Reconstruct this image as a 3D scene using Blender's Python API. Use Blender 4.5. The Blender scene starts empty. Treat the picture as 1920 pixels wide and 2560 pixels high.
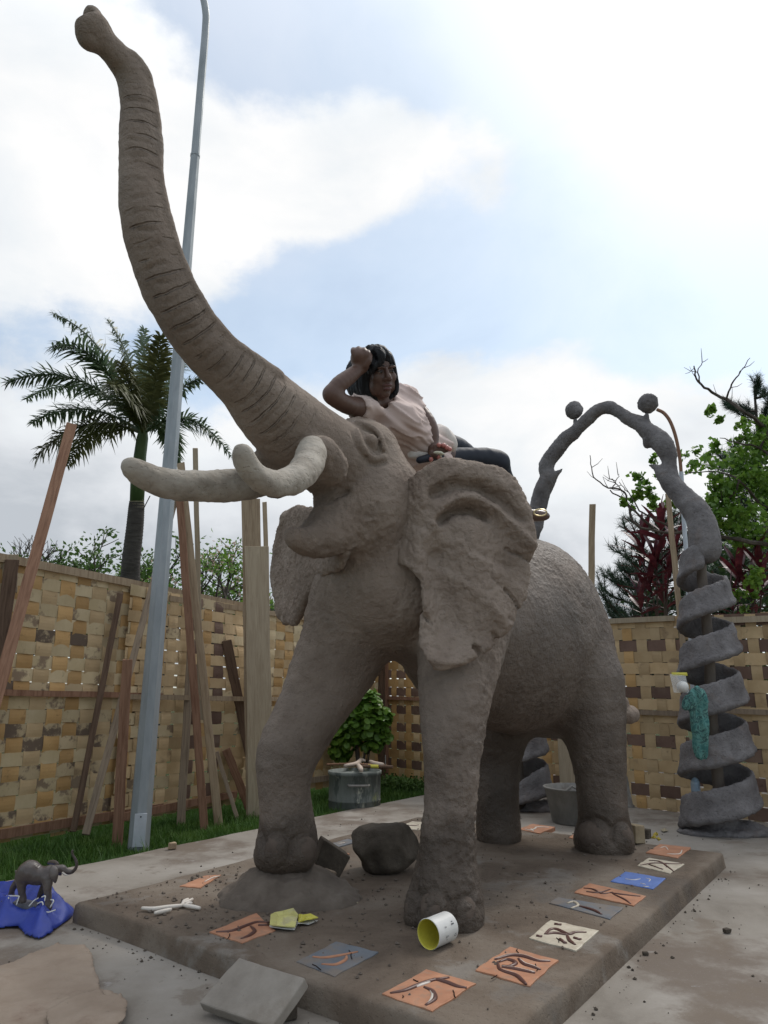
import bpy, math, random
import numpy as np
from mathutils import Vector, Matrix, Quaternion

# ------------------------------------------------------------------ camera
SC = bpy.context.scene
COL = SC.collection
R = math.radians
FPX = 1740.0                 # focal length in photograph pixels (1920 x 2560)
PITCH = R(14.7)
CAMZ = 1.2
cam_d = bpy.data.cameras.new('camera'); cam = bpy.data.objects.new('camera', cam_d)
COL.objects.link(cam); SC.camera = cam
cam.location = (0, 0, CAMZ); cam.rotation_euler = (R(90) + PITCH, 0, 0)
cam_d.sensor_fit = 'VERTICAL'; cam_d.sensor_height = 36.0; cam_d.sensor_width = 27.0
cam_d.lens = FPX / 2560 * 36.0
cam_d.clip_start = 0.05; cam_d.clip_end = 2000

# ------------------------------------------------------------------ world
SUN_EL, SUN_AZ = R(52), R(38)       # azimuth measured from +Y towards +X
w = bpy.data.worlds.new('World'); SC.world = w; w.use_nodes = True
nt = w.node_tree; N = nt.nodes; L = nt.links
for n in list(N): N.remove(n)
def wn(t, **k):
    n = N.new(t)
    for a, b in k.items(): setattr(n, a, b)
    return n
def wmath(op, a, b=None, c=None, clamp=False):
    n = wn('ShaderNodeMath', operation=op); n.use_clamp = clamp
    for i, v in enumerate((a, b, c)):
        if v is None: continue
        if isinstance(v, (int, float)): n.inputs[i].default_value = v
        else: L.new(v, n.inputs[i])
    return n.outputs[0]
wo = wn('ShaderNodeOutputWorld')
sky = wn('ShaderNodeTexSky', sky_type='NISHITA'); sky.sun_disc = False
sky.sun_elevation = SUN_EL; sky.sun_rotation = SUN_AZ; sky.air_density = 1.0; sky.dust_density = 1.0
bsky = wn('ShaderNodeBackground'); bsky.inputs[1].default_value = 0.15
tint = wn('ShaderNodeMix', data_type='RGBA', blend_type='MULTIPLY'); tint.inputs['Factor'].default_value = 1; tint.inputs['B'].default_value = (1.0, 1.12, 1.08, 1)
L.new(sky.outputs[0], tint.inputs['A']); L.new(tint.outputs['Result'], bsky.inputs[0])
tc = wn('ShaderNodeTexCoord')
nrm = wn('ShaderNodeVectorMath', operation='NORMALIZE'); L.new(tc.outputs['Generated'], nrm.inputs[0])
def wnoise(scale, detail, rough, dist=0.0, off=(0, 0, 0)):
    m = wn('ShaderNodeMapping'); m.inputs['Location'].default_value = off
    m.inputs['Scale'].default_value = (1, 1, 1.6)
    L.new(nrm.outputs[0], m.inputs[0])
    n = wn('ShaderNodeTexNoise'); n.inputs['Scale'].default_value = scale
    n.inputs['Detail'].default_value = detail; n.inputs['Roughness'].default_value = rough
    n.inputs['Distortion'].default_value = dist
    L.new(m.outputs[0], n.inputs['Vector']); return n.outputs['Fac']
def sdir(x, y):
    X = (x - 960) / FPX; Y = (1280 - y) / FPX; c, s = math.cos(PITCH), math.sin(PITCH)
    return Vector((X, c - s * Y, s + c * Y)).normalized()
n1 = wnoise(3.0, 10, .58, .25, (3.1, .4, 7.7))
n2 = wnoise(8.5, 9, .60, .2, (1.7, 2.2, .3))
n3 = wnoise(1.3, 4, .5, 0, (5.2, 1.1, 2.9))
acc = wmath('ADD', wmath('MULTIPLY', wmath('SUBTRACT', n1, .5), 1.5), wmath('MULTIPLY', wmath('SUBTRACT', n2, .5), 1.1))
acc = wmath('ADD', acc, wmath('MULTIPLY', wmath('SUBTRACT', n3, .45), .8))
# broad cloud banks and clear patches, as directions of the real sky
BANKS = [(100, 330, .22, .62), (700, 430, .11, .52), (960, 400, .13, .78), (520, 620, .09, .40), (1240, 340, .11, .62), (500, 260, .08, .30), (830, 560, .08, .3), (900, 240, .06, .25), (1250, 500, .05, .2),
         (1100, 1130, .20, .72), (760, 960, .06, .40), (1030, 930, .07, .42), (1400, 1000, .10, .35), (60, 1200, .16, .72), (1500, 1180, .22, .50), (500, 1400, .22, .55), (1500, 1450, .2, .6), (1560, 400, .12, .16), (1480, 280, .05, .15),
         (800, 40, .15, -.80), (1350, 120, .20, -.50), (560, 110, .05, -.40), (1080, 190, .04, -.35), (740, 800, .12, -.80), (1000, 760, .11, -.78), (1250, 740, .13, -.70), (1550, 720, .16, -.50), (1850, 650, .18, -.40), (1800, 250, .26, -.42), (30, 900, .09, -.62), (330, 880, .12, -.50), (560, 870, .10, -.35), (1090, 600, .05, -.25)]
for (x, y, sg, am) in BANKS:
    d = wn('ShaderNodeVectorMath', operation='DOT_PRODUCT'); L.new(nrm.outputs[0], d.inputs[0])
    d.inputs[1].default_value = sdir(x, y)
    e = wmath('SUBTRACT', d.outputs['Value'], 1.0)
    e = wmath('EXPONENT', wmath('MULTIPLY', e, 2.0 / (sg * sg)))
    acc = wmath('ADD', acc, wmath('MULTIPLY', e, am))
mr = wn('ShaderNodeMapRange', interpolation_type='SMOOTHSTEP'); L.new(acc, mr.inputs[0])
mr.inputs[1].default_value = -.12; mr.inputs[2].default_value = .36; mr.inputs[3].default_value = .44; mr.inputs[4].default_value = 1.0
# cloud colour: sunlit tops, greyer bases low in the sky
sep = wn('ShaderNodeSeparateXYZ'); L.new(nrm.outputs[0], sep.inputs[0])
low = wn('ShaderNodeMapRange', interpolation_type='SMOOTHSTEP'); L.new(sep.outputs['Z'], low.inputs[0])
low.inputs[1].default_value = .05; low.inputs[2].default_value = .62
n4 = wnoise(3.4, 7, .55, .3, (9.1, 4.4, 1.7))
shade = wmath('ADD', wmath('MULTIPLY', low.outputs[0], .62), wmath('MULTIPLY', wmath('SUBTRACT', n4, .5), 1.9))
shade = wmath('ADD', shade, wmath('MULTIPLY', sep.outputs['X'], .42))
shade = wmath('ADD', shade, .26, clamp=True)
cr = wn('ShaderNodeValToRGB'); L.new(shade, cr.inputs[0])
cr.color_ramp.elements[0].position = .05; cr.color_ramp.elements[0].color = (.56, .60, .65, 1)
cr.color_ramp.elements[1].position = .95; cr.color_ramp.elements[1].color = (1.06, 1.055, 1.05, 1)
e = cr.color_ramp.elements.new(.38); e.color = (.80, .83, .87, 1)
e = cr.color_ramp.elements.new(.62); e.color = (.91, .945, .975, 1)
zen = wn('ShaderNodeMapRange', interpolation_type='SMOOTHSTEP'); L.new(sep.outputs['Z'], zen.inputs[0]); zen.inputs[1].default_value = .66; zen.inputs[2].default_value = 1.0; zen.inputs[3].default_value = .93; zen.inputs[4].default_value = 1.75
bcl = wn('ShaderNodeBackground'); L.new(zen.outputs[0], bcl.inputs[1]); L.new(cr.outputs[0], bcl.inputs[0])
mx = wn('ShaderNodeMixShader'); L.new(mr.outputs[0], mx.inputs[0]); L.new(bsky.outputs[0], mx.inputs[1]); L.new(bcl.outputs[0], mx.inputs[2])
L.new(mx.outputs[0], wo.inputs[0])

sd = bpy.data.lights.new('sun', 'SUN'); sd.energy = 1.5; sd.angle = R(14); sd.color = (1, .95, .88)
sun = bpy.data.objects.new('sun', sd); COL.objects.link(sun)
sv = Vector((math.sin(SUN_AZ) * math.cos(SUN_EL), math.cos(SUN_AZ) * math.cos(SUN_EL), math.sin(SUN_EL)))
sun.rotation_euler = sv.to_track_quat('Z', 'Y').to_euler(); sun.location = (5, 8, 12)

SC.view_settings.view_transform = 'Standard'; SC.view_settings.look = 'None'
SC.view_settings.exposure = 0.05; SC.view_settings.gamma = 1.0; SC.view_settings.use_curve_mapping = False
SC.render.engine = 'CYCLES'

# ------------------------------------------------------------------ places (surveyed from the photograph)
CP, SP = math.cos(PITCH), math.sin(PITCH)
def ray(x, y):
    X = (x - 960) / FPX; Y = (1280 - y) / FPX
    return Vector((X, CP - SP * Y, SP + CP * Y))
def at_depth(x, y, d): return Vector((0, 0, CAMZ)) + ray(x, y) * d
def at_z(x, y, z):
    r = ray(x, y); return Vector((0, 0, CAMZ)) + r * ((z - CAMZ) / r.z)
PA = Vector((-1.667, 4.235, 0)); T36 = R(36)
UU = Vector((math.sin(T36), math.cos(T36), 0)); VV = Vector((math.cos(T36), -math.sin(T36), 0))
def W(a, b, z): return PA + UU * a + VV * b + Vector((0, 0, z))
def at_b(x, y, b):
    r = ray(x, y); k = (b + PA.dot(VV)) / r.dot(VV)
    return Vector((0, 0, CAMZ)) + r * k
def at_line(x, y, p, q):      # vertical plane through ground points p, q
    n = Vector((q[1] - p[1], -(q[0] - p[0]), 0)).normalized(); r = ray(x, y)
    k = (Vector((p[0], p[1], 0)).dot(n)) / r.dot(n)
    return Vector((0, 0, CAMZ)) + r * k
def depth(P): return P[1] * CP + (P[2] - CAMZ) * SP
def abz(P):
    d = Vector(P) - PA; return np.array((d.dot(UU), d.dot(VV), P[2]))
K = 1 / .864                  # display px -> photo px

# ------------------------------------------------------------------ object helpers
ORG = {}
def tag(o, label=None, cat=None, group=None, kind=None):
    if label: o['label'] = label
    if cat: o['category'] = cat
    if group: o['group'] = group
    if kind: o['kind'] = kind
    return o
def thing(name, loc, label, cat, group=None):
    o = bpy.data.objects.new(name, None); COL.objects.link(o); o.location = loc; o.empty_display_size = .1
    ORG[o.name] = Vector(loc); return tag(o, label, cat, group)
def mesh(name, V, F, mat, parent=None, org=None, smooth=False, mats=None, midx=None):
    """V in world space; a child is stored in its root's frame, a top-level mesh round org"""
    V = np.asarray(V, dtype=np.float32).reshape(-1, 3)
    if parent is not None: o0 = ORG[parent.name]
    else:
        if org is None:
            lo = V.min(0); hi = V.max(0); org = ((lo[0] + hi[0]) / 2, (lo[1] + hi[1]) / 2, lo[2])
        o0 = Vector(org)
    me = bpy.data.meshes.new(name)
    V2 = V - np.array(o0, dtype=np.float32)
    if isinstance(F, np.ndarray):
        n, k = F.shape
        me.vertices.add(len(V2)); me.vertices.foreach_set('co', V2.ravel())
        me.loops.add(n * k); me.loops.foreach_set('vertex_index', F.astype(np.int32).ravel())
        me.polygons.add(n); me.polygons.foreach_set('loop_start', np.arange(0, n * k, k, dtype=np.int32))
        me.polygons.foreach_set('loop_total', np.full(n, k, dtype=np.int32))
        me.update(calc_edges=True)
    else:
        me.from_pydata([tuple(map(float, v)) for v in V2], [], F)
    for m in (mats or [mat]): me.materials.append(m)
    if midx is not None: me.polygons.foreach_set('material_index', np.asarray(midx, dtype=np.int32))
    if smooth: me.polygons.foreach_set('use_smooth', np.ones(len(me.polygons), dtype=bool))
    me.update(); me.validate()
    o = bpy.data.objects.new(name, me); COL.objects.link(o)
    if parent is not None:
        o.parent = parent; ORG[o.name] = o0
    else:
        o.location = o0; ORG[o.name] = o0
    return o
class MB:
    def __init__(s): s.v = []; s.f = []; s.m = []
    def add(s, V, F, m=0):
        n = len(s.v); s.v += [tuple(v) for v in V]; s.f += [tuple(i + n for i in f) for f in F]; s.m += [m] * len(F)
    def box(s, c, sx, sy, sz, M=None, m=0):
        pts = [Vector((x * sx / 2, y * sy / 2, z * sz / 2)) for z in (-1, 1) for y in (-1, 1) for x in (-1, 1)]
        if M is not None: pts = [M @ p for p in pts]
        pts = [p + Vector(c) for p in pts]
        s.add(pts, [(0, 2, 3, 1), (4, 5, 7, 6), (0, 1, 5, 4), (2, 6, 7, 3), (0, 4, 6, 2), (1, 3, 7, 5)], m)
    def tube(s, P, Rr, n=8, cap=True, m=0, squash=None):
        P = [Vector(p) for p in P]
        if isinstance(Rr, (int, float)): Rr = [Rr] * len(P)
        up = None; base = len(s.v); V = []
        for i, p in enumerate(P):
            t = (P[min(i + 1, len(P) - 1)] - P[max(i - 1, 0)]).normalized()
            if up is None:
                up = Vector((0, 0, 1)) if abs(t.z) < .9 else Vector((0, 1, 0))
            e1 = t.cross(up)
            e1 = e1.normalized() if e1.length > 1e-6 else t.orthogonal().normalized()
            e2 = e1.cross(t).normalized(); up = e2
            for k in range(n):
                a = 2 * math.pi * k / n
                V.append(p + (e1 * math.cos(a) + e2 * math.sin(a) * (squash or 1)) * Rr[i])
        F = []
        for i in range(len(P) - 1):
            for k in range(n):
                F.append((i * n + k, i * n + (k + 1) % n, (i + 1) * n + (k + 1) % n, (i + 1) * n + k))
        if cap:
            F.append(tuple(reversed(range(n)))); F.append(tuple((len(P) - 1) * n + k for k in range(n)))
        s.add(V, F, m)
    def lathe(s, c, prof, n=24, axis=None, m=0, cap0=False, cap1=False):
        M = Matrix.Identity(3) if axis is None else Vector(axis).to_track_quat('Z', 'Y').to_matrix()
        V = [];
        for r, z in prof:
            for k in range(n):
                a = 2 * math.pi * k / n
                V.append(Vector(c) + M @ Vector((r * math.cos(a), r * math.sin(a), z)))
        F = []
        for i in range(len(prof) - 1):
            for k in range(n):
                F.append((i * n + k, i * n + (k + 1) % n, (i + 1) * n + (k + 1) % n, (i + 1) * n + k))
        if cap0: F.append(tuple(reversed(range(n))))
        if cap1: F.append(tuple((len(prof) - 1) * n + k for k in range(n)))
        s.add(V, F, m)
    def build(s, name, mat, parent=None, org=None, smooth=False, mats=None):
        return mesh(name, s.v, s.f, mat, parent, org, smooth, mats, s.m if mats else None)
def bevel(o, w, seg=2):
    b = o.modifiers.new('bevel', 'BEVEL'); b.width = w; b.segments = seg; b.limit_method = 'ANGLE'; return o
def spline(P, n):
    """Catmull-Rom through rows of P (any dimension), n samples per span"""
    P = np.asarray(P, float); out = []
    Q = np.vstack([2 * P[0] - P[1], P, 2 * P[-1] - P[-2]])
    for i in range(1, len(Q) - 2):
        for t in np.linspace(0, 1, n, endpoint=False):
            a, b, c, d = Q[i - 1], Q[i], Q[i + 1], Q[i + 2]
            out.append(.5 * ((2 * b) + (c - a) * t + (2 * a - 5 * b + 4 * c - d) * t * t + (3 * b - a - 3 * c + d) * t ** 3))
    out.append(P[-1]); return np.array(out)

# ------------------------------------------------------------------ noise
def _hash(i, j, k, seed):
    with np.errstate(over='ignore'):
        h = (i.astype(np.uint32) * np.uint32(374761393) + j.astype(np.uint32) * np.uint32(668265263)
             + k.astype(np.uint32) * np.uint32(2147483647) + np.uint32(seed * 974711 + 13))
        h = (h ^ (h >> np.uint32(13))) * np.uint32(1274126177)
        h = h ^ (h >> np.uint32(16))
    return (h & np.uint32(0xffff)).astype(np.float32) / 32767.5 - 1
def vnoise(P, scale, seed=1, octv=1):
    P = np.asarray(P, np.float32); out = np.zeros(len(P), np.float32); amp = 1.0
    for o in range(octv):
        q = P * scale * (2 ** o) + 100; i = np.floor(q).astype(np.int64); f = q - i; f = f * f * (3 - 2 * f)
        r = 0
        for dx in (0, 1):
            for dy in (0, 1):
                for dz in (0, 1):
                    wgt = (f[:, 0] if dx else 1 - f[:, 0]) * (f[:, 1] if dy else 1 - f[:, 1]) * (f[:, 2] if dz else 1 - f[:, 2])
                    r = r + wgt * _hash(i[:, 0] + dx, i[:, 1] + dy, i[:, 2] + dz, seed + o)
        out += amp * r; amp *= .5
    return out

# ------------------------------------------------------------------ implicit modelling
class Field:
    def __init__(s, lo, hi, h):
        s.lo = np.array(lo, float); s.h = h
        s.n = np.ceil((np.array(hi) - s.lo) / h).astype(int) + 1
        s.D = np.full(s.n, 1.0, np.float32)
        s.ax = [(s.lo[i] + h * np.arange(s.n[i])).astype(np.float32) for i in range(3)]
    def reg(s, lo, hi):
        i0 = np.clip(np.floor((np.array(lo) - s.lo) / s.h).astype(int), 0, s.n - 1)
        i1 = np.clip(np.ceil((np.array(hi) - s.lo) / s.h).astype(int) + 1, 1, s.n)
        sl = tuple(slice(a, b) for a, b in zip(i0, i1))
        X = s.ax[0][sl[0]][:, None, None]; Y = s.ax[1][sl[1]][None, :, None]; Z = s.ax[2][sl[2]][None, None, :]
        return sl, X, Y, Z
    def blend(s, sl, d, k, cut=False):
        a = s.D[sl]
        if cut:
            d = -d; hh = np.maximum(k - np.abs(a - d), 0) / k; s.D[sl] = np.maximum(a, d) + hh * hh * k * .25
        else:
            hh = np.maximum(k - np.abs(a - d), 0) / k; s.D[sl] = np.minimum(a, d) - hh * hh * k * .25
    def cone(s, p0, p1, r0, r1, k=.05, cut=False, sc=(1, 1, 1), pad=0.0):
        p0 = np.asarray(p0, float); p1 = np.asarray(p1, float); sc = np.asarray(sc, float)
        m = (max(r0, r1) * max(sc.max(), 1) + k + pad + 2 * s.h)
        sl, X, Y, Z = s.reg(np.minimum(p0, p1) - m, np.maximum(p0, p1) + m)
        q = p0 / sc; d = (p1 - p0) / sc; L2 = float((d * d).sum()) + 1e-12
        x = X / sc[0] - q[0]; y = Y / sc[1] - q[1]; z = Z / sc[2] - q[2]
        t = np.clip((x * d[0] + y * d[1] + z * d[2]) / L2, 0, 1)
        dd = np.sqrt((x - t * d[0]) ** 2 + (y - t * d[1]) ** 2 + (z - t * d[2]) ** 2) - (r0 + (r1 - r0) * t)
        s.blend(sl, (dd * sc.min()).astype(np.float32), k, cut)
    def chain(s, pts, k=.05, cut=False, n=3, sc=(1, 1, 1), sm=True):
        """pts rows: x y z r"""
        P = spline(pts, n) if (sm and len(pts) > 2) else np.asarray(pts, float)
        m = P[:, 3].max() * max(max(sc), 1) + k + 4 * s.h
        sl, X, Y, Z = s.reg(P[:, :3].min(0) - m, P[:, :3].max(0) + m)
        if s.D[sl].size == 0: return
        T = Field.__new__(Field); T.h = s.h; T.lo = s.lo + np.array([q.start for q in sl]) * s.h; T.n = np.array(s.D[sl].shape)
        T.D = np.full(T.n, 1.0, np.float32); T.ax = [s.ax[i][sl[i]] for i in range(3)]
        for a, b in zip(P[:-1], P[1:]): T.cone(a[:3], b[:3], max(a[3], 1e-4), max(b[3], 1e-4), .004, False, sc, pad=k)
        s.blend(sl, T.D, k, cut)
    def ell(s, c, r, M=None, k=.05, cut=False):
        c = np.asarray(c, float); r = np.asarray(r, float); m = r.max() + k + 2 * s.h
        sl, X, Y, Z = s.reg(c - m, c + m); x = X - c[0]; y = Y - c[1]; z = Z - c[2]
        if M is not None:
            M = np.asarray(M)   # rows: local axes
            x, y, z = (M[0, 0] * x + M[0, 1] * y + M[0, 2] * z, M[1, 0] * x + M[1, 1] * y + M[1, 2] * z, M[2, 0] * x + M[2, 1] * y + M[2, 2] * z)
        k0 = np.sqrt((x / r[0]) ** 2 + (y / r[1]) ** 2 + (z / r[2]) ** 2)
        k1 = np.sqrt((x / r[0] ** 2) ** 2 + (y / r[1] ** 2) ** 2 + (z / r[2] ** 2) ** 2) + 1e-6
        s.blend(sl, (k0 * (k0 - 1) / k1).astype(np.float32), k, cut)
    def nets(s):
        D = s.D; nx, ny, nz = D.shape
        D[0] = D[-1] = 1; D[:, 0] = D[:, -1] = 1; D[:, :, 0] = D[:, :, -1] = 1
        I = D < 0
        c = np.zeros((nx - 1, ny - 1, nz - 1), np.int8)
        for dx in (0, 1):
            for dy in (0, 1):
                for dz in (0, 1): c += I[dx:nx - 1 + dx, dy:ny - 1 + dy, dz:nz - 1 + dz]
        act = np.argwhere((c > 0) & (c < 8)); n = len(act)
        idx = np.full(c.shape, -1, np.int32); idx[tuple(act.T)] = np.arange(n)
        acc = np.zeros((n, 3)); cnt = np.zeros(n)
        cor = [(dx, dy, dz) for dx in (0, 1) for dy in (0, 1) for dz in (0, 1)]
        val = {q: D[act[:, 0] + q[0], act[:, 1] + q[1], act[:, 2] + q[2]].astype(float) for q in cor}
        for q in cor:
            for ax in range(3):
                if q[ax]: continue
                q2 = list(q); q2[ax] = 1; q2 = tuple(q2); a, b = val[q], val[q2]
                m = (a < 0) != (b < 0); t = np.where(m, a / np.where(m, a - b, 1), 0)
                p = np.tile(np.array(q, float), (n, 1)); p[:, ax] += t
                acc[m] += p[m]; cnt[m] += 1
        V = (act + acc / cnt[:, None]) * s.h + s.lo
        F = []
        for ax in range(3):
            a = [slice(None)] * 3; b = [slice(None)] * 3; a[ax] = slice(0, -1); b[ax] = slice(1, None)
            S = I[tuple(a)]; T = I[tuple(b)]; e = np.argwhere(S != T); sgn = S[tuple(e.T)]
            u, v = (ax + 1) % 3, (ax + 2) % 3
            ok = (e[:, u] > 0) & (e[:, v] > 0); e = e[ok]; sgn = sgn[ok]
            def g(du, dv):
                q = e.copy(); q[:, u] -= du; q[:, v] -= dv; return idx[q[:, 0], q[:, 1], q[:, 2]]
            f = np.stack([g(0, 0), g(1, 0), g(1, 1), g(0, 1)], 1); f[~sgn] = f[~sgn][:, ::-1]
            F.append(f[(f >= 0).all(1)])
        return V, np.vstack(F)
def vnormals(V, F):
    n = np.cross(V[F[:, 2]] - V[F[:, 0]], V[F[:, 3]] - V[F[:, 1]]); N_ = np.zeros_like(V)
    for k in range(4): np.add.at(N_, F[:, k], n)
    return N_ / (np.linalg.norm(N_, axis=1)[:, None] + 1e-9)
def relax(V, F, it=1, lam=.5):
    for _ in range(it):
        S = np.zeros_like(V); c = np.zeros(len(V))
        for a, b in ((0, 1), (1, 2), (2, 3), (3, 0)):
            np.add.at(S, F[:, a], V[F[:, b]]); np.add.at(c, F[:, a], 1)
            np.add.at(S, F[:, b], V[F[:, a]]); np.add.at(c, F[:, b], 1)
        V = V + lam * (S / np.maximum(c, 1)[:, None] - V)
    return V
def toworld_ab(V):
    A2 = np.array(PA); return A2 + V[:, :1] * np.array(UU) + V[:, 1:2] * np.array(VV) + V[:, 2:3] * np.array((0, 0, 1.))

# ------------------------------------------------------------------ materials
def srgb(r, g, b):
    f = lambda c: (c / 255 / 12.92) if c / 255 <= .04045 else ((c / 255 + .055) / 1.055) ** 2.4
    return (f(r), f(g), f(b), 1)
def material(name, stops, scale=4, detail=6, rough=.85, rough2=None, bumps=(), stretch=(1, 1, 1), spec=.3,
             blot=None, rand=0.0, nrough=.6, dist=0.0, two=False, metal=0.0, transl=0.0, coat=0.0):
    """stops [(pos, rgb)] over noise; bumps [(scale, strength, distance, kind)]; blot [(scale, lo, hi, rgb, amount)]"""
    m = bpy.data.materials.new(name); m.use_nodes = True; t = m.node_tree; ns, ls = t.nodes, t.links
    bs = ns['Principled BSDF']; out = ns['Material Output']
    co = ns.new('ShaderNodeTexCoord'); mp = ns.new('ShaderNodeMapping'); mp.inputs['Scale'].default_value = stretch
    oi = ns.new('ShaderNodeObjectInfo')
    va = ns.new('ShaderNodeVectorMath'); va.operation = 'ADD'
    vm = ns.new('ShaderNodeVectorMath'); vm.operation = 'SCALE'; vm.inputs['Scale'].default_value = 17 if rand else 0
    cx = ns.new('ShaderNodeCombineXYZ'); [ls.new(oi.outputs['Random'], cx.inputs[i]) for i in range(3)]
    ls.new(cx.outputs[0], vm.inputs[0]); ls.new(co.outputs['Object'], mp.inputs[0])
    ls.new(mp.outputs[0], va.inputs[0]); ls.new(vm.outputs[0], va.inputs[1]); vec = va.outputs[0]
    def noise(sc, dt=detail, ro=nrough, di=0.0, v=None):
        n = ns.new('ShaderNodeTexNoise'); n.inputs['Scale'].default_value = sc; n.inputs['Detail'].default_value = dt
        n.inputs['Roughness'].default_value = ro; n.inputs['Distortion'].default_value = di
        ls.new(v or vec, n.inputs['Vector']); return n.outputs['Fac']
    nf = noise(scale, di=dist); rp = ns.new('ShaderNodeValToRGB'); ls.new(nf, rp.inputs[0])
    el = rp.color_ramp.elements
    while len(el) > 1: el.remove(el[-1])
    el[0].position = stops[0][0]; el[0].color = (*stops[0][1][:3], 1)
    for p, c in stops[1:]:
        e_ = el.new(p); e_.color = (*c[:3], 1)
    colr = rp.outputs[0]
    for b in (blot or ()):
        f = noise(b[0], 8, .65); g = ns.new('ShaderNodeMapRange'); g.interpolation_type = 'SMOOTHSTEP'
        ls.new(f, g.inputs[0]); g.inputs[1].default_value = b[1]; g.inputs[2].default_value = b[2]; g.inputs[4].default_value = b[4]
        mxn = ns.new('ShaderNodeMix'); mxn.data_type = 'RGBA'; ls.new(g.outputs[0], mxn.inputs['Factor'])
        ls.new(colr, mxn.inputs['A']); mxn.inputs['B'].default_value = (*b[3][:3], 1); colr = mxn.outputs['Result']
    if rand:
        hs = ns.new('ShaderNodeHueSaturation'); ls.new(colr, hs.inputs['Color'])
        g = ns.new('ShaderNodeMapRange'); ls.new(oi.outputs['Random'], g.inputs[0]); g.inputs[3].default_value = 1 - rand; g.inputs[4].default_value = 1 + rand
        ls.new(g.outputs[0], hs.inputs['Value']); colr = hs.outputs[0]
    ls.new(colr, bs.inputs['Base Color'])
    bs.inputs['Specular IOR Level'].default_value = spec; bs.inputs['Metallic'].default_value = metal
    bs.inputs['Coat Weight'].default_value = coat
    if rough2 is not None:
        g = ns.new('ShaderNodeMapRange'); ls.new(noise(scale * 1.7), g.inputs[0]); g.inputs[1].default_value = .35; g.inputs[2].default_value = .65
        g.inputs[3].default_value = rough; g.inputs[4].default_value = rough2; ls.new(g.outputs[0], bs.inputs['Roughness'])
    else: bs.inputs['Roughness'].default_value = rough
    last = None
    for b in bumps:
        kind = b[3] if len(b) > 3 else 'n'
        if kind == 'v':
            vn = ns.new('ShaderNodeTexVoronoi'); vn.inputs['Scale'].default_value = b[0]; ls.new(vec, vn.inputs['Vector']); hgt = vn.outputs['Distance']
        elif kind == 'p':     # scattered pits
            h0 = noise(b[0], 3, .6); g = ns.new('ShaderNodeMapRange'); ls.new(h0, g.inputs[0]); g.inputs[1].default_value = .30; g.inputs[2].default_value = .42; hgt = g.outputs[0]
        else: hgt = noise(b[0], 8, .62)
        bn = ns.new('ShaderNodeBump'); bn.inputs['Strength'].default_value = b[1]; bn.inputs['Distance'].default_value = b[2]
        ls.new(hgt, bn.inputs['Height'])
        if last is not None: ls.new(last, bn.inputs['Normal'])
        last = bn.outputs[0]
    if last is not None: ls.new(last, bs.inputs['Normal'])
    if transl:
        tr = ns.new('ShaderNodeBsdfTranslucent'); ls.new(colr, tr.inputs[0]); ms = ns.new('ShaderNodeMixShader'); ms.inputs[0].default_value = transl
        ls.new(bs.outputs[0], ms.inputs[1]); ls.new(tr.outputs[0], ms.inputs[2]); ls.new(ms.outputs[0], out.inputs[0])
    return m
def flat(name, rgb, rough=.6, spec=.4, metal=0, coat=0, bumps=(), rand=0.0, transl=0.0):
    c = rgb; d = tuple(x * .86 for x in rgb[:3])
    return material(name, [(.35, d), (.65, c)], 9, 4, rough, None, bumps, spec=spec, metal=metal, coat=coat, rand=rand, transl=transl)
M = {}
M['clay'] = material('dried_clay', [(.30, (.180, .137, .107)), (.50, (.275, .218, .177)), (.72, (.36, .295, .245))], 3.2, 9, .93, None,
    bumps=[(85, .8, .006), (28, .8, .014), (38, .35, .010, 'p'), (7, .5, .03)], spec=.22,
    blot=[(1.6, .48, .68, (.150, .115, .090), .75), (9, .60, .72, (.35, .29, .235), .5), (45, .63, .70, (.15, .115, .09), .22)])
M['wetclay'] = material('damp_clay', [(.3, (.058, .043, .034)), (.6, (.10, .076, .060)), (.8, (.14, .11, .09))], 5, 8, .80, None,
    bumps=[(60, .5, .006), (20, .6, .012)], spec=.3)
M['tusk'] = material('pale_tusk_clay', [(.3, (.24, .205, .165)), (.55, (.36, .32, .27)), (.8, (.45, .41, .35))], 7, 8, .82, None,
    bumps=[(60, .45, .005), (16, .5, .01), (30, .5, .008, 'p')], spec=.3, blot=[(30, .62, .70, (.13, .10, .075), .8), (5, .55, .75, (.22, .19, .15), .5)], stretch=(1, 1, 1.6))
M['arch'] = material('grey_cement', [(.3, (.115, .105, .105)), (.55, (.18, .168, .168)), (.8, (.26, .245, .245))], 6, 8, .9, None,
    bumps=[(90, .6, .006), (30, .8, .015), (60, .5, .01, 'p')], spec=.25, blot=[(4, .55, .75, (.17, .125, .10), .5)])
M['slab'] = material('worn_concrete', [(.28, (.125, .106, .086)), (.45, (.235, .21, .180)), (.70, (.335, .308, .275))], 1.1, 10, .92, None,
    bumps=[(50, .25, .004), (9, .35, .01)], spec=.2, dist=.4,
    blot=[(.75, .50, .62, (.135, .105, .083), .85), (3.1, .56, .66, (.16, .128, .10), .65), (7, .66, .72, (.36, .35, .34), .45), (55, .68, .73, (.07, .055, .045), .8), (130, .60, .70, (.40, .38, .35), .35), (22, .63, .68, (.15, .125, .10), .45)])
M['plinth'] = material('earth_smeared_concrete', [(.28, (.075, .055, .041)), (.48, (.140, .108, .082)), (.72, (.215, .180, .145))], 1.6, 10, .93, None,
    bumps=[(60, .5, .005), (14, .6, .015), (45, .5, .006, 'p')], spec=.2, dist=.6,
    blot=[(2.2, .54, .66, (.245, .225, .20), .6), (1.1, .55, .68, (.075, .057, .045), .7), (60, .66, .71, (.045, .035, .028), .8), (130, .60, .70, (.26, .235, .205), .35)])
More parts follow.
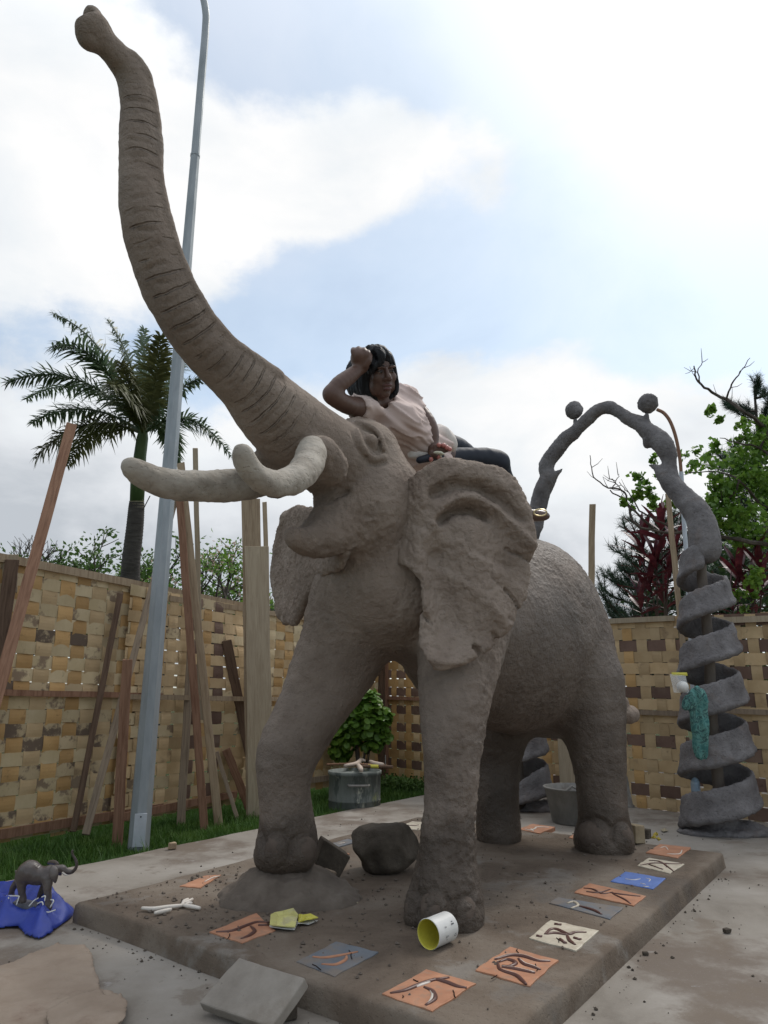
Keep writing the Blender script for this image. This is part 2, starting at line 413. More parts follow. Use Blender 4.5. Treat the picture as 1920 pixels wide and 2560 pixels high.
def wood(name, a, b, rand=.12, stain=(.10, .07, .05)):
    return material(name, [(.3, a), (.55, b), (.75, tuple(x * 1.12 for x in b))], 3.0, 7, .8, None, bumps=[(9, .5, .003), (60, .3, .001)],
        stretch=(14, 14, 1.1), spec=.25, rand=rand, blot=[(1.2, .56, .75, stain, .45)], dist=.8)
M['wood_red'] = wood('reddish_timber', (.155, .075, .045), (.26, .145, .092))
M['wood_pale'] = wood('pale_timber', (.25, .175, .11), (.38, .29, .195), stain=(.17, .11, .07))
M['wood_grey'] = wood('weathered_timber', (.17, .125, .088), (.28, .215, .155))
M['wood_dark'] = wood('dark_timber', (.07, .042, .028), (.13, .083, .056))
M['board'] = wood('dusty_plank', (.30, .235, .16), (.38, .31, .22), stain=(.22, .16, .105))
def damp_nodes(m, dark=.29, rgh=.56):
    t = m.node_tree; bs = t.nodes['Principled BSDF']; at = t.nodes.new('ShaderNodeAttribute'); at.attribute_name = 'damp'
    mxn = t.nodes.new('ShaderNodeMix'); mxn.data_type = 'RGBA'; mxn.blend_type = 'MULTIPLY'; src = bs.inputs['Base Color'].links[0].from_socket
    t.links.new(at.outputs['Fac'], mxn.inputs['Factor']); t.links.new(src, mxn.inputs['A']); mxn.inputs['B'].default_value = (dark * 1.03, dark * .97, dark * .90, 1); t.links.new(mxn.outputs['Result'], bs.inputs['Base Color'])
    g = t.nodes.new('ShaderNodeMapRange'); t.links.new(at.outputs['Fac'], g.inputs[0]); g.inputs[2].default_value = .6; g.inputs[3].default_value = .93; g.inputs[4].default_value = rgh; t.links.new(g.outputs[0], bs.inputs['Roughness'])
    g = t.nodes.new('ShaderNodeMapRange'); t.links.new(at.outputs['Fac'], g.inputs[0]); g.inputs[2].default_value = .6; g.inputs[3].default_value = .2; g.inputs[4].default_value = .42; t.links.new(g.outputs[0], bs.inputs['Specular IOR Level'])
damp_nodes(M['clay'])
def crease_nodes(m):      # incised lines across the trunk, following the arc length stored on the mesh
    t = m.node_tree; bs = t.nodes['Principled BSDF']; ls = t.links
    def A_(n): q = t.nodes.new('ShaderNodeAttribute'); q.attribute_name = n; return q.outputs['Fac']
    def mt(op, a, b=None, clamp=False):
        q = t.nodes.new('ShaderNodeMath'); q.operation = op; q.use_clamp = clamp
        for i, v in enumerate((a, b)):
            if v is None: continue
            if isinstance(v, (int, float)): q.inputs[i].default_value = v
            else: ls.new(v, q.inputs[i])
        return q.outputs[0]
    co = t.nodes.new('ShaderNodeTexCoord'); nz = t.nodes.new('ShaderNodeTexNoise'); nz.inputs['Scale'].default_value = 7; ls.new(co.outputs['Object'], nz.inputs['Vector'])
    n2_ = t.nodes.new('ShaderNodeTexNoise'); n2_.inputs['Scale'].default_value = 5; ls.new(co.outputs['Object'], n2_.inputs['Vector'])
    s_ = mt('ADD', A_('arc'), mt('MULTIPLY', mt('SUBTRACT', nz.outputs['Fac'], .5), .030)); x = mt('FRACT', mt('DIVIDE', s_, .070)); d = mt('MULTIPLY', mt('ABSOLUTE', mt('SUBTRACT', x, .5)), .070)
    g = t.nodes.new('ShaderNodeMapRange'); g.interpolation_type = 'SMOOTHSTEP'; ls.new(d, g.inputs[0]); g.inputs[1].default_value = .001; g.inputs[2].default_value = .0085
    h = mt('SUBTRACT', 1.0, mt('MULTIPLY', mt('MULTIPLY', mt('SUBTRACT', 1.0, g.outputs[0]), A_('tmask')), mt('MULTIPLY', mt('SUBTRACT', n2_.outputs['Fac'], .36, ), 6.0, True)))
    bn = t.nodes.new('ShaderNodeBump'); bn.inputs['Strength'].default_value = 1.0; bn.inputs['Distance'].default_value = .016; ls.new(h, bn.inputs['Height'])
    old = bs.inputs['Normal'].links[0].from_socket; ls.new(old, bn.inputs['Normal']); ls.new(bn.outputs[0], bs.inputs['Normal'])
crease_nodes(M['clay'])
def strip(name, a, b, stain, amt=.75, lo=.54, hi=.64):
    return material(name, [(.3, a), (.6, b)], 2.2, 7, .66, .8, bumps=[(30, .35, .003), (7, .3, .004)], spec=.35, rand=.16,
        blot=[(3.6, lo, hi, stain, amt), (12, .62, .70, tuple(x * .5 for x in a), .5)])
M['straw'] = strip('straw_bamboo_strip', (.42, .285, .145), (.56, .41, .235), (.17, .105, .062), .55, .58, .70)
M['gold'] = strip('golden_bamboo_strip', (.37, .215, .080), (.49, .305, .13), (.15, .085, .045), .6, .60, .70)
M['pale_strip'] = strip('pale_bamboo_strip', (.47, .36, .20), (.60, .48, .30), (.19, .125, .085), .8, .55, .62)
M['bark_strip'] = strip('bark_side_bamboo_strip', (.105, .062, .045), (.17, .105, .078), (.20, .14, .10), .6, .5, .65)
M['galv'] = material('galvanised_steel', [(.3, (.24, .265, .28)), (.55, (.31, .335, .35)), (.8, (.38, .40, .415))], 3, 6, .50, .65, bumps=[(80, .08, .001)],
    spec=.5, metal=.35, stretch=(3, 3, .7), blot=[(26, .70, .73, (.12, .12, .13), .5), (2.0, .55, .8, (.30, .32, .33), .6)])

# ================================================================== ground, slab, plinth
def sheet(name, pts, z, mat, kind='structure', thick=0.0, step=None):
    mb = MB(); n = len(pts)
    mb.add([(p[0], p[1], z) for p in pts], [tuple(range(n))])
    if thick:
        mb.add([(p[0], p[1], z) for p in pts] + [(p[0], p[1], z - thick) for p in pts],
               [(i, n + i, n + (i + 1) % n, (i + 1) % n) for i in range(n)])
    return tag(mb.build(name, mat), kind=kind)
M['soil'] = material('dark_lawn_soil', [(.3, (.022, .030, .010)), (.6, (.04, .055, .018)), (.8, (.065, .075, .03))], 3, 8, .95, bumps=[(20, .6, .02)], spec=.1)
sheet('ground', [(-300, -60), (300, -60), (300, 600), (-300, 600)], -.10, M['soil'])
E0 = Vector((-2.54, 5.08, 0)); E1 = Vector((.48, 9.2, 0)); ed = (E1 - E0).normalized()
q0 = E0 - ed * 6.5; q1 = E0 + ed * 9.0
mb = MB()
outer = [(q0.x, q0.y), (q1.x, q1.y), (9, 11), (9, -4), (q0.x - .2, -4)]
# slab edge gets a slightly ragged outline
edge = []
rnd = random.Random(5)
for i in range(61):
    p = q0.lerp(q1, i / 60); n_ = Vector((-ed.y, ed.x, 0)); p = p + n_ * rnd.uniform(-.012, .018); edge.append((p.x, p.y))
ring = edge + [(9, 11), (9, -4), (q0.x - .2, -4)]
ring = ring[::-1]
sheet('concrete_slab', ring, 0, M['slab'], thick=.12)

# plinth under the elephant: subdivided, with uneven edges
def plinth():
    La, Lb = 3.40, 2.585; h = .1; step = .04
    na, nb = int(La / step), int(Lb / step); V = []; F = []
    for i in range(na + 1):
        for j in range(nb + 1): V.append((La * i / na, Lb * j / nb, h))
    idx = lambda i, j: i * (nb + 1) + j
    for i in range(na):
        for j in range(nb): F.append((idx(i, j), idx(i + 1, j), idx(i + 1, j + 1), idx(i, j + 1)))
    bd = [idx(i, 0) for i in range(na)] + [idx(na, j) for j in range(nb)] + [idx(i, nb) for i in range(na, 0, -1)] + [idx(0, j) for j in range(nb, 0, -1)]
    n0 = len(V); nn = len(bd)
    for lv, (out, zz) in enumerate([(.010, h - .014), (.014, h * .45), (.02, -.004)]):
        for q in bd:
            a, b, _ = V[q]
            oa = -out if a < 1e-6 else (out if a > La - 1e-6 else 0); ob = -out if b < 1e-6 else (out if b > Lb - 1e-6 else 0)
            V.append((a + oa, b + ob, zz))
    for lv in range(3):
        for k in range(nn):
            a0 = bd[k] if lv == 0 else n0 + (lv - 1) * nn + k; a1 = bd[(k + 1) % nn] if lv == 0 else n0 + (lv - 1) * nn + (k + 1) % nn
            b0 = n0 + lv * nn + k; b1 = n0 + lv * nn + (k + 1) % nn
            F.append((a0, b0, b1, a1))
    V = np.array(V); nz = vnoise(V, 2.2, 3, 3); n2_ = vnoise(V, 9, 8, 2)
    top = V[:, 2] > h - .001
    V[top, 2] += (.0018 * nz[top] + .0010 * n2_[top])
    sel = V[:, 2] > -.003
    V[sel, 0] += .010 * vnoise(V, 3, 5, 2)[sel]; V[sel, 1] += .010 * vnoise(V, 3, 6, 2)[sel]
    V[:, 0] -= .036 * np.clip(V[:, 1], 0, 2.6) * np.clip(1 - V[:, 0] / La, 0, 1) + .012 * np.exp(-((V[:, 1] - 1.1) / .35) ** 2) * np.clip(1 - V[:, 0] / .3, 0, 1)
    F = np.array(F)[:, ::-1]
    return mesh('plinth', toworld_ab(V), F, M['plinth'], smooth=False)
pl = plinth(); tag(pl, 'low earth-smeared concrete plinth the clay elephant stands on', 'plinth')

# ================================================================== the clay elephant
def chainpx(rows):
    """rows: (display x, display y, display half width, b) -> local a b z r"""
    out = []
    for x, y, hw, b in rows:
        P = at_b(x * K, y * K, b); out.append((*abz(P), hw * K * depth(P) / FPX))
    return out
def elephant():
    root = thing('elephant_sculpture', W(1.9, 1.35, .1), 'giant brown clay elephant with raised trunk standing on the low plinth', 'sculpture')
    f = Field((-1.60, .30, .06), (3.95, 2.3, 4.40), .0105)
    # torso
    S3 = (1, .92, 1.18)
    f.chain([(1.40, 1.34, 1.92, .34), (1.9, 1.38, 1.70, .50), (2.5, 1.42, 1.62, .57), (3.0, 1.45, 1.66, .54)], .15, n=2, sc=(1, 1, 1.22))
    f.ell((2.75, 1.46, 1.86), (.72, .50, .58), k=.15)
    f.ell((3.15, 1.48, 1.45), (.50, .52, .60), k=.15)
    f.ell((1.35, 1.34, 1.95), (.55, .50, .52), k=.15)            # shoulders
    f.ell((1.05, 1.32, 1.86), (.34, .40, .34), k=.15)             # chest
    # neck + head
    f.chain([(1.5, 1.34, 2.00, .40), (1.15, 1.32, 2.08, .33), (.90, 1.32, 2.18, .28)], .12)
    for r in chainpx([(800, 1088, 122, 1.36)]): f.ell(r[:3], (r[3] * 1.05, r[3] * .94, r[3] * 1.0), k=.07)
    for r in chainpx([(776, 986, 84, 1.34)]): f.ell(r[:3], (r[3] * 1.05, r[3] * 1.05, r[3] * .98), k=.08)
    f.chain(chainpx([(850, 1150, 82, 1.32), (950, 1215, 85, 1.32), (1050, 1300, 105, 1.36)]), .10)
    # trunk
    T = chainpx([(203, 60, 27, 1.30), (225, 92, 26, 1.30), (254, 122, 29, 1.30), (283, 160, 34, 1.30), (298, 215, 37, 1.30), (303, 300, 43, 1.30), (305, 400, 47, 1.30), (321, 500, 53, 1.30),
                 (352, 600, 55, 1.30), (400, 690, 56, 1.30), (457, 763, 57, 1.30), (532, 830, 66, 1.30), (592, 893, 80, 1.31), (672, 960, 86, 1.32), (755, 1012, 84, 1.33)])
    f.chain([(a, b, z, r * (.97 + .03 * i / len(T))) for i, (a, b, z, r) in enumerate(T)], .04, n=4)
    TS = spline(T, 6)
    # longitudinal keel along the viewer side and the far side of the trunk
    seg = np.linalg.norm(np.diff(TS[:, :3], axis=0), axis=1); cum = np.concatenate([[0], np.cumsum(seg)])
    def frame(i):
        a = TS[max(i - 3, 0), :3]; b = TS[min(i + 3, len(TS) - 1), :3]; t = (b - a) / np.linalg.norm(b - a)
        side = np.array((0, 1., 0)); side = side - t * side.dot(t); side /= np.linalg.norm(side); nn = np.cross(side, t); return t, side, nn
    bk = 1 if frame(30)[2][0] > 0 else -1          # nn * bk points to the concave back (right) side
    for (du, dv, rr) in ((.42, .80, .20), (.42, -.80, .20)):
        P = []
        for i in range(14, len(TS) - 16):
            t, side, nn = frame(i); P.append((*(TS[i, :3] + TS[i, 3] * (nn * bk * du + side * dv) * (1.0)), TS[i, 3] * rr))
        for a, b in zip(P[:-1], P[1:]): f.cone(a[:3], b[:3], a[3], b[3], .018)
    # flared lip of the trunk tip and its opening
    tip = np.array(T[0][:3]); dr = (np.array(T[0][:3]) - np.array(T[1][:3])); dr /= np.linalg.norm(dr)
    for r in chainpx([(200, 34, 20, 1.28), (188, 86, 20, 1.28), (190, 58, 22, 1.30), (208, 62, 24, 1.30)]): f.ell(r[:3], (r[3],) * 3, k=.05)
    f.cone(tip + dr * .10, tip - dr * .02, .045, .03, .02, cut=True)
    # mouth: upper lip flap, cavity, lower jaw
    f.chain(chainpx([(760, 1110, 80, 1.34), (705, 1150, 50, 1.34), (665, 1165, 34, 1.34), (638, 1160, 24, 1.34)]), .06)
    for bb in (.95, 1.15, 1.35, 1.55):
        f.chain(chainpx([(612, 1062, 22, bb), (655, 1090, 24, bb), (672, 1105, 18, bb), (655, 1128, 12, bb), (640, 1138, 6, bb)]), .02, cut=True)
    f.chain(chainpx([(760, 1082, 10, 1.70), (700, 1090, 16, 1.60), (655, 1118, 16, 1.45), (640, 1120, 12, 1.2)]), .03, cut=True)
    # tusk sockets
    for sgn in (1, -1):
        rows = chainpx([(712, 1010, 40, 1.52), (694, 975, 35, 1.56)])
        if sgn < 0: rows = [(a, 2.64 - b, z, r) for a, b, z, r in rows]
        f.chain(rows, .07)
    # hollow between trunk root and tusk
    f.chain(chainpx([(600, 985, 26, 1.62), (640, 960, 16, 1.62)]), .06, cut=True)
    # legs
    f.chain(chainpx([(830, 1200, 62, 1.20), (765, 1260, 78, 1.08), (760, 1320, 95, 1.03)]), .10)
    f.chain(chainpx([(770, 1340, 98, 1.02), (725, 1430, 92, .92), (668, 1535, 74, .84), (622, 1625, 66, .80), (612, 1700, 56, .79), (617, 1770, 57, .79), (618, 1815, 64, .79), (617, 1832, 65, .79)]), .10, n=3)
    f.chain(chainpx([(1010, 1330, 100, 1.66), (992, 1430, 88, 1.72), (980, 1530, 73, 1.77), (975, 1640, 61, 1.79), (970, 1750, 56, 1.79), (965, 1850, 61, 1.79), (962, 1930, 76, 1.79), (962, 1968, 82, 1.79)]), .10, n=3)
    f.chain(chainpx([(1262, 1480, 85, 1.80), (1285, 1590, 66, 1.86), (1296, 1680, 53, 1.88), (1302, 1760, 52, 1.88), (1305, 1805, 60, 1.87), (1304, 1818, 62, 1.87)]), .12, n=3)
    f.chain(chainpx([(1085, 1540, 70, 1.15), (1075, 1640, 48, 1.08), (1073, 1720, 46, 1.08), (1076, 1780, 47, 1.08), (1077, 1800, 48, 1.08)]), .10, n=3)
    # far front foot is raised: stop its sole above the mound
    # toes: raised nails with a groove arching over each
    cab = abz(Vector((0, 0, CAMZ)))
    def surf(x, y):
        r = ray(x * K, y * K); rd = np.array((r.dot(UU), r.dot(VV), r.z)); ts = np.arange(2.2, 8.0, .006); P = cab + ts[:, None] * rd
        ix = np.round((P - f.lo) / f.h).astype(int); ok = ((ix >= 0) & (ix < f.n)).all(1); ix = ix[ok]; P = P[ok]
        hh_ = f.D[ix[:, 0], ix[:, 1], ix[:, 2]] < 0
        if not hh_.any(): return None, rd
        return P[np.argmax(hh_)], rd
    # eye: lids and wrinkles modelled on the cheek surface, mirrored to the far side
    bm_ = 1.335
    def both(rows, k, cut):
        f.chain(rows, k, cut=cut, n=3); f.chain([(a, 2 * bm_ - b, z, r) for a, b, z, r in rows], k, cut=cut, n=3)
    def on(P_, hw, lift=0.0):
        out = []
        for (x, y) in P_:
            q, rd = surf(x, y)
            if q is None: continue
            q = q - rd / np.linalg.norm(rd) * lift; out.append((*q, hw * K * depth(Vector(W(*q))) / FPX))
        return out
    eyeL = [([(772, 912), (790, 918), (808, 928), (822, 945), (828, 968)], 7.5, .017, .012, False), ([(779, 925), (788, 928), (806, 937), (817, 950), (821, 966)], 4.6, .0, .008, True), ([(782, 932), (788, 950), (799, 966), (812, 976), (821, 970)], 4.6, 0, .008, True),
            ([(770, 930), (777, 955), (790, 976), (808, 990), (830, 985)], 6.5, .014, .012, False), ([(760, 935), (769, 965), (785, 990), (805, 1004), (832, 1000)], 4.8, 0, .010, True), ([(788, 985), (803, 982), (818, 984), (836, 976)], 3.0, 0, .008, True), ([(752, 905), (764, 899), (776, 902)], 7.0, -.004, .03, False)]
    rowsE = [(on(P_, hw, lf_), k_, c_) for P_, hw, lf_, k_, c_ in eyeL]; ball = on([(803, 952)], 10, .002)[0]
    for lf_, hw in ((.0, 15), (-.05, 13), (-.10, 10)):
        mr_ = on([(634, 1132), (652, 1120), (682, 1101), (712, 1085)], hw, lf_)
        if len(mr_) > 2: f.chain(mr_, .016, cut=True)
    crease_ = on([(700, 1090), (728, 1076), (750, 1062)], 7, -.002)
    if len(crease_) > 2: f.chain(crease_, .014, cut=True)
    for rows, k_, c_ in rowsE:
        if len(rows) > 2: both(rows, k_, c_)
    for bb in (ball[1], 2 * bm_ - ball[1]): f.ell((ball[0], bb, ball[2]), (.040, .030, .036), k=.006)
    NAILS = []
    for group_, z0 in (([(890, 1962, 17, 36), (938, 1966, 31, 38), (1006, 1978, 24, 40)], .10), ([(560, 1832, 10, 32), (598, 1836, 26, 34), (657, 1838, 26, 32)], .10), ([(1283, 1806, 34, 34), (1344, 1808, 20, 30)], .10)):
        for (x, y, wx, hy) in group_:
            P0_, rd = surf(x, y); wr = wx * K * depth(Vector(W(*P0_))) / FPX; hr = hy * K * depth(Vector(W(*P0_))) / FPX; ini = P0_ + rd / np.linalg.norm(rd) * wr * .55
            NAILS.append((ini, wr, hr)); f.ell(ini + (0, 0, -.01), (wr * .95, wr * .95, hr * .95), k=.05)
    grooves = []
    for group_ in ([(890, 1962, 17, 36), (938, 1966, 31, 38), (1006, 1978, 24, 40), (560, 1832, 10, 32), (598, 1836, 26, 34), (657, 1838, 26, 32), (1283, 1806, 34, 34), (1344, 1808, 20, 30)],):
        for (x, y, wx, hy) in group_:
            rows = []
            for k in range(13):
                an = R(-15 + 210 * k / 12); q, rd = surf(x + wx * 1.16 * math.cos(an), y - hy * 1.12 * math.sin(an))
                if q is not None: rows.append((*q, .012))
            rows = [r for r in rows if abs(r[0] - rows[len(rows) // 2][0]) < .2 and abs(r[1] - rows[len(rows) // 2][1]) < .2]
            grooves.append(rows)
    for rows in grooves: f.chain(rows, .018, cut=True, n=2)
    # flatten soles
    zi = lambda z: int(max(0, (z - f.lo[2]) / f.h))
    f.D[:, :, :zi(.10)] = 1.0
    V, F = f.nets(); V = relax(V, F, 2, .5)
    # hand-modelled surface: thumb dabs, crusts, scratches, pits
    Nn = vnormals(V, F)
    mask = np.clip(.55 + .9 * vnoise(V, 1.9, 91, 2) + .25 * (V[:, 2] - 1.4), .12, 1.3)      # where the clay was thrown on rough
    mask *= 1 - .85 * np.clip((.75 - V[:, 0]) * 2, 0, 1) * np.clip((V[:, 2] - 2.35) * 3, 0, 1)
    mask *= 1 - .55 * np.clip((V[:, 0] - 1.1) * 2, 0, 1)
    crust = 1 - np.abs(vnoise(V, 17, 41, 2)); crust2 = 1 - np.abs(vnoise(V, 33, 45, 2))
    d = .0070 * vnoise(V, 4.5, 21, 2) + .0025 * vnoise(V, 13, 31, 2) + mask * (.0095 * crust ** 4 + .0065 * crust2 ** 4)
    pit = vnoise(V, 24, 51, 1); d -= .012 * np.clip(pit - .60, 0, 1) * 3 * mask
    # creases across the trunk
    rr = random.Random(11); s_ = .34; near = (V[:, 0] < .75) & (V[:, 2] > 2.3); Vt = V[near]; dt = np.zeros(len(Vt))
    s_ = .070 * 5
    while s_ < cum[-1] - .62:
        i = min(int(np.searchsorted(cum, s_)), len(TS) - 4); t, side, nn = frame(i); c = TS[i, :3]; rad = TS[i, 3]; q = Vt - c; r_ax = q @ t; rs_ = (q @ side) / rad; rn_ = (q @ nn) * bk / rad; ang = np.degrees(np.arctan2(rn_, rs_))
        inr = (np.abs(r_ax) < .12) & ((q ** 2).sum(1) < (rad * 1.8) ** 2)
        for (lo_, hi_, dp, wd) in ((rr.uniform(-85, -70), rr.uniform(-22, 20), rr.uniform(.005, .010), .0085), (rr.uniform(40, 52), rr.uniform(120, 165), rr.uniform(.012, .022), .0085)):
            if rr.random() < .12: continue
            sl = 0; off = .035 + rr.uniform(-.004, .004)
            g_ = np.exp(-((r_ax - off - sl * (ang - lo_) - .006 * np.sin(ang * .09 + s_ * 30)) / wd) ** 2) * np.clip((ang - lo_) / 12, 0, 1) * np.clip((hi_ - ang) / 16, 0, 1)
            dt -= np.where(inr, dp * g_, 0)
        s_ += .070
    d[near] += dt
    arc = np.zeros(len(V), np.float32); tm = np.zeros(len(V), np.float32); ids = np.where((V[:, 0] < .95) & (V[:, 2] > 2.25))[0]
    D2 = ((V[ids][:, None, :] - TS[None, :, :3]) ** 2).sum(2); ni = D2.argmin(1); FR_ = [frame(i) for i in range(len(TS))]
    tt_ = np.array([q[0] for q in FR_])[ni]; sd2 = np.array([q[1] for q in FR_])[ni]; nn2 = np.array([q[2] for q in FR_])[ni] * bk; q = V[ids] - TS[ni, :3]; rad = TS[ni, 3]
    arc[ids] = cum[ni] + (q * tt_).sum(1); an_ = np.degrees(np.arctan2((q * nn2).sum(1), (q * sd2).sum(1))); within = np.sqrt(D2.min(1)) < rad * 1.35
    c01 = lambda x: np.clip(x, 0, 1); w1 = c01((an_ + 88) / 12) * c01((16 - an_) / 14) + c01((an_ - 42) / 10) * c01((165 - an_) / 15)
    tm[ids] = w1 * within * c01((arc[ids] - .30) / .1) * c01((cum[-1] - .45 - arc[ids]) / .3)
    V = V + Nn * d[:, None]
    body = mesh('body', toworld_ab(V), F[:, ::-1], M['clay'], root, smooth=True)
    # how damp the clay still is: feet and rear are wet, head and trunk have dried
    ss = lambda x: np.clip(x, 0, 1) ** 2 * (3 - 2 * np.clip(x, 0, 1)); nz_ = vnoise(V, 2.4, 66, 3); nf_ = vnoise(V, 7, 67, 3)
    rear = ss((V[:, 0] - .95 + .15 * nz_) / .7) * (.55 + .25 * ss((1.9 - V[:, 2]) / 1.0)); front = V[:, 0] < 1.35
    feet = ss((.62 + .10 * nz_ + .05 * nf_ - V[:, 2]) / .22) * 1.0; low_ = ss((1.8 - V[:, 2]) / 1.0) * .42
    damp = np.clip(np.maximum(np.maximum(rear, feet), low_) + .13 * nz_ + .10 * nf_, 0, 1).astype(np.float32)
    for nm_, ar_ in (('arc', arc), ('tmask', tm)): q_ = body.data.attributes.new(nm_, 'FLOAT', 'POINT'); q_.data.foreach_set('value', ar_)
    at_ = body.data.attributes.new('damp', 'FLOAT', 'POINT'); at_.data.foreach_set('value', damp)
    # tail stump
    g = Field((2.9, 1.3, .6), (4.6, 2.3, 1.7), .012)
    g.chain([(3.30, 1.72, 1.28, .10), (3.62, 1.80, 1.20, .075), (3.80, 1.84, 1.13, .06)], .03)
    for a_ in (abz(at_b(1357 * K, 1543 * K, 1.86)),):
        g.ell(a_, (.15, .085, .080), k=.02)
    V, F = g.nets(); V = relax(V, F, 2); Nn = vnormals(V, F); V += Nn * (.006 * vnoise(V, 20, 7, 2))[:, None]
    mesh('tail', toworld_ab(V), F[:, ::-1], M['clay'], root, smooth=True)
    # tusks
    def cr2(x, y): return ((250 + x / 2.074) / K, (700 + y / 2.074) / K)
    def tusk(rows, nm):
        rows = chainpx([(*cr2(x, y), hw, b) for x, y, hw, b in rows]); A_ = np.array(rows)
        g = Field(A_[:, :3].min(0) - .16, A_[:, :3].max(0) + .16, .009)
        g.chain(rows, .03, n=6)
        V, F = g.nets(); V = relax(V, F, 3); Nn = vnormals(V, F)
        d = .006 * vnoise(V, 9, 5, 2) + .002 * vnoise(V, 40, 9, 2); pit = vnoise(V, 45, 3, 1); d -= .012 * np.clip(pit - .7, 0, 1) * 2
        V += Nn * d[:, None]
        o = mesh('tusk', toworld_ab(V), F[:, ::-1], M['tusk'], root, smooth=True); o['label'] = nm
    tusk([(738, 905, 25.5, 1.80), (762, 955, 27, 1.79), (800, 1005, 28, 1.78), (870, 1048, 29, 1.76), (950, 1052, 30, 1.73), (1030, 1018, 32, 1.69), (1085, 950, 33, 1.63), (1100, 880, 31, 1.56)], 'short tusk curling up in front of the cheek')
    tusk([(160, 968, 20, .98), (185, 985, 25, .98), (250, 1025, 29, .98), (350, 1055, 32, .98), (480, 1068, 34, .98), (620, 1068, 35, .99), (740, 1058, 36, 1.0), (860, 1020, 37, 1.02), (950, 960, 36, 1.06)], 'long tusk reaching out to the left')
    for (c_, wr, hr) in NAILS:
        g = Field(c_ - .16, c_ + .16, .007); g.ell(c_, (wr * 1.03, wr * 1.03, hr * .98), k=.01); V, F = g.nets(); V = relax(V, F, 2); Nn = vnormals(V, F); V += Nn * (.004 * vnoise(V, 25, 7, 2))[:, None]
        mesh('toenail', toworld_ab(V), F[:, ::-1], M['wetclay2'], root, smooth=True)
    return root
M['wetclay2'] = material('damp_foot_clay', [(.3, (.075, .056, .045)), (.6, (.115, .088, .070)), (.8, (.155, .124, .10))], 5, 8, .85, None, bumps=[(60, .5, .006), (20, .6, .012)], spec=.25)
ELE = elephant()

# ---- ears: folded sheets with thickness
def ear(outline, e_ab, P0, ridges, t_, nm, bow, seed=1, flipn=False, cuts=()):
    e = np.array((e_ab[0], e_ab[1], 0.0)); e /= np.linalg.norm(e); zz = np.array((0, 0, 1.0))
    n = np.cross(e, zz)
    cab = abz(Vector((0, 0, CAMZ)))
    if n.dot(cab - P0) < 0: n = -n
    def pq(x, y):
        r = ray(x * K, y * K); o = cab; rd = np.array((r.dot(UU), r.dot(VV), r.z))
        k = (P0 - o).dot(n) / rd.dot(n); X = o + rd * k - P0; return np.array((X.dot(e), X[2]))
    poly = np.array([pq(*p) for p in outline]); lo = poly.min(0) - .05; hi = poly.max(0) + .05
    # dense outline
    h = .009; ps = np.arange(lo[0], hi[0], h); qs = np.arange(lo[1], hi[1], h); ns_ = np.arange(-.30, .34, h)
    PP, QQ = np.meshgrid(ps, qs, indexing='ij'); pts = np.stack([PP.ravel(), QQ.ravel()], 1)
    def segd(pts, a, b):
        ab_ = b - a; t = np.clip(((pts - a) @ ab_) / (ab_ @ ab_), 0, 1); return np.linalg.norm(pts - (a + t[:, None] * ab_), axis=1)
    d = np.full(len(pts), 9.0); ins = np.zeros(len(pts), bool)
    for i in range(len(poly)):
        a, b = poly[i], poly[(i + 1) % len(poly)]; d = np.minimum(d, segd(pts, a, b))
        c = ((a[1] > pts[:, 1]) != (b[1] > pts[:, 1])) & (pts[:, 0] < (b[0] - a[0]) * (pts[:, 1] - a[1]) / (b[1] - a[1] + 1e-12) + a[0]); ins ^= c
    sd_ = np.where(ins, -d, d) + .006 * vnoise(np.c_[pts, pts[:, :1] * 0], 14, seed, 2)
    H = bow(pts[:, 0], pts[:, 1])
    for (L_, wd, am) in ridges:
        q = np.array([pq(*p) for p in L_]); dd = np.full(len(pts), 9.0)
        for a, b in zip(q[:-1], q[1:]): dd = np.minimum(dd, segd(pts, a, b))
        H = H + am * np.exp(-(dd / wd) ** 2)
    for (L_, wd, am) in cuts:
        q = np.array([pq(*p) for p in L_]); dd = np.full(len(pts), 9.0)
        for a, b in zip(q[:-1], q[1:]): dd = np.minimum(dd, segd(pts, a, b))
        H = H - am * np.clip(1 - dd / wd, 0, 1)
    H = H.reshape(PP.shape); S_ = sd_.reshape(PP.shape)
    g = Field((0, 0, 0), (1e-3, 1e-3, 1e-3), h); g.lo = np.array((lo[0], lo[1], ns_[0])); g.n = np.array((len(ps), len(qs), len(ns_)))
    a = np.abs(ns_[None, None, :] - H[:, :, None]) - t_ ; b = S_[:, :, None] + 0 * ns_
    kk = .05; hh = np.maximum(kk - np.abs(a - b), 0) / kk; g.D = (np.maximum(a, b) + hh * hh * kk * .25).astype(np.float32)
    V, F = g.nets(); V = relax(V, F, 2)
    X = P0 + V[:, :1] * e + V[:, 1:2] * zz + V[:, 2:3] * n
    Fo = F
    # orient outwards
    Nn = vnormals(X, F); X = X + Nn * ((.006 * vnoise(X, 9, 61, 2) + .003 * vnoise(X, 28, 71, 2) + .0075 * (1 - np.abs(vnoise(X, 19, 81, 2))) ** 4 + .005 * (1 - np.abs(vnoise(X, 36, 85, 2))) ** 4) * (1 if True else 1))[:, None] * 1.0
    det = np.dot(np.cross(e, zz), n)
    wF = Fo if det < 0 else Fo[:, ::-1]
    o = mesh('ear', toworld_ab(X), wF, M['clay'], ELE, smooth=True); o['label'] = nm
    return o
c4 = lambda x, y: ((950 + x / 2.37) / K, (1100 + y / 2.37) / K)
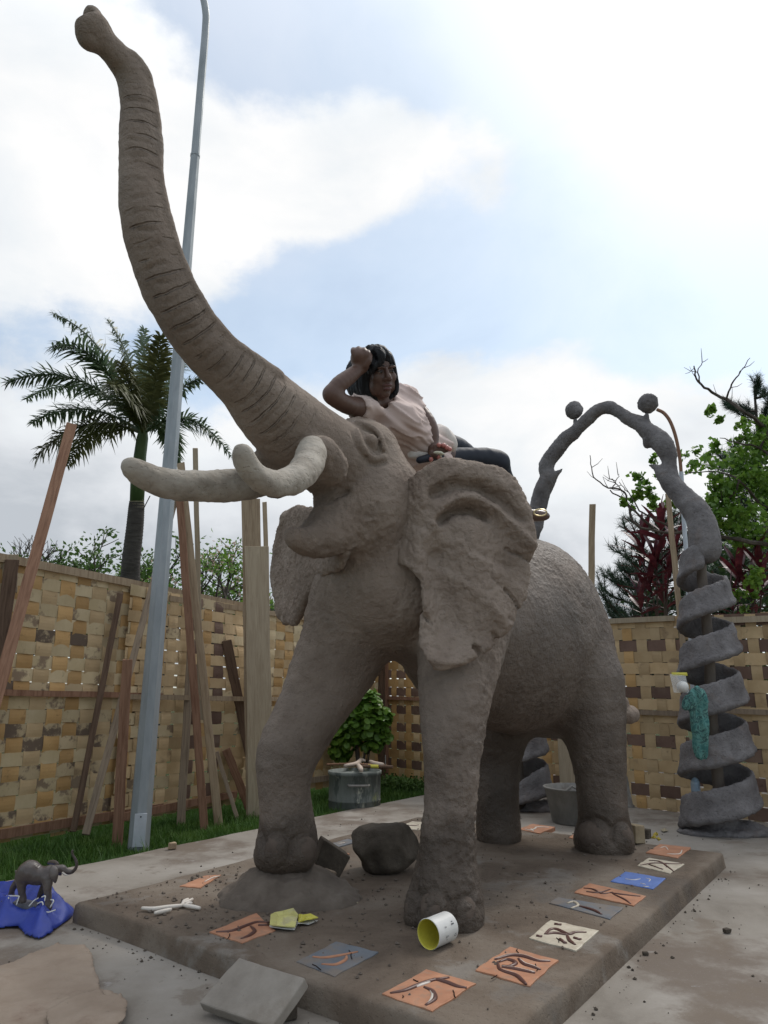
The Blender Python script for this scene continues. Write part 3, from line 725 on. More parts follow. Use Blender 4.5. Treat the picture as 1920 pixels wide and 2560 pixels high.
EAR = [c4(*p) for p in [(150, 230), (230, 170), (300, 125), (420, 105), (560, 125), (700, 165), (790, 230), (840, 310), (862, 380), (890, 500), (912, 650), (880, 745), (888, 800), (868, 890), (850, 970), (815, 1030),
    (785, 1090), (740, 1160), (712, 1190), (660, 1195), (690, 1215), (640, 1255), (580, 1290), (545, 1240), (560, 1300), (470, 1350), (380, 1380), (290, 1365), (240, 1310), (220, 1200), (225, 1100), (240, 1000), (215, 850), (185, 770), (130, 700), (110, 400)]]
e0 = abz(at_b(905 * K, 1150 * K, 1.74))
ear(EAR, (.80, .60), e0,
    [([c4(*p) for p in [(125, 230), (135, 420), (135, 560), (120, 690)]], .060, -.15),
     ([c4(*p) for p in [(230, 560), (420, 640), (640, 780), (800, 900)]], .034, .019), ([c4(*p) for p in [(240, 700), (420, 830), (600, 980), (720, 1100)]], .032, .017), ([c4(*p) for p in [(300, 600), (500, 680), (760, 770)]], .026, -.014),
     ([c4(*p) for p in [(240, 330), (330, 240), (450, 210), (600, 230), (720, 310), (800, 420), (860, 560)]], .085, .045),
     ([c4(*p) for p in [(300, 520), (340, 420), (440, 360), (540, 365), (650, 430), (740, 520), (860, 650)]], .036, .058),
     ([c4(*p) for p in [(330, 490), (420, 430), (520, 425), (600, 470)]], .028, -.072),
     ([c4(*p) for p in [(300, 330), (420, 280), (560, 290), (700, 370), (800, 480)]], .030, -.055),
     ([c4(*p) for p in [(520, 560), (560, 800), (640, 1000)]], .13, .06),
     ([c4(*p) for p in [(330, 700), (360, 900), (400, 1080)]], .07, -.06),
     ([c4(*p) for p in [(240, 800), (250, 1000)]], .03, .03),
     ([c4(*p) for p in [(250, 1300), (330, 1330), (450, 1320), (600, 1250)]], .06, .06)],
    .027, 'ear facing the camera, folded over along the top',
    lambda p, q: .05 * p, 3,
    cuts=[([c4(*p) for p in [(700, 890), (760, 950), (815, 1030)]], .012, .030), ([c4(*p) for p in [(720, 660), (800, 690), (885, 745)]], .014, .035),
          ([c4(*p) for p in [(240, 1030), (300, 1090)]], .012, .025), ([c4(*p) for p in [(640, 1150), (690, 1200)]], .012, .03), ([c4(*p) for p in [(530, 1220), (575, 1290)]], .012, .03),
          ([c4(*p) for p in [(720, 1060), (785, 1090)]], .010, .02), ([c4(*p) for p in [(610, 760), (620, 830), (680, 880)]], .012, .015)])
EARF = [(640, 1090), (622, 1105), (606, 1135), (597, 1165), (593, 1200), (589, 1250), (594, 1290), (602, 1325), (617, 1352), (640, 1352), (655, 1325), (668, 1290), (690, 1250), (740, 1230), (760, 1150), (700, 1100)]
e1 = abz(at_b(690 * K, 1200 * K, .92))
ear(EARF, (.55, -.83), e1, [([(620, 1120), (608, 1200), (612, 1320)], .05, .03), ([(645, 1200), (640, 1280)], .05, -.03)], .026, 'far ear showing below the jaw',
    lambda p, q: 0 * p, 9)

# ================================================================== woven bamboo fences
def weave(label, p0, p1, zb, zt, pitch_v, wv, pitch_h, wh, seed, vmats, hmat_fn, rails=(), posts=(), lean=0.0, bulge=None, wavy=.0, gap_top=None, overshoot=.02, stubs=(), vskip=(), offn=0.0):
    """p0,p1 ground ends; zb/zt = (at p0, at p1)"""
    p0 = Vector((*p0, 0)); p1 = Vector((*p1, 0)); d = (p1 - p0); L_ = d.length; d.normalize()
    n = Vector((d.y, -d.x, 0))
    if n.dot(-(p0 + p1)) < 0: n = -n
    root = thing('woven_fence', ((p0 + p1) / 2).to_tuple()[:2] + (zb[0],), label, 'fence', None)
    rn = random.Random(seed); nc = int(L_ / pitch_v); Hh = (zt[0] - zb[0] + zt[1] - zb[1]) / 2; nr = int((Hh - .02) / pitch_h)
    def pt(s, t, o):      # s along (0..1), t up (0..1)
        z0 = zb[0] + (zb[1] - zb[0]) * s; z1 = zt[0] + (zt[1] - zt[0]) * s; z = z0 + (z1 - z0) * t
        off = o + offn + lean * t + wavy * math.sin(9 * s + 5 * t + seed) * math.sin(3.1 * t + seed)
        if bulge: off += bulge(s, t)
        return p0 + d * (L_ * s) + n * off + Vector((0, 0, z))
    amp = .0055
    jit = [rn.uniform(-.012, .012) for _ in range(nc + 1)]
    for j in range(nc):
        if j in vskip: continue
        s_mid = (j + .5) / nc; hw = wv / 2 / L_ * (1 + rn.uniform(-.10, .08)); V = []; F = []; m = nr * 4 + 1
        tt0 = rn.uniform(-.012, .004); tt1 = 1.0 - rn.uniform(0, .012)
        sk = rn.uniform(-.006, .006)
        for k in range(m):
            t = tt0 + (tt1 - tt0) * k / (m - 1)
            # over in front of row i when (i + j) is even
            ph = math.cos(math.pi * (k / 4 - .5)) * (1 if j % 2 == 0 else -1)
            for si in (-1, 1):
                s = s_mid + hw * si + (sk * (t - .5) + jit[j] * .3) / L_
                V.append(pt(s, t, amp * ph + .0015 * (j % 3)))
        V = np.array([tuple(v) for v in V]); nn = np.array(n); V2 = V - nn * .003; q = len(V)
        for k in range(m - 1):
            a = 2 * k; F.append((a, a + 1, a + 3, a + 2)); F.append((q + a, q + a + 2, q + a + 3, q + a + 1))
            F.append((a, a + 2, q + a + 2, q + a)); F.append((a + 1, q + a + 1, q + a + 3, a + 3))
        F.append((0, q, q + 1, 1)); e = 2 * (m - 1); F.append((e, e + 1, q + e + 1, q + e))
        mesh('upright_strip', np.vstack([V, V2]), F, M[vmats[rn.randrange(len(vmats))]], root)
    for i in range(nr):
        t_mid = (i + .5) / nr; hh = wh / 2 / Hh * (1 + rn.uniform(-.03, .02)); V = []; F = []; m = nc * 4 + 1
        if gap_top is not None and i == nr - 1: hh *= gap_top; t_mid -= .1 / nr
        s0 = rn.uniform(-overshoot, 0) / L_; s1 = 1 + rn.uniform(0, overshoot) / L_; sk = rn.uniform(-.010, .010) / Hh
        for k in range(m):
            s = s0 + (s1 - s0) * k / (m - 1)
            ph = math.cos(math.pi * (k / 4 - .5)) * (-1 if i % 2 == 0 else 1)
            for si in (-1, 1): V.append(pt(s, t_mid + hh * si + sk * (s - .5) + rn.uniform(-.0010, .0010), amp * ph))
        V = np.array([tuple(v) for v in V]); nn = np.array(n); V2 = V - nn * .003; q = len(V)
        for k in range(m - 1):
            a = 2 * k; F.append((a, a + 1, a + 3, a + 2)); F.append((q + a, q + a + 2, q + a + 3, q + a + 1))
            F.append((a, a + 2, q + a + 2, q + a)); F.append((a + 1, q + a + 1, q + a + 3, a + 3))
        F.append((0, q, q + 1, 1)); e = 2 * (m - 1); F.append((e, e + 1, q + e + 1, q + e))
        mesh('crosswise_strip', np.vstack([V, V2]), F, M[hmat_fn(i, nr, rn)], root)
    for (t0, t1, hgt, th, mt, sa, sb) in rails:
        mb = MB(); A_ = pt(sa, t0, .018 + th / 2); B_ = pt(sb, t1, .018 + th / 2); ax = (B_ - A_); ln = ax.length; ax.normalize()
        segs = max(2, int(ln / .5)); up = n.cross(ax).normalized(); up = up if up.z > 0 else -up
        V = []; F = []
        for k in range(segs + 1):
            c = A_ + ax * (ln * k / segs) + n * rn.uniform(-.003, .003) + up * rn.uniform(-.004, .004)
            for (u_, v_) in ((-1, -1), (1, -1), (1, 1), (-1, 1)): V.append(c + n * (th / 2 * u_) + up * (hgt / 2 * v_ * (1 + rn.uniform(-.05, .05))))
        for k in range(segs):
            for e_ in range(4): F.append((4 * k + e_, 4 * k + (e_ + 1) % 4, 4 * k + 4 + (e_ + 1) % 4, 4 * k + 4 + e_))
        F.append((3, 2, 1, 0)); q = 4 * segs; F.append((q, q + 1, q + 2, q + 3)); mb.add(V, F)
        mb.build('rail', M[mt], root)
    for (s, zlo, zhi, w_, th, mt, ox, lean_s) in posts:
        c0 = pt(s, 0, ox); c1 = pt(s + lean_s, 1, ox); V = []
        u = (c1 - c0).normalized(); lo = c0 + u * zlo; hi = c0 + u * ((c1 - c0).length + zhi)
        for c in (lo, hi):
            for (u_, v_) in ((-1, -1), (1, -1), (1, 1), (-1, 1)): V.append(c + n * (th / 2 * u_) + d * (w_ / 2 * v_))
        mb = MB(); mb.add(V, [(0, 1, 5, 4), (1, 2, 6, 5), (2, 3, 7, 6), (3, 0, 4, 7), (3, 2, 1, 0), (4, 5, 6, 7)]); mb.build('post', M[mt], root)
    return root, pt
LD = Vector((1.6, 2.36, 0)).normalized()
def lf(s): p = Vector((-3.19, 6.29, 0)) + LD * s; return (p.x, p.y)
def hA(i, n, r): return 'bark_strip' if (i in (3, 6) and False) else ('pale_strip' if r.random() < .85 else 'straw')
M['pale_bark'] = strip('pale_strip_with_bark_patches', (.40, .30, .175), (.50, .39, .24), (.115, .080, .060), .92, .46, .54)
def hA(i, n, r): return 'pale_bark' if i in (1, 4, 6, 7, 10, 14) else 'pale_strip'
weave('straw coloured woven fence panel at the left edge, with a reddish middle rail', lf(-2.1), lf(1.28), (.0, .02), (2.46, 2.32), .168, .150, .118, .1155, 3,
      ['gold', 'gold', 'straw'], hA, rails=[(.99, .99, .075, .03, 'wood_pale', -.02, 1.5), (.51, .51, .052, .03, 'wood_red', 0, 1.17), (.03, .03, .075, .035, 'wood_red', 0, 1.10)],
      gap_top=.72, lean=-.02, stubs=(), posts=[])
def hB(i, n, r): return ['bark_strip', 'straw', 'pale_strip', 'straw'][r.randrange(4)] if i % 2 else ('straw' if r.random() < .6 else 'pale_strip')
weave('golden woven bamboo fence panel with dark bark patches behind the lamp post', lf(1.02), lf(2.62), (.02, .02), (2.30, 2.24), .150, .120, .118, .112, 7,
      ['straw', 'gold', 'bark_strip', 'straw'], hB, rails=[(.51, .51, .05, .03, 'wood_pale', .0, 1.0), (.02, .045, .07, .03, 'wood_red', 0, .98)],
      wavy=.010, offn=.035, bulge=lambda s, t: .22 * max(0, s - .45) ** 2 * math.sin(math.pi * min(1, t * 1.1)) * 3, posts=[])
def hC(i, n, r): return 'pale_strip' if r.random() < .5 else 'straw'
weave('faded crinkled woven fence panel between the leaning planks and the corner', lf(2.72), lf(5.62), (.04, .0), (2.22, 2.20), .165, .150, .112, .106, 13,
      ['straw', 'pale_strip', 'gold'], hC, rails=[(.99, .99, .06, .03, 'wood_pale', -.42, 1.0), (.51, .51, .05, .03, 'wood_pale', -.25, 1.0), (.05, .05, .07, .03, 'wood_grey', 0, 1)],
      wavy=.022, posts=[(.985, 0, .0, .10, .08, 'wood_dark', .03, 0)])
RD0 = (.02, 10.98); RD1 = (3.02, 7.97)
def hD(i, n, r): return 'bark_strip' if i in (1, 5, 9, 13, 16) else 'straw'
rf = lambda s: (RD0[0] + (RD1[0] - RD0[0]) * s / 4.25, RD0[1] + (RD1[1] - RD0[1]) * s / 4.25)
weave('woven bamboo fence panel seen between the elephant legs, chequered with dark squares', rf(-.04), rf(2.22), (.05, .0), (2.2, 2.12), .150, .115, .122, .118, 17,
      ['gold', 'straw', 'gold'], lambda i, n, r: 'bark_strip' if i % 2 else 'gold', rails=[(.515, .515, .05, .03, 'wood_red', 0, 1), (.99, .99, .06, .03, 'wood_pale', 0, 1)], posts=[(.015, 0, .02, .16, .07, 'wood_red', .03, 0)])
weave('woven bamboo fence panel with rows of dark squares behind the elephant rump', rf(2.22), rf(4.55), (.0, .0), (2.12, 2.05), .165, .118, .124, .1215, 19,
      ['straw', 'straw', 'gold'], hD, rails=[(.49, .49, .05, .03, 'wood_grey', 0, 1), (.985, .985, .06, .03, 'board', 0, 1.0)])
weave('woven fence panel with dark squares at the right edge behind the spiral column', rf(4.62), rf(7.4), (.0, .0), (2.05, 1.93), .150, .100, .124, .1215, 23,
      ['straw', 'gold', 'straw'], lambda i, n, r: 'bark_strip' if i % 2 == 0 else 'straw', rails=[(.515, .50, .05, .03, 'wood_grey', 0, 1), (.965, .965, .06, .03, 'board', 0, 1.0)])

# ================================================================== leaning timber
def plank(label, P0, P1, wd, th, mt, face=None, group='loose timber along the left fence', name='timber_plank', cat='plank', taper=1.0, seed=0, grooves=0):
    """rectangular timber; local z runs along the grain"""
    P0 = Vector(P0); P1 = Vector(P1); z = (P1 - P0); ln = z.length; z.normalize()
    fv = Vector(face) if face else Vector((0, 0, CAMZ)) - P0
    y = (fv - z * fv.dot(z)).normalized(); x = y.cross(z).normalized()
    rn = random.Random(hash(label) % 9999 if False else seed + int(abs(P0.x) * 100)); V = []; F = []; n = 8
    for k in range(n + 1):
        c = Vector((rn.uniform(-.004, .004), rn.uniform(-.004, .004), ln * k / n)); ws = wd * (1 + (taper - 1) * k / n) * (1 + rn.uniform(-.03, .03))
        for (u_, v_) in ((-1, -1), (1, -1), (1, 1), (-1, 1)): V.append(c + Vector((ws / 2 * u_, th / 2 * v_, rn.uniform(-.01, .01) if k in (0, n) else 0)))
    for k in range(n):
        for e_ in range(4): F.append((4 * k + e_, 4 * k + (e_ + 1) % 4, 4 * k + 4 + (e_ + 1) % 4, 4 * k + 4 + e_))
    F.append((3, 2, 1, 0)); q = 4 * n; F.append((q, q + 1, q + 2, q + 3))
    me = bpy.data.meshes.new(name); me.from_pydata([tuple(v) for v in V], [], F); me.materials.append(M[mt]); me.update()
    o = bpy.data.objects.new(name, me); COL.objects.link(o); o.matrix_world = Matrix.Translation(P0) @ Matrix((x, y, z)).transposed().to_4x4()
    ORG[o.name] = P0; bevel(o, .004, 1); return tag(o, label, cat, group)
FL = (lf(0), lf(5))
NOP = 1
def onfence(x, y, off):       # a point this far in front of the left fence
    n = Vector((LD.y, -LD.x, 0)); p = Vector((*lf(0), 0)) + n * off; q = p + LD
    return at_line(x, y, (p.x, p.y), (q.x, q.y))
def pxw(P, px): return px * depth(P) / FPX
def lean(label, x0, y0, x1, y1, off0, off1, wpx, th, mt, **k):
    A_ = onfence(x0, y0, off0); B_ = onfence(x1, y1, off1); return plank(label, A_, B_, pxw((A_ + B_) / 2, wpx), th, mt, **k)
lean('reddish plank leaning against the fence at the left edge, its top standing far above it', -25, 1800, 178, 1062, .75, .20, 27, .035, 'wood_red', seed=1)
lean('thick short reddish post stump standing before the fence, left of the lamp post', 291, 2142, 318, 1648, .55, .50, 25, .08, 'wood_red', seed=2, group=None)
lean('long grey pole slanting from the grass up behind the lamp post', 214, 2088, 441, 1240, .30, .22, 17, .04, 'wood_grey', seed=3)
lean('reddish split plank leaning steeply, first right of the lamp post', 514, 2100, 448, 1245, .62, .28, 19, .035, 'wood_red', seed=4)
lean('rough pale timber with bark edge, leaning beside the reddish split plank', 549, 2090, 452, 1158, .55, .26, 20, .045, 'wood_pale', seed=5)
lean('thin pale batten standing upright behind the crossed timbers', 503, 1800, 488, 1120, .18, .16, 13, .025, 'board', seed=6)
lean('dark weathered batten leaning on the fence behind the long planks', 452, 2062, 478, 1600, .20, .12, 20, .03, 'wood_grey', seed=7)
lean('dark brown plank tilted to the left against the faded fence panel', 640, 1960, 566, 1600, .28, .10, 24, .04, 'wood_dark', seed=8)
lean('short reddish brown board tilted beside the wide dusty plank', 622, 2020, 566, 1874, .32, .16, 20, .035, 'wood_red', seed=9)
lean('slim brown stick leaning low against the faded fence panel', 600, 2070, 542, 1880, .42, .14, 10, .02, 'wood_grey', seed=10)
lean('wide dusty plank with slanting saw marks standing behind the raised foreleg', 652, 2078, 642, 1365, .55, .52, 61, .035, 'board', seed=11)
lean('narrower tall plank standing behind the wide dusty plank', 640, 2060, 627, 1246, .50, .46, 48, .03, 'wood_pale', seed=12)
lean('slim light batten standing against the wide dusty plank', 676, 2040, 662, 1255, .45, .42, 12, .03, 'board', seed=13)
lean('dark broad plank of the fence frame at the very left edge', -70, 2150, 30, 1400, .10, .06, 34, .03, 'wood_dark', seed=14)
lean('dark slanting strip standing in for the shade where the first two fence panels meet', 183, 2080, 300, 1485, .10, .05, 15, .03, 'wood_dark', seed=15)  # dark strip added to stand in for the shade between the overlapping mats
lean('pale square stub standing above the fence top at the left edge', 24, 1480, 27, 1388, .02, .02, 34, .02, 'board', seed=16, group=None)
# stakes at the right fence
def onr(x, y, off=-.1):
    n = Vector((-.707, -.707, 0)); p = Vector((*RD0, 0)) + n * off; q = Vector((*RD1, 0)) + n * off; return at_line(x, y, (p.x, p.y), (q.x, q.y))
A_ = onr(1470, 2000); B_ = onr(1481, 1261); plank('upright light wooden stake rising above the fence behind the elephant rump', A_, B_, pxw(B_, 15), .04, 'wood_pale', seed=20, group='stakes of the right fence', name='stake', cat='stake')
A_ = onr(1716, 1700, .06); B_ = onr(1669, 1236, -.04); plank('light wooden stake leaning left between the spiral column and the red plant', A_, B_, pxw(B_, 13), .05, 'wood_pale', seed=21, group='stakes of the right fence', name='stake', cat='stake')
# wide pale board behind the rear legs
A_ = onr(1425, 1975, .25); B_ = onr(1405, 1780, .12); plank('pale dusty board leaning on the fence between the rear legs', A_, B_, pxw(B_, 44), .03, 'board', seed=22, group=None, taper=.75)

# ================================================================== lamp post
def lamp_post():
    base = at_z(345, 2128, -.08); dd = depth(base)
    root = thing('lamp_post', base, 'tall grey galvanised octagonal lamp post rising out of the picture', 'lamp post')
    def P(x, y): r = ray(x, y); k = math.hypot(base.x, base.y) / math.hypot(r.x, r.y); return Vector((0, 0, CAMZ)) + r * k
    rows = [(345, 2128, 29), (362, 1850, 27), (385, 1500, 24.5), (407, 1200, 22), (430, 880, 19), (452, 600, 14.5), (476, 387, 12.5)]
    mb = MB(); Ps = []
    top = P(476, 387); n = 18
    hz = top.z
    for i in range(n + 1):
        z = -.12 + (hz + .12) * i / n; Ps.append((base.x, base.y, z))
    r0 = pxw(base, 27.5); r1 = pxw(top, 11.5)
    for i in range(8): pass
    mb.tube(Ps, [r0 + (r1 - r0) * i / n for i in range(n + 1)], n=8)
    mb.build('shaft', M['galv'], root)
    # upper section and the bend of the arm towards the left
    a = Vector((base.x, base.y, hz)); mb = MB(); pts = [a, a + Vector((0, 0, 1.0)), a + Vector((0, 0, 1.75)), a + Vector((-.02, 0, 2.05)), a + Vector((-.10, 0, 2.35)), a + Vector((-.28, 0, 2.7)), a + Vector((-.6, 0, 2.95)), a + Vector((-1.1, 0, 3.15))]
    pts = [Vector(p) for p in spline([tuple(p) for p in pts], 4)]
    mb.tube(pts, [r1 * .92 - .012 * i / len(pts) for i in range(len(pts))], n=12)
    mb.build('arm', M['galv'], root)
    mb = MB(); mb.tube([a - Vector((0, 0, .012)), a + Vector((0, 0, .012))], r1 * 1.05, n=12); mb.build('joint_collar', M['galv'], root)
    # service door plate at the foot
    c = at_depth(347, 2120, depth(base)); q = Vector((0, 0, CAMZ)) - base; q.z = 0; q.normalize(); side = q.cross(Vector((0, 0, 1)))
    mb = MB(); Mr = Matrix((side, q, Vector((0, 0, 1)))).transposed()
    mb.box(Vector((base.x, base.y, .10)) + q * (r0 + .006) - side * -.0, .10, .012, .26, Mr); o = mb.build('cover_plate', M['galv_light'], root); bevel(o, .003)
    mb = MB(); mb.tube([Vector((base.x, base.y, .205)) + q * (r0 + .011), Vector((base.x, base.y, .205)) + q * (r0 + .016)], .007, n=8); mb.build('bolt', M['iron'], root)
    return root
M['galv_light'] = flat('light_galvanised_steel', (.50, .53, .57), .5, .5, .3, bumps=[(60, .1, .001)])
M['iron'] = flat('dark_iron', (.05, .05, .055), .5, .4, .5)
lamp_post()
# bent rod and pipe at the right
def bent():
    pts = [(1643, 1024), (1660, 1033), (1676, 1055), (1690, 1095), (1700, 1150), (1704, 1200)]
    P = [onr(x, y, .12) for x, y in pts]; mb = MB(); mb.tube([tuple(p) for p in spline([tuple(p) for p in P], 4)], .020, n=8)
    root = thing('bent_conduit', onr(1725, 1700, .12), 'thin conduit beside the arch, bent over at its reddish top', 'conduit')
    mb.build('bent_top', M['wood_red'], root)
    P = [onr(x, y, .12) for x, y in [(1703, 1180), (1711, 1320), (1717, 1400), (1725, 1560), (1735, 1800), (1745, 2040)]]
    mb = MB(); mb.tube([tuple(p) for p in P], .024, n=10); mb.build('pipe', M['galv_light'], root)
bent()

# ================================================================== arch of two figures on spiral columns
def arch():
    b1 = at_z(1802, 2082, 0); b2 = at_z(1300, 2022, 0)
    root = thing('arch_sculpture', ((b1 + b2) / 2), 'grey cement arch of two faceless figures joining arms above spiral columns', 'sculpture')
    p, q = (b1.x, b1.y), (b2.x, b2.y)
    def S(x, y, hw): P = at_line(x, y, p, q); return (*P, hw * depth(P) / FPX)
    def grid(rows, h=.014, pad=.12):
        A_ = np.array(rows); return Field(A_[:, :3].min(0) - pad - .1, A_[:, :3].max(0) + pad + .1, h)
    # figures: c3 = crop coordinates
    c3 = lambda x, y: (1300 + x / 2.676, 850 + y / 2.676)
    def ch(rows): return [S(*c3(x, y), hw / 2.676) for x, y, hw in rows]
    figA = ch([(60, 1390, 48), (100, 1250, 50), (120, 1130, 54), (150, 1010, 58), (190, 920, 54), (180, 860, 44), (210, 780, 50), (300, 670, 50), (380, 600, 44), (450, 530, 40), (520, 470, 40), (575, 450, 38), (610, 450, 36)])
    figB = ch([(610, 450, 36), (660, 480, 38), (730, 530, 44), (800, 560, 52), (860, 610, 56), (930, 670, 66), (975, 740, 62), (1000, 810, 48), (1000, 880, 50), (1010, 950, 60), (1090, 1050, 72), (1180, 1150, 84), (1220, 1240, 92), (1232, 1310, 98), (1236, 1360, 100), (1240, 1400, 96)])
    f = grid(figA + figB, .016)
    f.chain(figA, .03, n=3); f.chain(figB, .03, n=3)
    f.chain(ch([(200, 930, 34), (245, 895, 20), (286, 862, 5)]), .03)       # hips / bows
    f.chain(ch([(160, 830, 34), (165, 880, 36)]), .04)
    f.chain(ch([(970, 890, 42), (915, 855, 24), (866, 836, 7)]), .03)
    f.chain(ch([(880, 640, 40), (855, 690, 28), (850, 705, 20)]), .04)
    f.chain(ch([(950, 900, 40), (985, 960, 44)]), .04)
    f.chain(ch([(370, 560, 16), (368, 530, 14)]), .02); f.chain(ch([(845, 560, 18), (848, 500, 14)]), .02)
    def fin(f, nm, lab=None, amp=1.0):
        V, F = f.nets(); V = relax(V, F, 2); Nn = vnormals(V, F)
        V += Nn * (amp * (.008 * vnoise(V, 10, 3, 2) + .006 * np.abs(vnoise(V, 45, 6, 2))))[:, None]
        o = mesh(nm, V, F, M['arch'], root, smooth=True)
        if lab: o['label'] = lab
        return o
    fin(f, 'joined_figures')
    for rows, sq, lab in ((ch([(363, 472, 57)]), (.95, .95, 1.12), 'oval head on the left figure'), (ch([(855, 425, 64)]), (1.0, .95, .98), 'rounder head on the right figure')):
        r = rows[0]; g = Field(np.array(r[:3]) - .35, np.array(r[:3]) + .35, .012); g.ell(r[:3], (r[3] * sq[0], r[3] * sq[1], r[3] * sq[2]), k=.02); fin(g, 'head', lab, 1.4)
    # spiral ribbons
    for (bp, ztop, lab, phase) in ((b1, 2.42, 'spiral ribbon with raised rim on the right', 0.0), (b2, 2.3, 'spiral ribbon of the column behind the elephant', 2.2)):
        mb = MB(); turns = 5.4; zb_ = -.005 if bp is b1 else .10; nseg = int(turns * 20); V = []; rnn = random.Random(2)
        lean_ = Vector((0, 0, 0))
        sec = 6
        for k in range(nseg + 1):
            u = k / nseg; lx = (.12 if bp is b1 else 0) * u; an = phase + math.pi * .5 + .35 + u * turns * 2 * math.pi; r = (.305 - .120 * u) * (1 + .05 * math.cos(an * 3 + .6))
            z = zb_ + (ztop - zb_) * u - .03; hgt = (.285 - .02 * u); th = .032
            if u < .03: hgt *= .6 + 13 * u
            dirv = Vector((math.cos(an), math.sin(an), 0)); c = Vector((bp.x + lx, bp.y, 0)) + dirv * r
            # cross section: slab with a thick rounded lower rim
            for (rr_, zz_) in ((-th, hgt), (th, hgt), (th * 1.0, hgt * .35), (th * 2.6, hgt * .12), (th * 1.6, -.02), (-th * 1.2, 0)):
                V.append(c + dirv * (rr_ + rnn.uniform(-.004, .004)) + Vector((0, 0, z + zz_ + rnn.uniform(-.004, .004))))
        F = []
        for k in range(nseg):
            for e in range(sec): F.append((sec * k + e, sec * k + (e + 1) % sec, sec * k + sec + (e + 1) % sec, sec * k + sec + e))
        F.append(tuple(range(sec))[::-1]); F.append(tuple(sec * nseg + e for e in range(sec)))
        mb.add(V, F); o = mb.build('spiral_ribbon', M['arch'], root, smooth=True); o['label'] = lab
        s_ = o.modifiers.new('sub', 'SUBSURF'); s_.levels = 2; s_.render_levels = 2
        tx = bpy.data.textures.new('lumps', 'CLOUDS'); tx.noise_scale = .05; dm = o.modifiers.new('disp', 'DISPLACE'); dm.texture = tx; dm.strength = .030; dm.mid_level = .5
        mb = MB(); mb.tube([(bp.x + .01 * math.sin(i) + (.12 if bp is b1 else 0) * i / 12, bp.y, -.02 + i * (ztop + .15) / 12) for i in range(13)], [.052 - .0005 * i for i in range(13)], n=12)
        mb.build('column_pole', M['pole'], root, smooth=True)
        g = Field(np.array((bp.x - .55, bp.y - .5, -.15)), np.array((bp.x + .55, bp.y + .5, .3)), .016)
        g.ell((bp.x + .10, bp.y, .015), (.30, .26, .055), k=.03); g.ell((bp.x + .24, bp.y - .05, .02), (.16, .18, .07), k=.03); g.ell((bp.x - .12, bp.y, .01), (.26, .22, .03), k=.03); g.ell((bp.x, bp.y, .10), (.15, .15, .10), k=.04)
        fin(g, 'stone_foot', None, 2)
    return b1, b2
M['pole'] = material('brown_column', [(.3, (.12, .095, .078)), (.6, (.17, .14, .115)), (.8, (.22, .185, .155))], 6, 6, .85, bumps=[(40, .4, .005)], stretch=(2, 2, .6))
B1, B2 = arch()

# ================================================================== woman lying on the elephant's head
M['skin'] = material('dark_brown_skin', [(.3, (.085, .045, .032)), (.7, (.125, .068, .049))], 5, 4, .48, None, bumps=[(120, .12, .001)], spec=.45, blot=[(7, .5, .8, (.105, .055, .04), .4)])
M['lip'] = flat('lip_skin', (.13, .055, .05), .4, .5)
M['hair'] = material('black_hair', [(.3, (.006, .006, .007)), (.7, (.014, .014, .017))], 6, 6, .46, .6, bumps=[(14, .8, .006)], spec=.28, stretch=(5, 5, .5))
M['shirt'] = material('pinkish_beige_shirt', [(.3, (.56, .43, .39)), (.7, (.68, .55, .50))], 3, 5, .75, None, bumps=[(260, .2, .0008), (9, .3, .006)], spec=.25)
M['white_cloth'] = material('off_white_cloth', [(.3, (.60, .54, .49)), (.7, (.72, .66, .61))], 3, 5, .8, None, bumps=[(12, .5, .008)], spec=.2)
M['navy'] = material('navy_leggings', [(.3, (.010, .013, .022)), (.7, (.020, .025, .038))], 4, 5, .6, None, bumps=[(200, .3, .0008)], spec=.35)
M['nail'] = flat('painted_nail', (.55, .20, .17), .25, .6)
M['pinkribbon'] = flat('pink_brown_ruffle', (.28, .12, .105), .7, .3)
M['shoe'] = flat('brown_leather_shoe', (.10, .055, .038), .3, .6, bumps=[(40, .3, .002)])
M['gold_metal'] = flat('gold_metal', (.75, .62, .35), .3, .6, .8)
M['eye_white'] = flat('eye_white', (.22, .19, .17), .3, .5); M['eye_dark'] = flat('eye_iris', (.01, .008, .007), .15, .6)
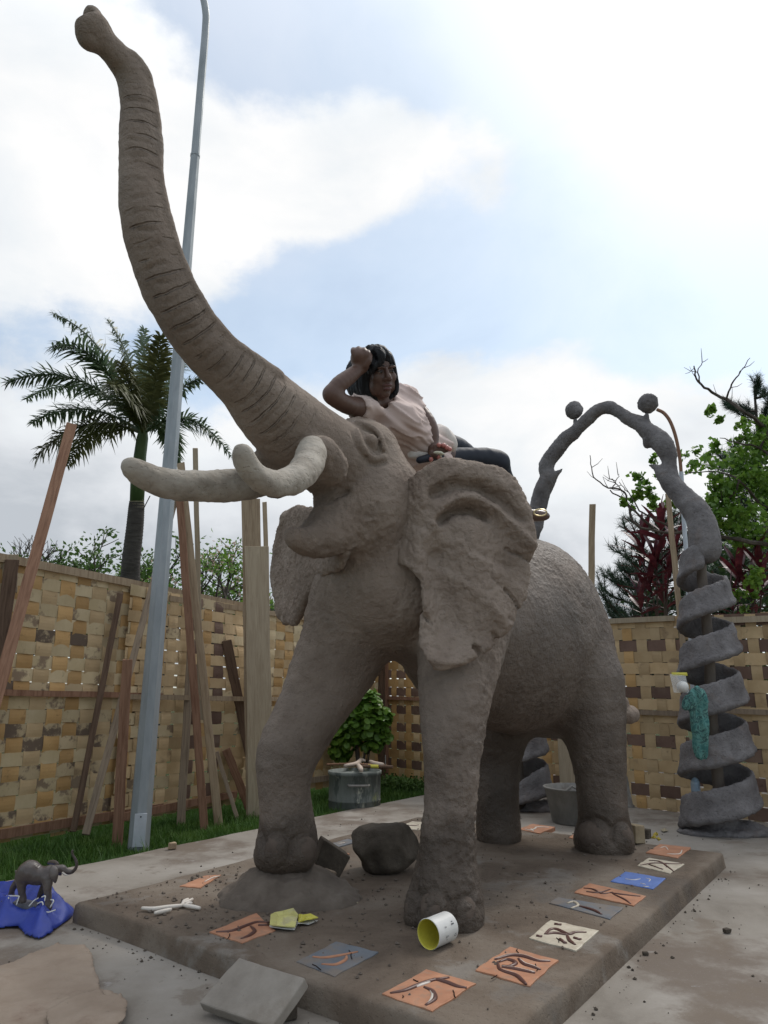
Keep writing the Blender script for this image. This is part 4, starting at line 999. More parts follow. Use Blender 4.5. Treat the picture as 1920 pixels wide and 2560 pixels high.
def person():
    c6 = lambda x, y: (780 + x / 4.484, 850 + y / 4.484)
    c3 = lambda x, y: (780 + x / 2.765, 820 + y / 2.765)
    def p6(x, y, hw, d): return (*at_depth(*c6(x, y), d), 1.13 * hw / 4.484 * d / FPX)
    def p3(x, y, hw, d): return (*at_depth(*c3(x, y), d), hw / 2.765 * d / FPX)
    hipP = at_depth(*c6(1300, 1330), 4.85)
    root = thing('person', hipP, 'woman in beige shirt and navy leggings lying propped on one elbow on the elephant head', 'person')
    DH = 4.50
    HC = Vector(at_depth(*c6(748, 372), DH)); cr_ = Vector((1, 0, 0)); cu = Vector((0, -SP, CP)); cb = Vector((0, CP, SP))
    SZ = 1.30
    yaw = R(27); tilt = R(10)
    Fv = (cr_ * math.sin(yaw) - cb * math.cos(yaw) - cu * .13).normalized()
    Uv = (cu * math.cos(tilt) - cr_ * math.sin(tilt) * .9); Uv = (Uv - Fv * Uv.dot(Fv)).normalized(); Xv = Uv.cross(Fv).normalized()   # to the right in the picture
    if Xv.dot(cr_) < 0: Xv = -Xv
    Mh = np.array([tuple(Xv), tuple(Uv), tuple(Fv)])
    def hl(x, y, z): return np.array(HC) + SZ * (x * Mh[0] + y * Mh[1] + z * Mh[2])
    def he(f, c, r, k=.012, cut=False): f.ell(hl(*c), np.array(r) * SZ, M=Mh, k=k, cut=cut)
    def hc(f, rows, k=.008, cut=False): f.chain([(*hl(x, y, z), r * SZ) for x, y, z, r in rows], k, cut=cut, n=3)
    pts = np.array([p6(130, 60, 0, 4.1)[:3], p6(190, 700, 0, 4.6)[:3], p3(1420, 1250, 0, 5.7)[:3], p3(900, 1000, 0, 5.2)[:3], p6(700, 60, 0, 4.9)[:3]])
    f = Field(pts.min(0) - .12, pts.max(0) + .14, .0072)
    # head
    he(f, (0, .030, -.020), (.075, .098, .094)); he(f, (0, -.040, .018), (.060, .082, .072), .02)
    he(f, (0, -.103, .060), (.024, .020, .022), .02)
    for s in (-1, 1):
        he(f, (s * .040, -.022, .058), (.026, .026, .024), .02); he(f, (s * .045, -.070, .028), (.022, .035, .035), .02)
        he(f, (s * .031, .006, .098), (.021, .012, .016), .012, cut=True); he(f, (s * .031, .004, .071), (.019, .013, .014), .006)
        he(f, (s * .033, .026, .080), (.026, .007, .010), .010)
    hc(f, [(0, .018, .084, .009), (0, -.008, .096, .011), (0, -.026, .106, .0145)], .012)
    for s in (-1, 1): he(f, (s * .015, -.033, .094), (.011, .009, .012), .006)
    he(f, (0, -.061, .086), (.027, .0085, .014), .006); he(f, (0, -.078, .084), (.023, .010, .014), .006)
    hc(f, [(-.026, -.069, .092, .003), (0, -.0685, .101, .003), (.026, -.069, .092, .003)], .004, cut=True)
    he(f, (0, -.090, .088), (.02, .006, .01), .008, cut=True)
    # neck, chest, belly, hips
    f.chain([p6(700, 560, 150, 4.60), p6(740, 700, 135, 4.64), p6(800, 820, 170, 4.70)], .03)
    TOR = [p6(800, 850, 235, 4.74), p6(930, 920, 240, 4.75), p6(1080, 1040, 200, 4.78), p6(1200, 1180, 175, 4.84), p6(1330, 1270, 185, 4.92), p6(1430, 1290, 160, 4.98)]
    f.chain(TOR, .04)
    # upper shoulder and lower shoulder
    f.chain([p6(760, 760, 120, 4.66), p6(600, 760, 110, 4.50), p6(500, 755, 95, 4.40)], .04)
    f.chain([p6(850, 730, 130, 4.74), p6(980, 680, 130, 4.80), p6(1090, 700, 105, 4.82)], .04)
    # right arm: elbow on the forehead, fist on the temple
    f.chain([p6(500, 755, 95, 4.40), p6(380, 720, 92, 4.30), p6(235, 640, 84, 4.22), p6(205, 600, 70, 4.21)], .03)
    f.chain([p6(215, 600, 72, 4.21), p6(300, 500, 82, 4.24), p6(420, 410, 76, 4.29), p6(530, 320, 58, 4.34), p6(565, 290, 55, 4.35)], .03)
    f.chain([p6(560, 290, 62, 4.35), p6(545, 220, 80, 4.35)], .03); f.ell(p6(530, 210, 0, 4.35)[:3], (p6(0, 0, 88, 4.35)[3], .085, p6(0, 0, 92, 4.35)[3]), k=.02)
    for i, (x, y) in enumerate([(463, 112), (520, 100), (578, 112), (625, 142)]):
        f.chain([p6(x + (535 - x) * .3, y + 95, 26, 4.31), p6(x, y + 15, 28, 4.30), p6(x + 4, y - 2, 25, 4.35), p6(x + 12, y + 25, 22, 4.41)], .008)
    f.chain([p6(600, 290, 30, 4.31), p6(640, 230, 27, 4.30), p6(655, 180, 22, 4.32)], .010)
    # left arm
    f.chain([p6(1090, 700, 105, 4.82), p6(1200, 800, 82, 4.80), p6(1285, 920, 86, 4.76), p6(1335, 1040, 78, 4.74), p6(1352, 1150, 58, 4.72), p6(1350, 1210, 54, 4.71)], .03)
    f.chain([p6(1350, 1210, 56, 4.71), p6(1365, 1260, 62, 4.70)], .02)
    for rows in ([(1375, 1235, 26), (1410, 1190, 25), (1440, 1180, 22), (1418, 1200, 19)], [(1395, 1240, 26), (1455, 1190, 25), (1490, 1185, 22), (1468, 1205, 18)],
                 [(1400, 1255, 25), (1480, 1215, 24), (1520, 1208, 21), (1505, 1225, 18)], [(1400, 1270, 22), (1490, 1240, 22), (1540, 1222, 19)],
                 [(1335, 1260, 28), (1325, 1300, 24), (1332, 1335, 19)], [(1360, 1280, 28), (1395, 1310, 24), (1425, 1318, 19)]):
        f.chain([p6(x, y, hw, 4.66) for x, y, hw in rows], .007)
    # legs
    LEG1 = [p3(850, 900, 75, 4.95), p3(960, 905, 72, 5.0), p3(1120, 900, 68, 5.08), p3(1240, 905, 68, 5.15), p3(1290, 930, 66, 5.18)]
    SH1 = [p3(1290, 930, 66, 5.18), p3(1345, 1060, 50, 5.35), p3(1430, 1210, 42, 5.55), p3(1495, 1290, 26, 5.66)]
    LEG2 = [p3(850, 820, 70, 5.05), p3(960, 800, 62, 5.15), p3(1060, 850, 52, 5.28), p3(1150, 930, 48, 5.42)]
    for Q in (LEG1, SH1, LEG2): f.chain([(x, y, z, r * .93) for x, y, z, r in Q], .03)
    f.chain([p3(1490, 1290, 22, 5.66), p3(1540, 1295, 24, 5.68), p3(1600, 1300, 18, 5.70)], .01)
    V, F = f.nets(); V = relax(V, F, 1, .4)
    mesh('body', V, F, M['skin'], root, smooth=True)
    # ---- hair
    g = Field(np.array(HC) - .42, np.array(HC) + .36, .0062)
    he(g, (0, .040, -.028), (.090, .104, .104)); he(g, (-.01, -.03, -.055), (.098, .13, .085), .03)
    g.chain([p6(560, 250, 110, 4.62), p6(500, 400, 120, 4.64), p6(520, 540, 110, 4.62), p6(600, 640, 90, 4.60), p6(690, 720, 50, 4.58)], .03)
    g.chain([p6(620, 470, 60, 4.52), p6(620, 580, 60, 4.50), p6(690, 680, 50, 4.52), p6(740, 720, 30, 4.56)], .03)
    g.chain([p6(850, 170, 34, 4.46), p6(900, 260, 30, 4.46), p6(925, 380, 28, 4.48), p6(935, 500, 34, 4.50), p6(915, 590, 40, 4.50), p6(885, 650, 20, 4.50)], .02)
    # face opening, then the side-swept fringe on top
    he(g, (.006, -.050, .095), (.062, .086, .075), .012, cut=True)
    he(g, (.010, .020, .115), (.058, .050, .060), .012, cut=True)
    g.chain([p6(640, 90, 30, 4.42), p6(720, 120, 50, 4.385), p6(770, 170, 50, 4.37), p6(760, 240, 38, 4.365), p6(700, 300, 30, 4.365), p6(660, 350, 20, 4.37)], .02)
    g.chain([p6(720, 90, 30, 4.42), p6(800, 120, 36, 4.40), p6(850, 170, 26, 4.41)], .02)
    g.chain([p6(650, 180, 50, 4.40), p6(670, 280, 34, 4.38), p6(655, 360, 22, 4.38)], .02)
    V, F = g.nets(); V = relax(V, F, 2); Nn = vnormals(V, F)
    q = V @ Mh.T; st = np.c_[q[:, 0] * 55 + q[:, 1] * 12, q[:, 2] * 40, q[:, 1] * 2]
    V += Nn * (.0050 * vnoise(st * 1.5, 1, 4, 2))[:, None]; mesh('hair', V, F, M['hair'], root, smooth=True)
    # ---- eyes, lips, nails
    for s in (-1, 1):
        for nm, c, r, mt in (('eye', (s * .031, .0035, .0765), (.0115, .0048, .0098), 'eye_white'), ('iris', (s * .031 + .003, .0025, .0842), (.0055, .0055, .004), 'eye_dark')):
            V = []; n1_, n2_ = 12, 8
            mb = MB(); prof = [(math.sin(math.pi * k / n2_), math.cos(math.pi * k / n2_)) for k in range(n2_ + 1)]
            for a_, b_ in prof:
                for k in range(n1_):
                    an = 2 * math.pi * k / n1_; V.append(hl(c[0] + r[0] * a_ * math.cos(an), c[1] + r[1] * b_, c[2] + r[2] * a_ * math.sin(an)))
            F = [(i * n1_ + k, i * n1_ + (k + 1) % n1_, (i + 1) * n1_ + (k + 1) % n1_, (i + 1) * n1_ + k) for i in range(n2_) for k in range(n1_)]
            mesh(nm, V, F, M[mt], root, smooth=True)
        # brow
        mb = MB(); mb.tube([hl(s * .013, .030, .0935), hl(s * .030, .036, .0925), hl(s * .048, .030, .079)], [.0028 * SZ, .003 * SZ, .0015 * SZ], n=6); mb.build('eyebrow', M['hair'], root)
        mb = MB(); mb.tube([hl(s * .017, .006, .0885), hl(s * .031, .0115, .0890), hl(s * .047, .004, .0800)], .0016 * SZ, n=5); mb.build('eyelash', M['hair'], root)
    gl = Field(hl(0, -.07, .09) - .07, hl(0, -.07, .09) + .07, .0035)
    he(gl, (0, -.0605, .0885), (.0245, .0066, .0125), .004); he(gl, (0, -.0775, .0865), (.021, .0085, .0130), .004)
    he(gl, (0, -.0690, .104), (.03, .0016, .012), .002, cut=True)
    V, F = gl.nets(); mesh('lips', V, F, M['lip'], root, smooth=True)
    for (x, y, d_) in ((1425, 1176, 4.63), (1476, 1180, 4.63), (1512, 1204, 4.63), (1543, 1222, 4.635), (1333, 1338, 4.635), (1428, 1318, 4.635)):
        P = Vector(at_depth(*c6(x, y), d_)); mb = MB(); mb.lathe(P, [(0, .012), (.010, .010), (.016, .002), (.017, -.006)], n=8, axis=(-cb)); mb.build('fingernail', M['nail'], root)
    # ---- shirt
    s_ = Field(pts.min(0) - .12, pts.max(0) + .14, .0095)
    INF = .022
    s_.chain([(x, y, z, r + INF) for x, y, z, r in TOR[:5]], .05)
    s_.ell(p6(940, 900, 0, 4.60)[:3], (.13, .10, .12), k=.06); s_.ell(p6(1060, 960, 0, 4.66)[:3], (.12, .10, .12), k=.06)
    s_.chain([p6(760, 780, 150, 4.66), p6(610, 770, 135, 4.50), p6(505, 752, 118, 4.41), p6(470, 745, 116, 4.385)], .05)
    s_.chain([p6(850, 720, 150, 4.74), p6(980, 670, 152, 4.80), p6(1075, 690, 132, 4.82)], .05)
    s_.chain([p6(1075, 690, 130, 4.82), p6(1130, 740, 100, 4.82), p6(1150, 800, 95, 4.82)], .03)
    s_.chain([p6(1180, 860, 60, 4.72), p6(1190, 1000, 60, 4.70), p6(1230, 1150, 60, 4.72)], .05)
    s_.chain([p6(1120, 1130, 110, 4.74), p6(1230, 1210, 90, 4.76)], .04)
    # collar opening and clean lower edges at the sleeve
    a_ = p6(770, 640, 100, 4.58); s_.ell(a_[:3], (.085, .12, .10), k=.03, cut=True)
    s_.chain([p6(745, 690, 60, 4.50), p6(800, 740, 26, 4.46), p6(830, 780, 10, 4.44)], .01, cut=True)
    s_.cone(p6(330, 690, 0, 4.25)[:3], p6(415, 720, 0, 4.31)[:3], .16, .135, .006, cut=True)
    V, F = s_.nets(); V = relax(V, F, 3); Nn = vnormals(V, F)
    # folds: pulled from both shoulders towards the belly
    dA = np.array(Vector(p6(1200, 1150, 0, 4.7)[:3]) - Vector(p6(520, 720, 0, 4.5)[:3])); dA /= np.linalg.norm(dA)
    cbv = np.array(cb); pA = np.cross(dA, cbv); pA /= np.linalg.norm(pA)
    u = V @ pA; t = V @ dA; o3 = V @ cbv
    warp = .03 * vnoise(V, 4, 77, 2)
    q = np.c_[(u + warp) * 20, t * 3.0, o3 * 6]; fold = vnoise(q, 1, 5, 2); q2 = np.c_[(u + warp) * 42, t * 6, o3 * 12]
    fr = 1 - np.abs(vnoise(q, 1, 25, 2)); V += Nn * (.016 * fold + .020 * fr ** 4 + .008 * vnoise(q2, 1, 15, 1))[:, None]
    mesh('shirt', V, F, M['shirt'], root, smooth=True)
    # shirt tail bunched on the hip and pale cloth under the waist
    s_ = Field(np.array(p3(900, 820, 0, 4.9)[:3]) - .5, np.array(p3(900, 820, 0, 4.9)[:3]) + .5, .011)
    s_.chain([p3(850, 740, 62, 4.95), p3(900, 770, 80, 4.92), p3(945, 810, 55, 4.92)], .03); s_.chain([p3(870, 700, 34, 4.98), p3(930, 750, 40, 4.94), p3(965, 815, 28, 4.90)], .03)
    V, F = s_.nets(); V = relax(V, F, 2); Nn = vnormals(V, F); V += Nn * (.014 * vnoise(np.c_[V[:, 0] * 16 + V[:, 2] * 8, V[:, 1] * 6, V[:, 2] * 5], 1, 8, 2))[:, None]
    mesh('shirt_tail', V, F, M['white_cloth'], root, smooth=True)
    s_ = Field(np.array(p3(740, 880, 0, 4.6)[:3]) - .4, np.array(p3(740, 880, 0, 4.6)[:3]) + .4, .011)
    s_.chain([p3(690, 872, 30, 4.70), p3(750, 878, 36, 4.72), p3(830, 865, 34, 4.74)], .03)
    V, F = s_.nets(); V = relax(V, F, 2); Nn = vnormals(V, F); V += Nn * (.010 * vnoise(np.c_[V[:, 0] * 8, V[:, 1] * 6, V[:, 2] * 25], 1, 9, 2))[:, None]
    mesh('shirt_hem', V, F, M['white_cloth'], root, smooth=True)
    # ---- leggings
    s_ = Field(pts.min(0) - .12, pts.max(0) + .16, .011)
    for Q in (LEG1, SH1[:3], LEG2): s_.chain([(x, y, z, r + .006) for x, y, z, r in Q], .04)
    s_.chain([p3(740, 915, 24, 4.62), p3(800, 900, 28, 4.66), p3(880, 880, 40, 4.8)], .03)
    V, F = s_.nets(); V = relax(V, F, 2); Nn = vnormals(V, F); V += Nn * (.004 * vnoise(V, 12, 9, 2))[:, None]
    mesh('leggings', V, F, M['navy'], root, smooth=True)
    # ---- shoe with buckle
    s_ = Field(np.array(p3(1560, 1295, 0, 5.68)[:3]) - .26, np.array(p3(1560, 1295, 0, 5.68)[:3]) + .26, .009)
    s_.chain([p3(1485, 1295, 44, 5.66), p3(1540, 1296, 42, 5.67), p3(1590, 1298, 38, 5.68), p3(1622, 1300, 24, 5.68)], .02)
    V, F = s_.nets(); V = relax(V, F, 2); sh = mesh('shoe', V, F, M['shoe'], root, smooth=True)
    mb = MB(); c = Vector(p3(1578, 1276, 0, 5.53)[:3]); ring = [c + cr_ * (.052 * math.cos(a)) + cu * (.026 * math.sin(a)) for a in [2 * math.pi * k / 20 for k in range(21)]]
    mb.tube(ring, .006, n=6, cap=False); mb.build('buckle', M['gold_metal'], sh)
    # ruffles on the cold-shoulder sleeve
    for (x, y, w_) in ((1195, 685, 34), (1270, 775, 34), (1232, 730, 24)):
        s_ = Field(np.array(p6(x, y, 0, 4.78)[:3]) - .09, np.array(p6(x, y, 0, 4.78)[:3]) + .09, .007)
        s_.chain([p6(x - 20, y - 20, w_ * .6, 4.78), p6(x + 15, y + 15, w_ * .7, 4.78)], .01); V, F = s_.nets(); V = relax(V, F, 1); mesh('sleeve_ruffle', V, F, M['pinkribbon'], root, smooth=True)
    # crumpled paper in her hand is a thing of its own
    s_ = Field(np.array(p6(1430, 1265, 0, 4.6)[:3]) - .12, np.array(p6(1430, 1265, 0, 4.6)[:3]) + .12, .006)
    s_.chain([p6(1370, 1262, 14, 4.60), p6(1420, 1262, 22, 4.60), p6(1480, 1272, 14, 4.60)], .01); s_.chain([p6(1440, 1290, 12, 4.61), p6(1452, 1325, 8, 4.61)], .01)
    V, F = s_.nets(); V = relax(V, F, 1); Nn = vnormals(V, F); V += Nn * (.006 * vnoise(V, 40, 9, 2))[:, None]
    tag(mesh('paper_scrap', V, F, M['paper'], smooth=True), 'small crumpled pale paper scrap held between the fingers of the woman', 'paper')
M['paper'] = flat('pale_paper', (.62, .60, .47), .8, .2)
person()

# ================================================================== tiles set into the plinth
M['terracotta'] = material('orange_terracotta', [(.3, (.33, .150, .085)), (.6, (.44, .215, .125)), (.8, (.52, .28, .18))], 9, 6, .75, None, bumps=[(60, .3, .002)], spec=.3, blot=[(7, .55, .72, (.22, .17, .13), .6), (24, .52, .64, (.26, .19, .14), .4)])
M['cream_tile'] = material('cream_glazed_tile', [(.3, (.40, .35, .27)), (.6, (.55, .49, .39))], 9, 6, .55, None, bumps=[(60, .3, .002)], blot=[(7, .55, .72, (.30, .22, .15), .6), (24, .52, .64, (.33, .27, .20), .5)])
M['blue_tile'] = material('blue_glazed_tile', [(.3, (.075, .135, .36)), (.6, (.11, .19, .47))], 9, 6, .5, None, bumps=[(60, .3, .002)], blot=[(6, .55, .75, (.17, .16, .17), .5)])
M['grey_tile'] = material('dusty_blue_grey_tile', [(.3, (.085, .10, .125)), (.6, (.14, .155, .175))], 6, 6, .75, None, bumps=[(60, .3, .002)], blot=[(4, .45, .65, (.19, .155, .125), .8)])
M['brown_glaze'] = flat('brown_relief_glaze', (.10, .040, .030), .4, .5); M['white_glaze'] = flat('white_relief_glaze', (.66, .60, .53), .45, .5)
M['crackline'] = flat('dark_tile_crack', (.03, .02, .016), .9, .1)
k2 = lambda x, y: (700 + x / 1.4426, 2050 + y / 1.4426)
k1 = lambda x, y: (x / 2.074, 2050 + y / 2.074)
k5 = lambda x, y: (600 + x / 2.37, 1600 + y / 2.37)
k6 = lambda x, y: (1150 + x / 3.318, 1700 + y / 3.318)
ZT = .1025
def tile(lab, cf, corners, mt, brown=(), white=(), cracks=(), other=(), om='terracotta'):
    P = [Vector(at_z(*cf(*c), ZT)) for c in corners]; c0 = sum(P, Vector()) / 4
    area = sum((P[i].x * P[(i + 1) % 4].y - P[(i + 1) % 4].x * P[i].y) for i in range(4))
    if area < 0: P = P[::-1]
    rn = random.Random(int(c0.x * 1000)); ring = []
    for i in range(4):
        for k in range(6):
            q = P[i].lerp(P[(i + 1) % 4], k / 6); ring.append(q + Vector((rn.uniform(-.004, .004), rn.uniform(-.004, .004), rn.uniform(0, .002))))
    n = len(ring); inner = [q.lerp(c0, .04) + Vector((0, 0, .006)) for q in ring]
    V = [tuple(q + Vector((0, 0, .001))) for q in ring] + [tuple(q - Vector((0, 0, .003))) for q in inner] + [tuple(q - Vector((0, 0, .03))) for q in ring]
    F = [(i, (i + 1) % n, n + (i + 1) % n, n + i) for i in range(n)] + [(2 * n + i, 2 * n + (i + 1) % n, (i + 1) % n, i) for i in range(n)] + [tuple(n + i for i in range(n))]
    o = mesh('tile', V, F, M[mt], pl); o['label'] = lab
    side = (P[1] - P[0]).length
    def relief(nm, lines, m, r):
        if not lines: return
        mb = MB()
        for L_ in lines:
            Q = [(*at_z(*cf(*c[:2]), ZT + .005),) for c in L_]
            Q = spline(Q, 5) if len(Q) > 2 else np.array(Q)
            nn = len(Q); rs = [r * (.45 + .55 * math.sin(math.pi * (i + .6) / (nn + .2))) * (L_[0][2] if len(L_[0]) > 2 else 1) for i in range(nn)]
            mb.tube([tuple(q) for q in Q], rs, n=8, squash=.7)
        mb.build(nm, M[m], o, smooth=True)
    relief('relief', brown, 'brown_glaze', .0105); relief('relief', white, 'white_glaze', .0085); relief('relief', other, om, .009)
    if cracks:
        mb = MB()
        for (a, b) in cracks:
            A_, B_ = Vector(at_z(*cf(*a), ZT + .0065)), Vector(at_z(*cf(*b), ZT + .0065)); Q = [A_.lerp(B_, t) + Vector((rn.uniform(-.004, .004), rn.uniform(-.004, .004), 0)) for t in (0, .33, .66, 1)]
            mb.tube(Q, .0022, n=4)
        mb.build('crack', M['crackline'], o)
tile('orange tile at the front corner with a brown and white running figure', k2, [(370, 628), (530, 540), (705, 590), (553, 692)], 'terracotta',
     [[(398, 624), (450, 615), (500, 595), (550, 578), (610, 568)], [(535, 585), (560, 575), (600, 585), (640, 600), (673, 605)], [(520, 602), (550, 618), (558, 645), (525, 668)]],
     [[(455, 612), (500, 597), (540, 584)], [(530, 604), (552, 625), (545, 652), (528, 664)]], [((480, 575), (500, 582)), ((620, 612), (634, 640)), ((440, 632), (446, 640))])
tile('orange tile with a looping white outlined figure', k2, [(703, 543), (828, 458), (1003, 508), (900, 600)], 'terracotta',
     [[(775, 503), (830, 488), (880, 492), (930, 508), (975, 510)], [(785, 512), (795, 540), (850, 560), (875, 580), (888, 592)], [(790, 512), (820, 503), (850, 515), (830, 528), (800, 525)], [(860, 500), (880, 520), (910, 530), (940, 540)], [(800, 530), (850, 538), (920, 552)]],
     [[(775, 501), (830, 486), (880, 490), (930, 506), (975, 508)], [(785, 510), (795, 538), (850, 558), (875, 578), (886, 590)], [(862, 500), (882, 518), (912, 528), (938, 538)], [(800, 528), (850, 536), (918, 549)]], [((853, 466), (862, 478)), ((925, 520), (930, 545)), ((785, 560), (760, 572))])
tile('cream tile with dark brown bow-legged figure', k2, [(900, 427), (975, 362), (1150, 400), (1070, 472)], 'cream_tile',
     [[(955, 412), (975, 395), (1000, 395), (1040, 412), (1065, 405), (1105, 405)], [(960, 412), (990, 408), (1040, 415)], [(1035, 415), (1045, 435), (1065, 450)], [(925, 418), (945, 421)], [(990, 375), (1015, 378)], [(1010, 430), (1030, 445)], [(1060, 425), (1085, 432)]], cracks=[((1000, 425), (1005, 440))])
tile('worn grey blue tile half smeared with earth', k2, [(970, 300), (1000, 280), (1240, 318), (1190, 358)], 'grey_tile', [[(1080, 310), (1130, 325), (1160, 340)]], (), (), [[(1035, 300), (1060, 295), (1075, 308), (1050, 318)]], 'cream_tile')
tile('orange tile with a thin brown leaping figure', k2, [(1060, 262), (1115, 230), (1322, 275), (1275, 310)], 'terracotta',
     [[(1095, 245, .7), (1130, 250), (1160, 265), (1200, 260)], [(1105, 258, .7), (1150, 262), (1190, 250)], [(1190, 262, .7), (1230, 268), (1300, 275)], [(1200, 266, .7), (1240, 285), (1265, 302)]])
tile('bright blue tile with pale wavy marks on the right side of the plinth', k2, [(1192, 222), (1245, 187), (1392, 212), (1345, 250)], 'blue_tile', [[(1265, 236, .5), (1275, 237)]], [[(1245, 212, .5), (1275, 216), (1300, 212)], [(1300, 228, .4), (1318, 232)], [(1320, 210, .4), (1335, 214), (1330, 222)], [(1310, 240, .4), (1330, 240)]])
tile('cream tile with long dark lines between the blue and the last orange tile', k2, [(1288, 165), (1330, 137), (1460, 160), (1405, 195)], 'cream_tile', [[(1300, 163, .7), (1350, 155), (1400, 158), (1450, 158)], [(1330, 145, .7), (1370, 150), (1400, 170), (1420, 185)], [(1330, 160, .7), (1380, 178)]])
tile('last orange tile near the far right corner with a pale curl', k2, [(1320, 118), (1370, 88), (1482, 100), (1435, 138)], 'terracotta', (), [[(1370, 100, .6), (1390, 97), (1400, 108)], [(1395, 122, .6), (1440, 122), (1450, 108)]])
tile('dusty blue grey tile on the front edge with an orange figure', k2, [(60, 512), (205, 440), (355, 478), (195, 567)], 'grey_tile', (), (), [((250, 470), (262, 500)), ((120, 520), (150, 540))], [[(118, 493), (160, 497), (210, 490), (280, 475)], [(150, 520), (200, 522), (235, 505), (240, 490)]])
tile('orange tile at the front left with a brown branching line', k1, [(1083, 582), (1330, 485), (1430, 575), (1255, 640)], 'terracotta', [[(1120, 580), (1200, 575), (1270, 550), (1330, 530), (1400, 530)], [(1300, 550), (1320, 575), (1290, 600), (1250, 615)], [(1340, 545), (1400, 545)]], (), [((1190, 590), (1180, 620))])
tile('pale orange tile under loose earth at the left edge of the plinth', k1, [(935, 345), (1060, 292), (1150, 285), (1040, 352)], 'terracotta', (), [[(1060, 320, .6), (1100, 300), (1140, 290)]])
tile('orange tile behind the raised foot', k5, [(440, 1300), (500, 1240), (650, 1268), (540, 1318)], 'terracotta', [[(490, 1262, .6), (540, 1275), (590, 1270)]])
tile('small grey tile behind the rock', k5, [(530, 1212), (640, 1180), (700, 1196), (580, 1228)], 'grey_tile', (), [[(580, 1208, .6), (620, 1200)]])
tile('bright blue tile behind the rock', k5, [(700, 1162), (850, 1125), (1010, 1146), (870, 1188)], 'blue_tile')
tile('cream tile at the far side, left of the standing foreleg', k5, [(930, 1112), (1020, 1075), (1120, 1085), (1060, 1128)], 'cream_tile', [[(980, 1095, .6), (1030, 1100), (1060, 1095)]])
tile('orange tile with pale figure between the rear feet', k6, [(490, 1240), (600, 1195), (790, 1222), (660, 1275)], 'terracotta', (), [[(540, 1235), (580, 1245), (620, 1235), (640, 1220), (740, 1222)], [(590, 1235, .7), (610, 1255)]])
tile('small orange tile half hidden by the near rear foot', k6, [(900, 1310), (950, 1275), (1060, 1290), (1000, 1330)], 'terracotta', (), [[(940, 1285, .6), (960, 1305)]])

# ================================================================== loose things on the plinth
def blob(name, mat, fieldfn, lab, cat, amp=(.01, 8, .004, 30), h=.01, lohi=None, parent=None, it=1, smooth=True, group=None, kind=None):
    f = Field(lohi[0], lohi[1], h); fieldfn(f); V, F = f.nets(); V = relax(V, F, it); Nn = vnormals(V, F)
    V += Nn * (amp[0] * vnoise(V, amp[1], 3, 2) + amp[2] * vnoise(V, amp[3], 9, 2))[:, None]
    return tag(mesh(name, V, F, M[mat], parent, smooth=smooth), lab, cat, group, kind)
# earth mound under the raised foot
mc = abz(at_z(708, 2238, .1)); fc = abz(at_b(617 * K, 1868 * K, .79)); fc[2] = .1 + .13
def mound():
    C = np.array(W(mc[0], mc[1], .1)); C2 = np.array(W(fc[0] + .02, fc[1], .1)); topz = fc[2] - .03
    def fn(f):
        f.ell(C2 + (0, 0, -.02), (.30, .30, max(.10, topz - .1 + .10)), k=.10); f.ell(C + (-.12, -.05, -.02), (.26, .20, .10), k=.08); f.ell(C + (.22, -.05, -.03), (.25, .2, .10), k=.08)
        f.ell(C + (.05, -.18, -.03), (.35, .17, .09), k=.08)
        for i in range(14):
            r_ = random.Random(i); f.ell(C + (r_.uniform(-.4, .45), r_.uniform(-.3, .1), -.005), (r_.uniform(.02, .05),) * 3, k=.03)
        f.D[:, :, :int((.085 - f.lo[2]) / f.h)] = 1
    blob('earth_mound', 'wetclay3', fn, 'heap of smeared clay earth under the raised forefoot', 'mound', (.020, 7, .010, 22), .012, (C - (.75, .6, .15), C + (.8, .7, .4)), it=2)
M['wetclay3'] = material('heaped_clay', [(.3, (.085, .067, .054)), (.6, (.14, .115, .094)), (.8, (.19, .16, .135))], 5, 8, .92, None, bumps=[(60, .5, .006), (20, .6, .012)], spec=.2)
mound()
M['rock'] = material('dark_rough_rock', [(.3, (.045, .036, .028)), (.55, (.085, .070, .055)), (.8, (.15, .125, .10))], 6, 9, .93, None, bumps=[(50, .8, .006), (14, .8, .015)], spec=.2, blot=[(3, .6, .75, (.16, .14, .12), .4)])
P = np.array(at_z(958, 2190, .1)); dpt = depth(P)
def rk(f):
    c = P + (0, .12, .13)
    f.ell(c, (.235, .20, .155), k=.05); f.ell(c + (-.08, .0, .02), (.15, .16, .12), k=.05); f.ell(c + (.10, 0, .03), (.13, .15, .12), k=.05)
    for i in range(9):
        r_ = random.Random(i + 40); v = Vector((r_.uniform(-1, 1), r_.uniform(-1, .6), r_.uniform(-.4, 1))).normalized(); q = np.array(v)
        f.ell(c + q * .42, (.26, .26, .26), k=.03, cut=True)
blob('rock', 'rock', rk, 'big dark rough rock lying on the plinth between the forelegs', 'rock', (.012, 6, .004, 25), .011, (P - (.4, .3, .1), P + (.4, .5, .5)))
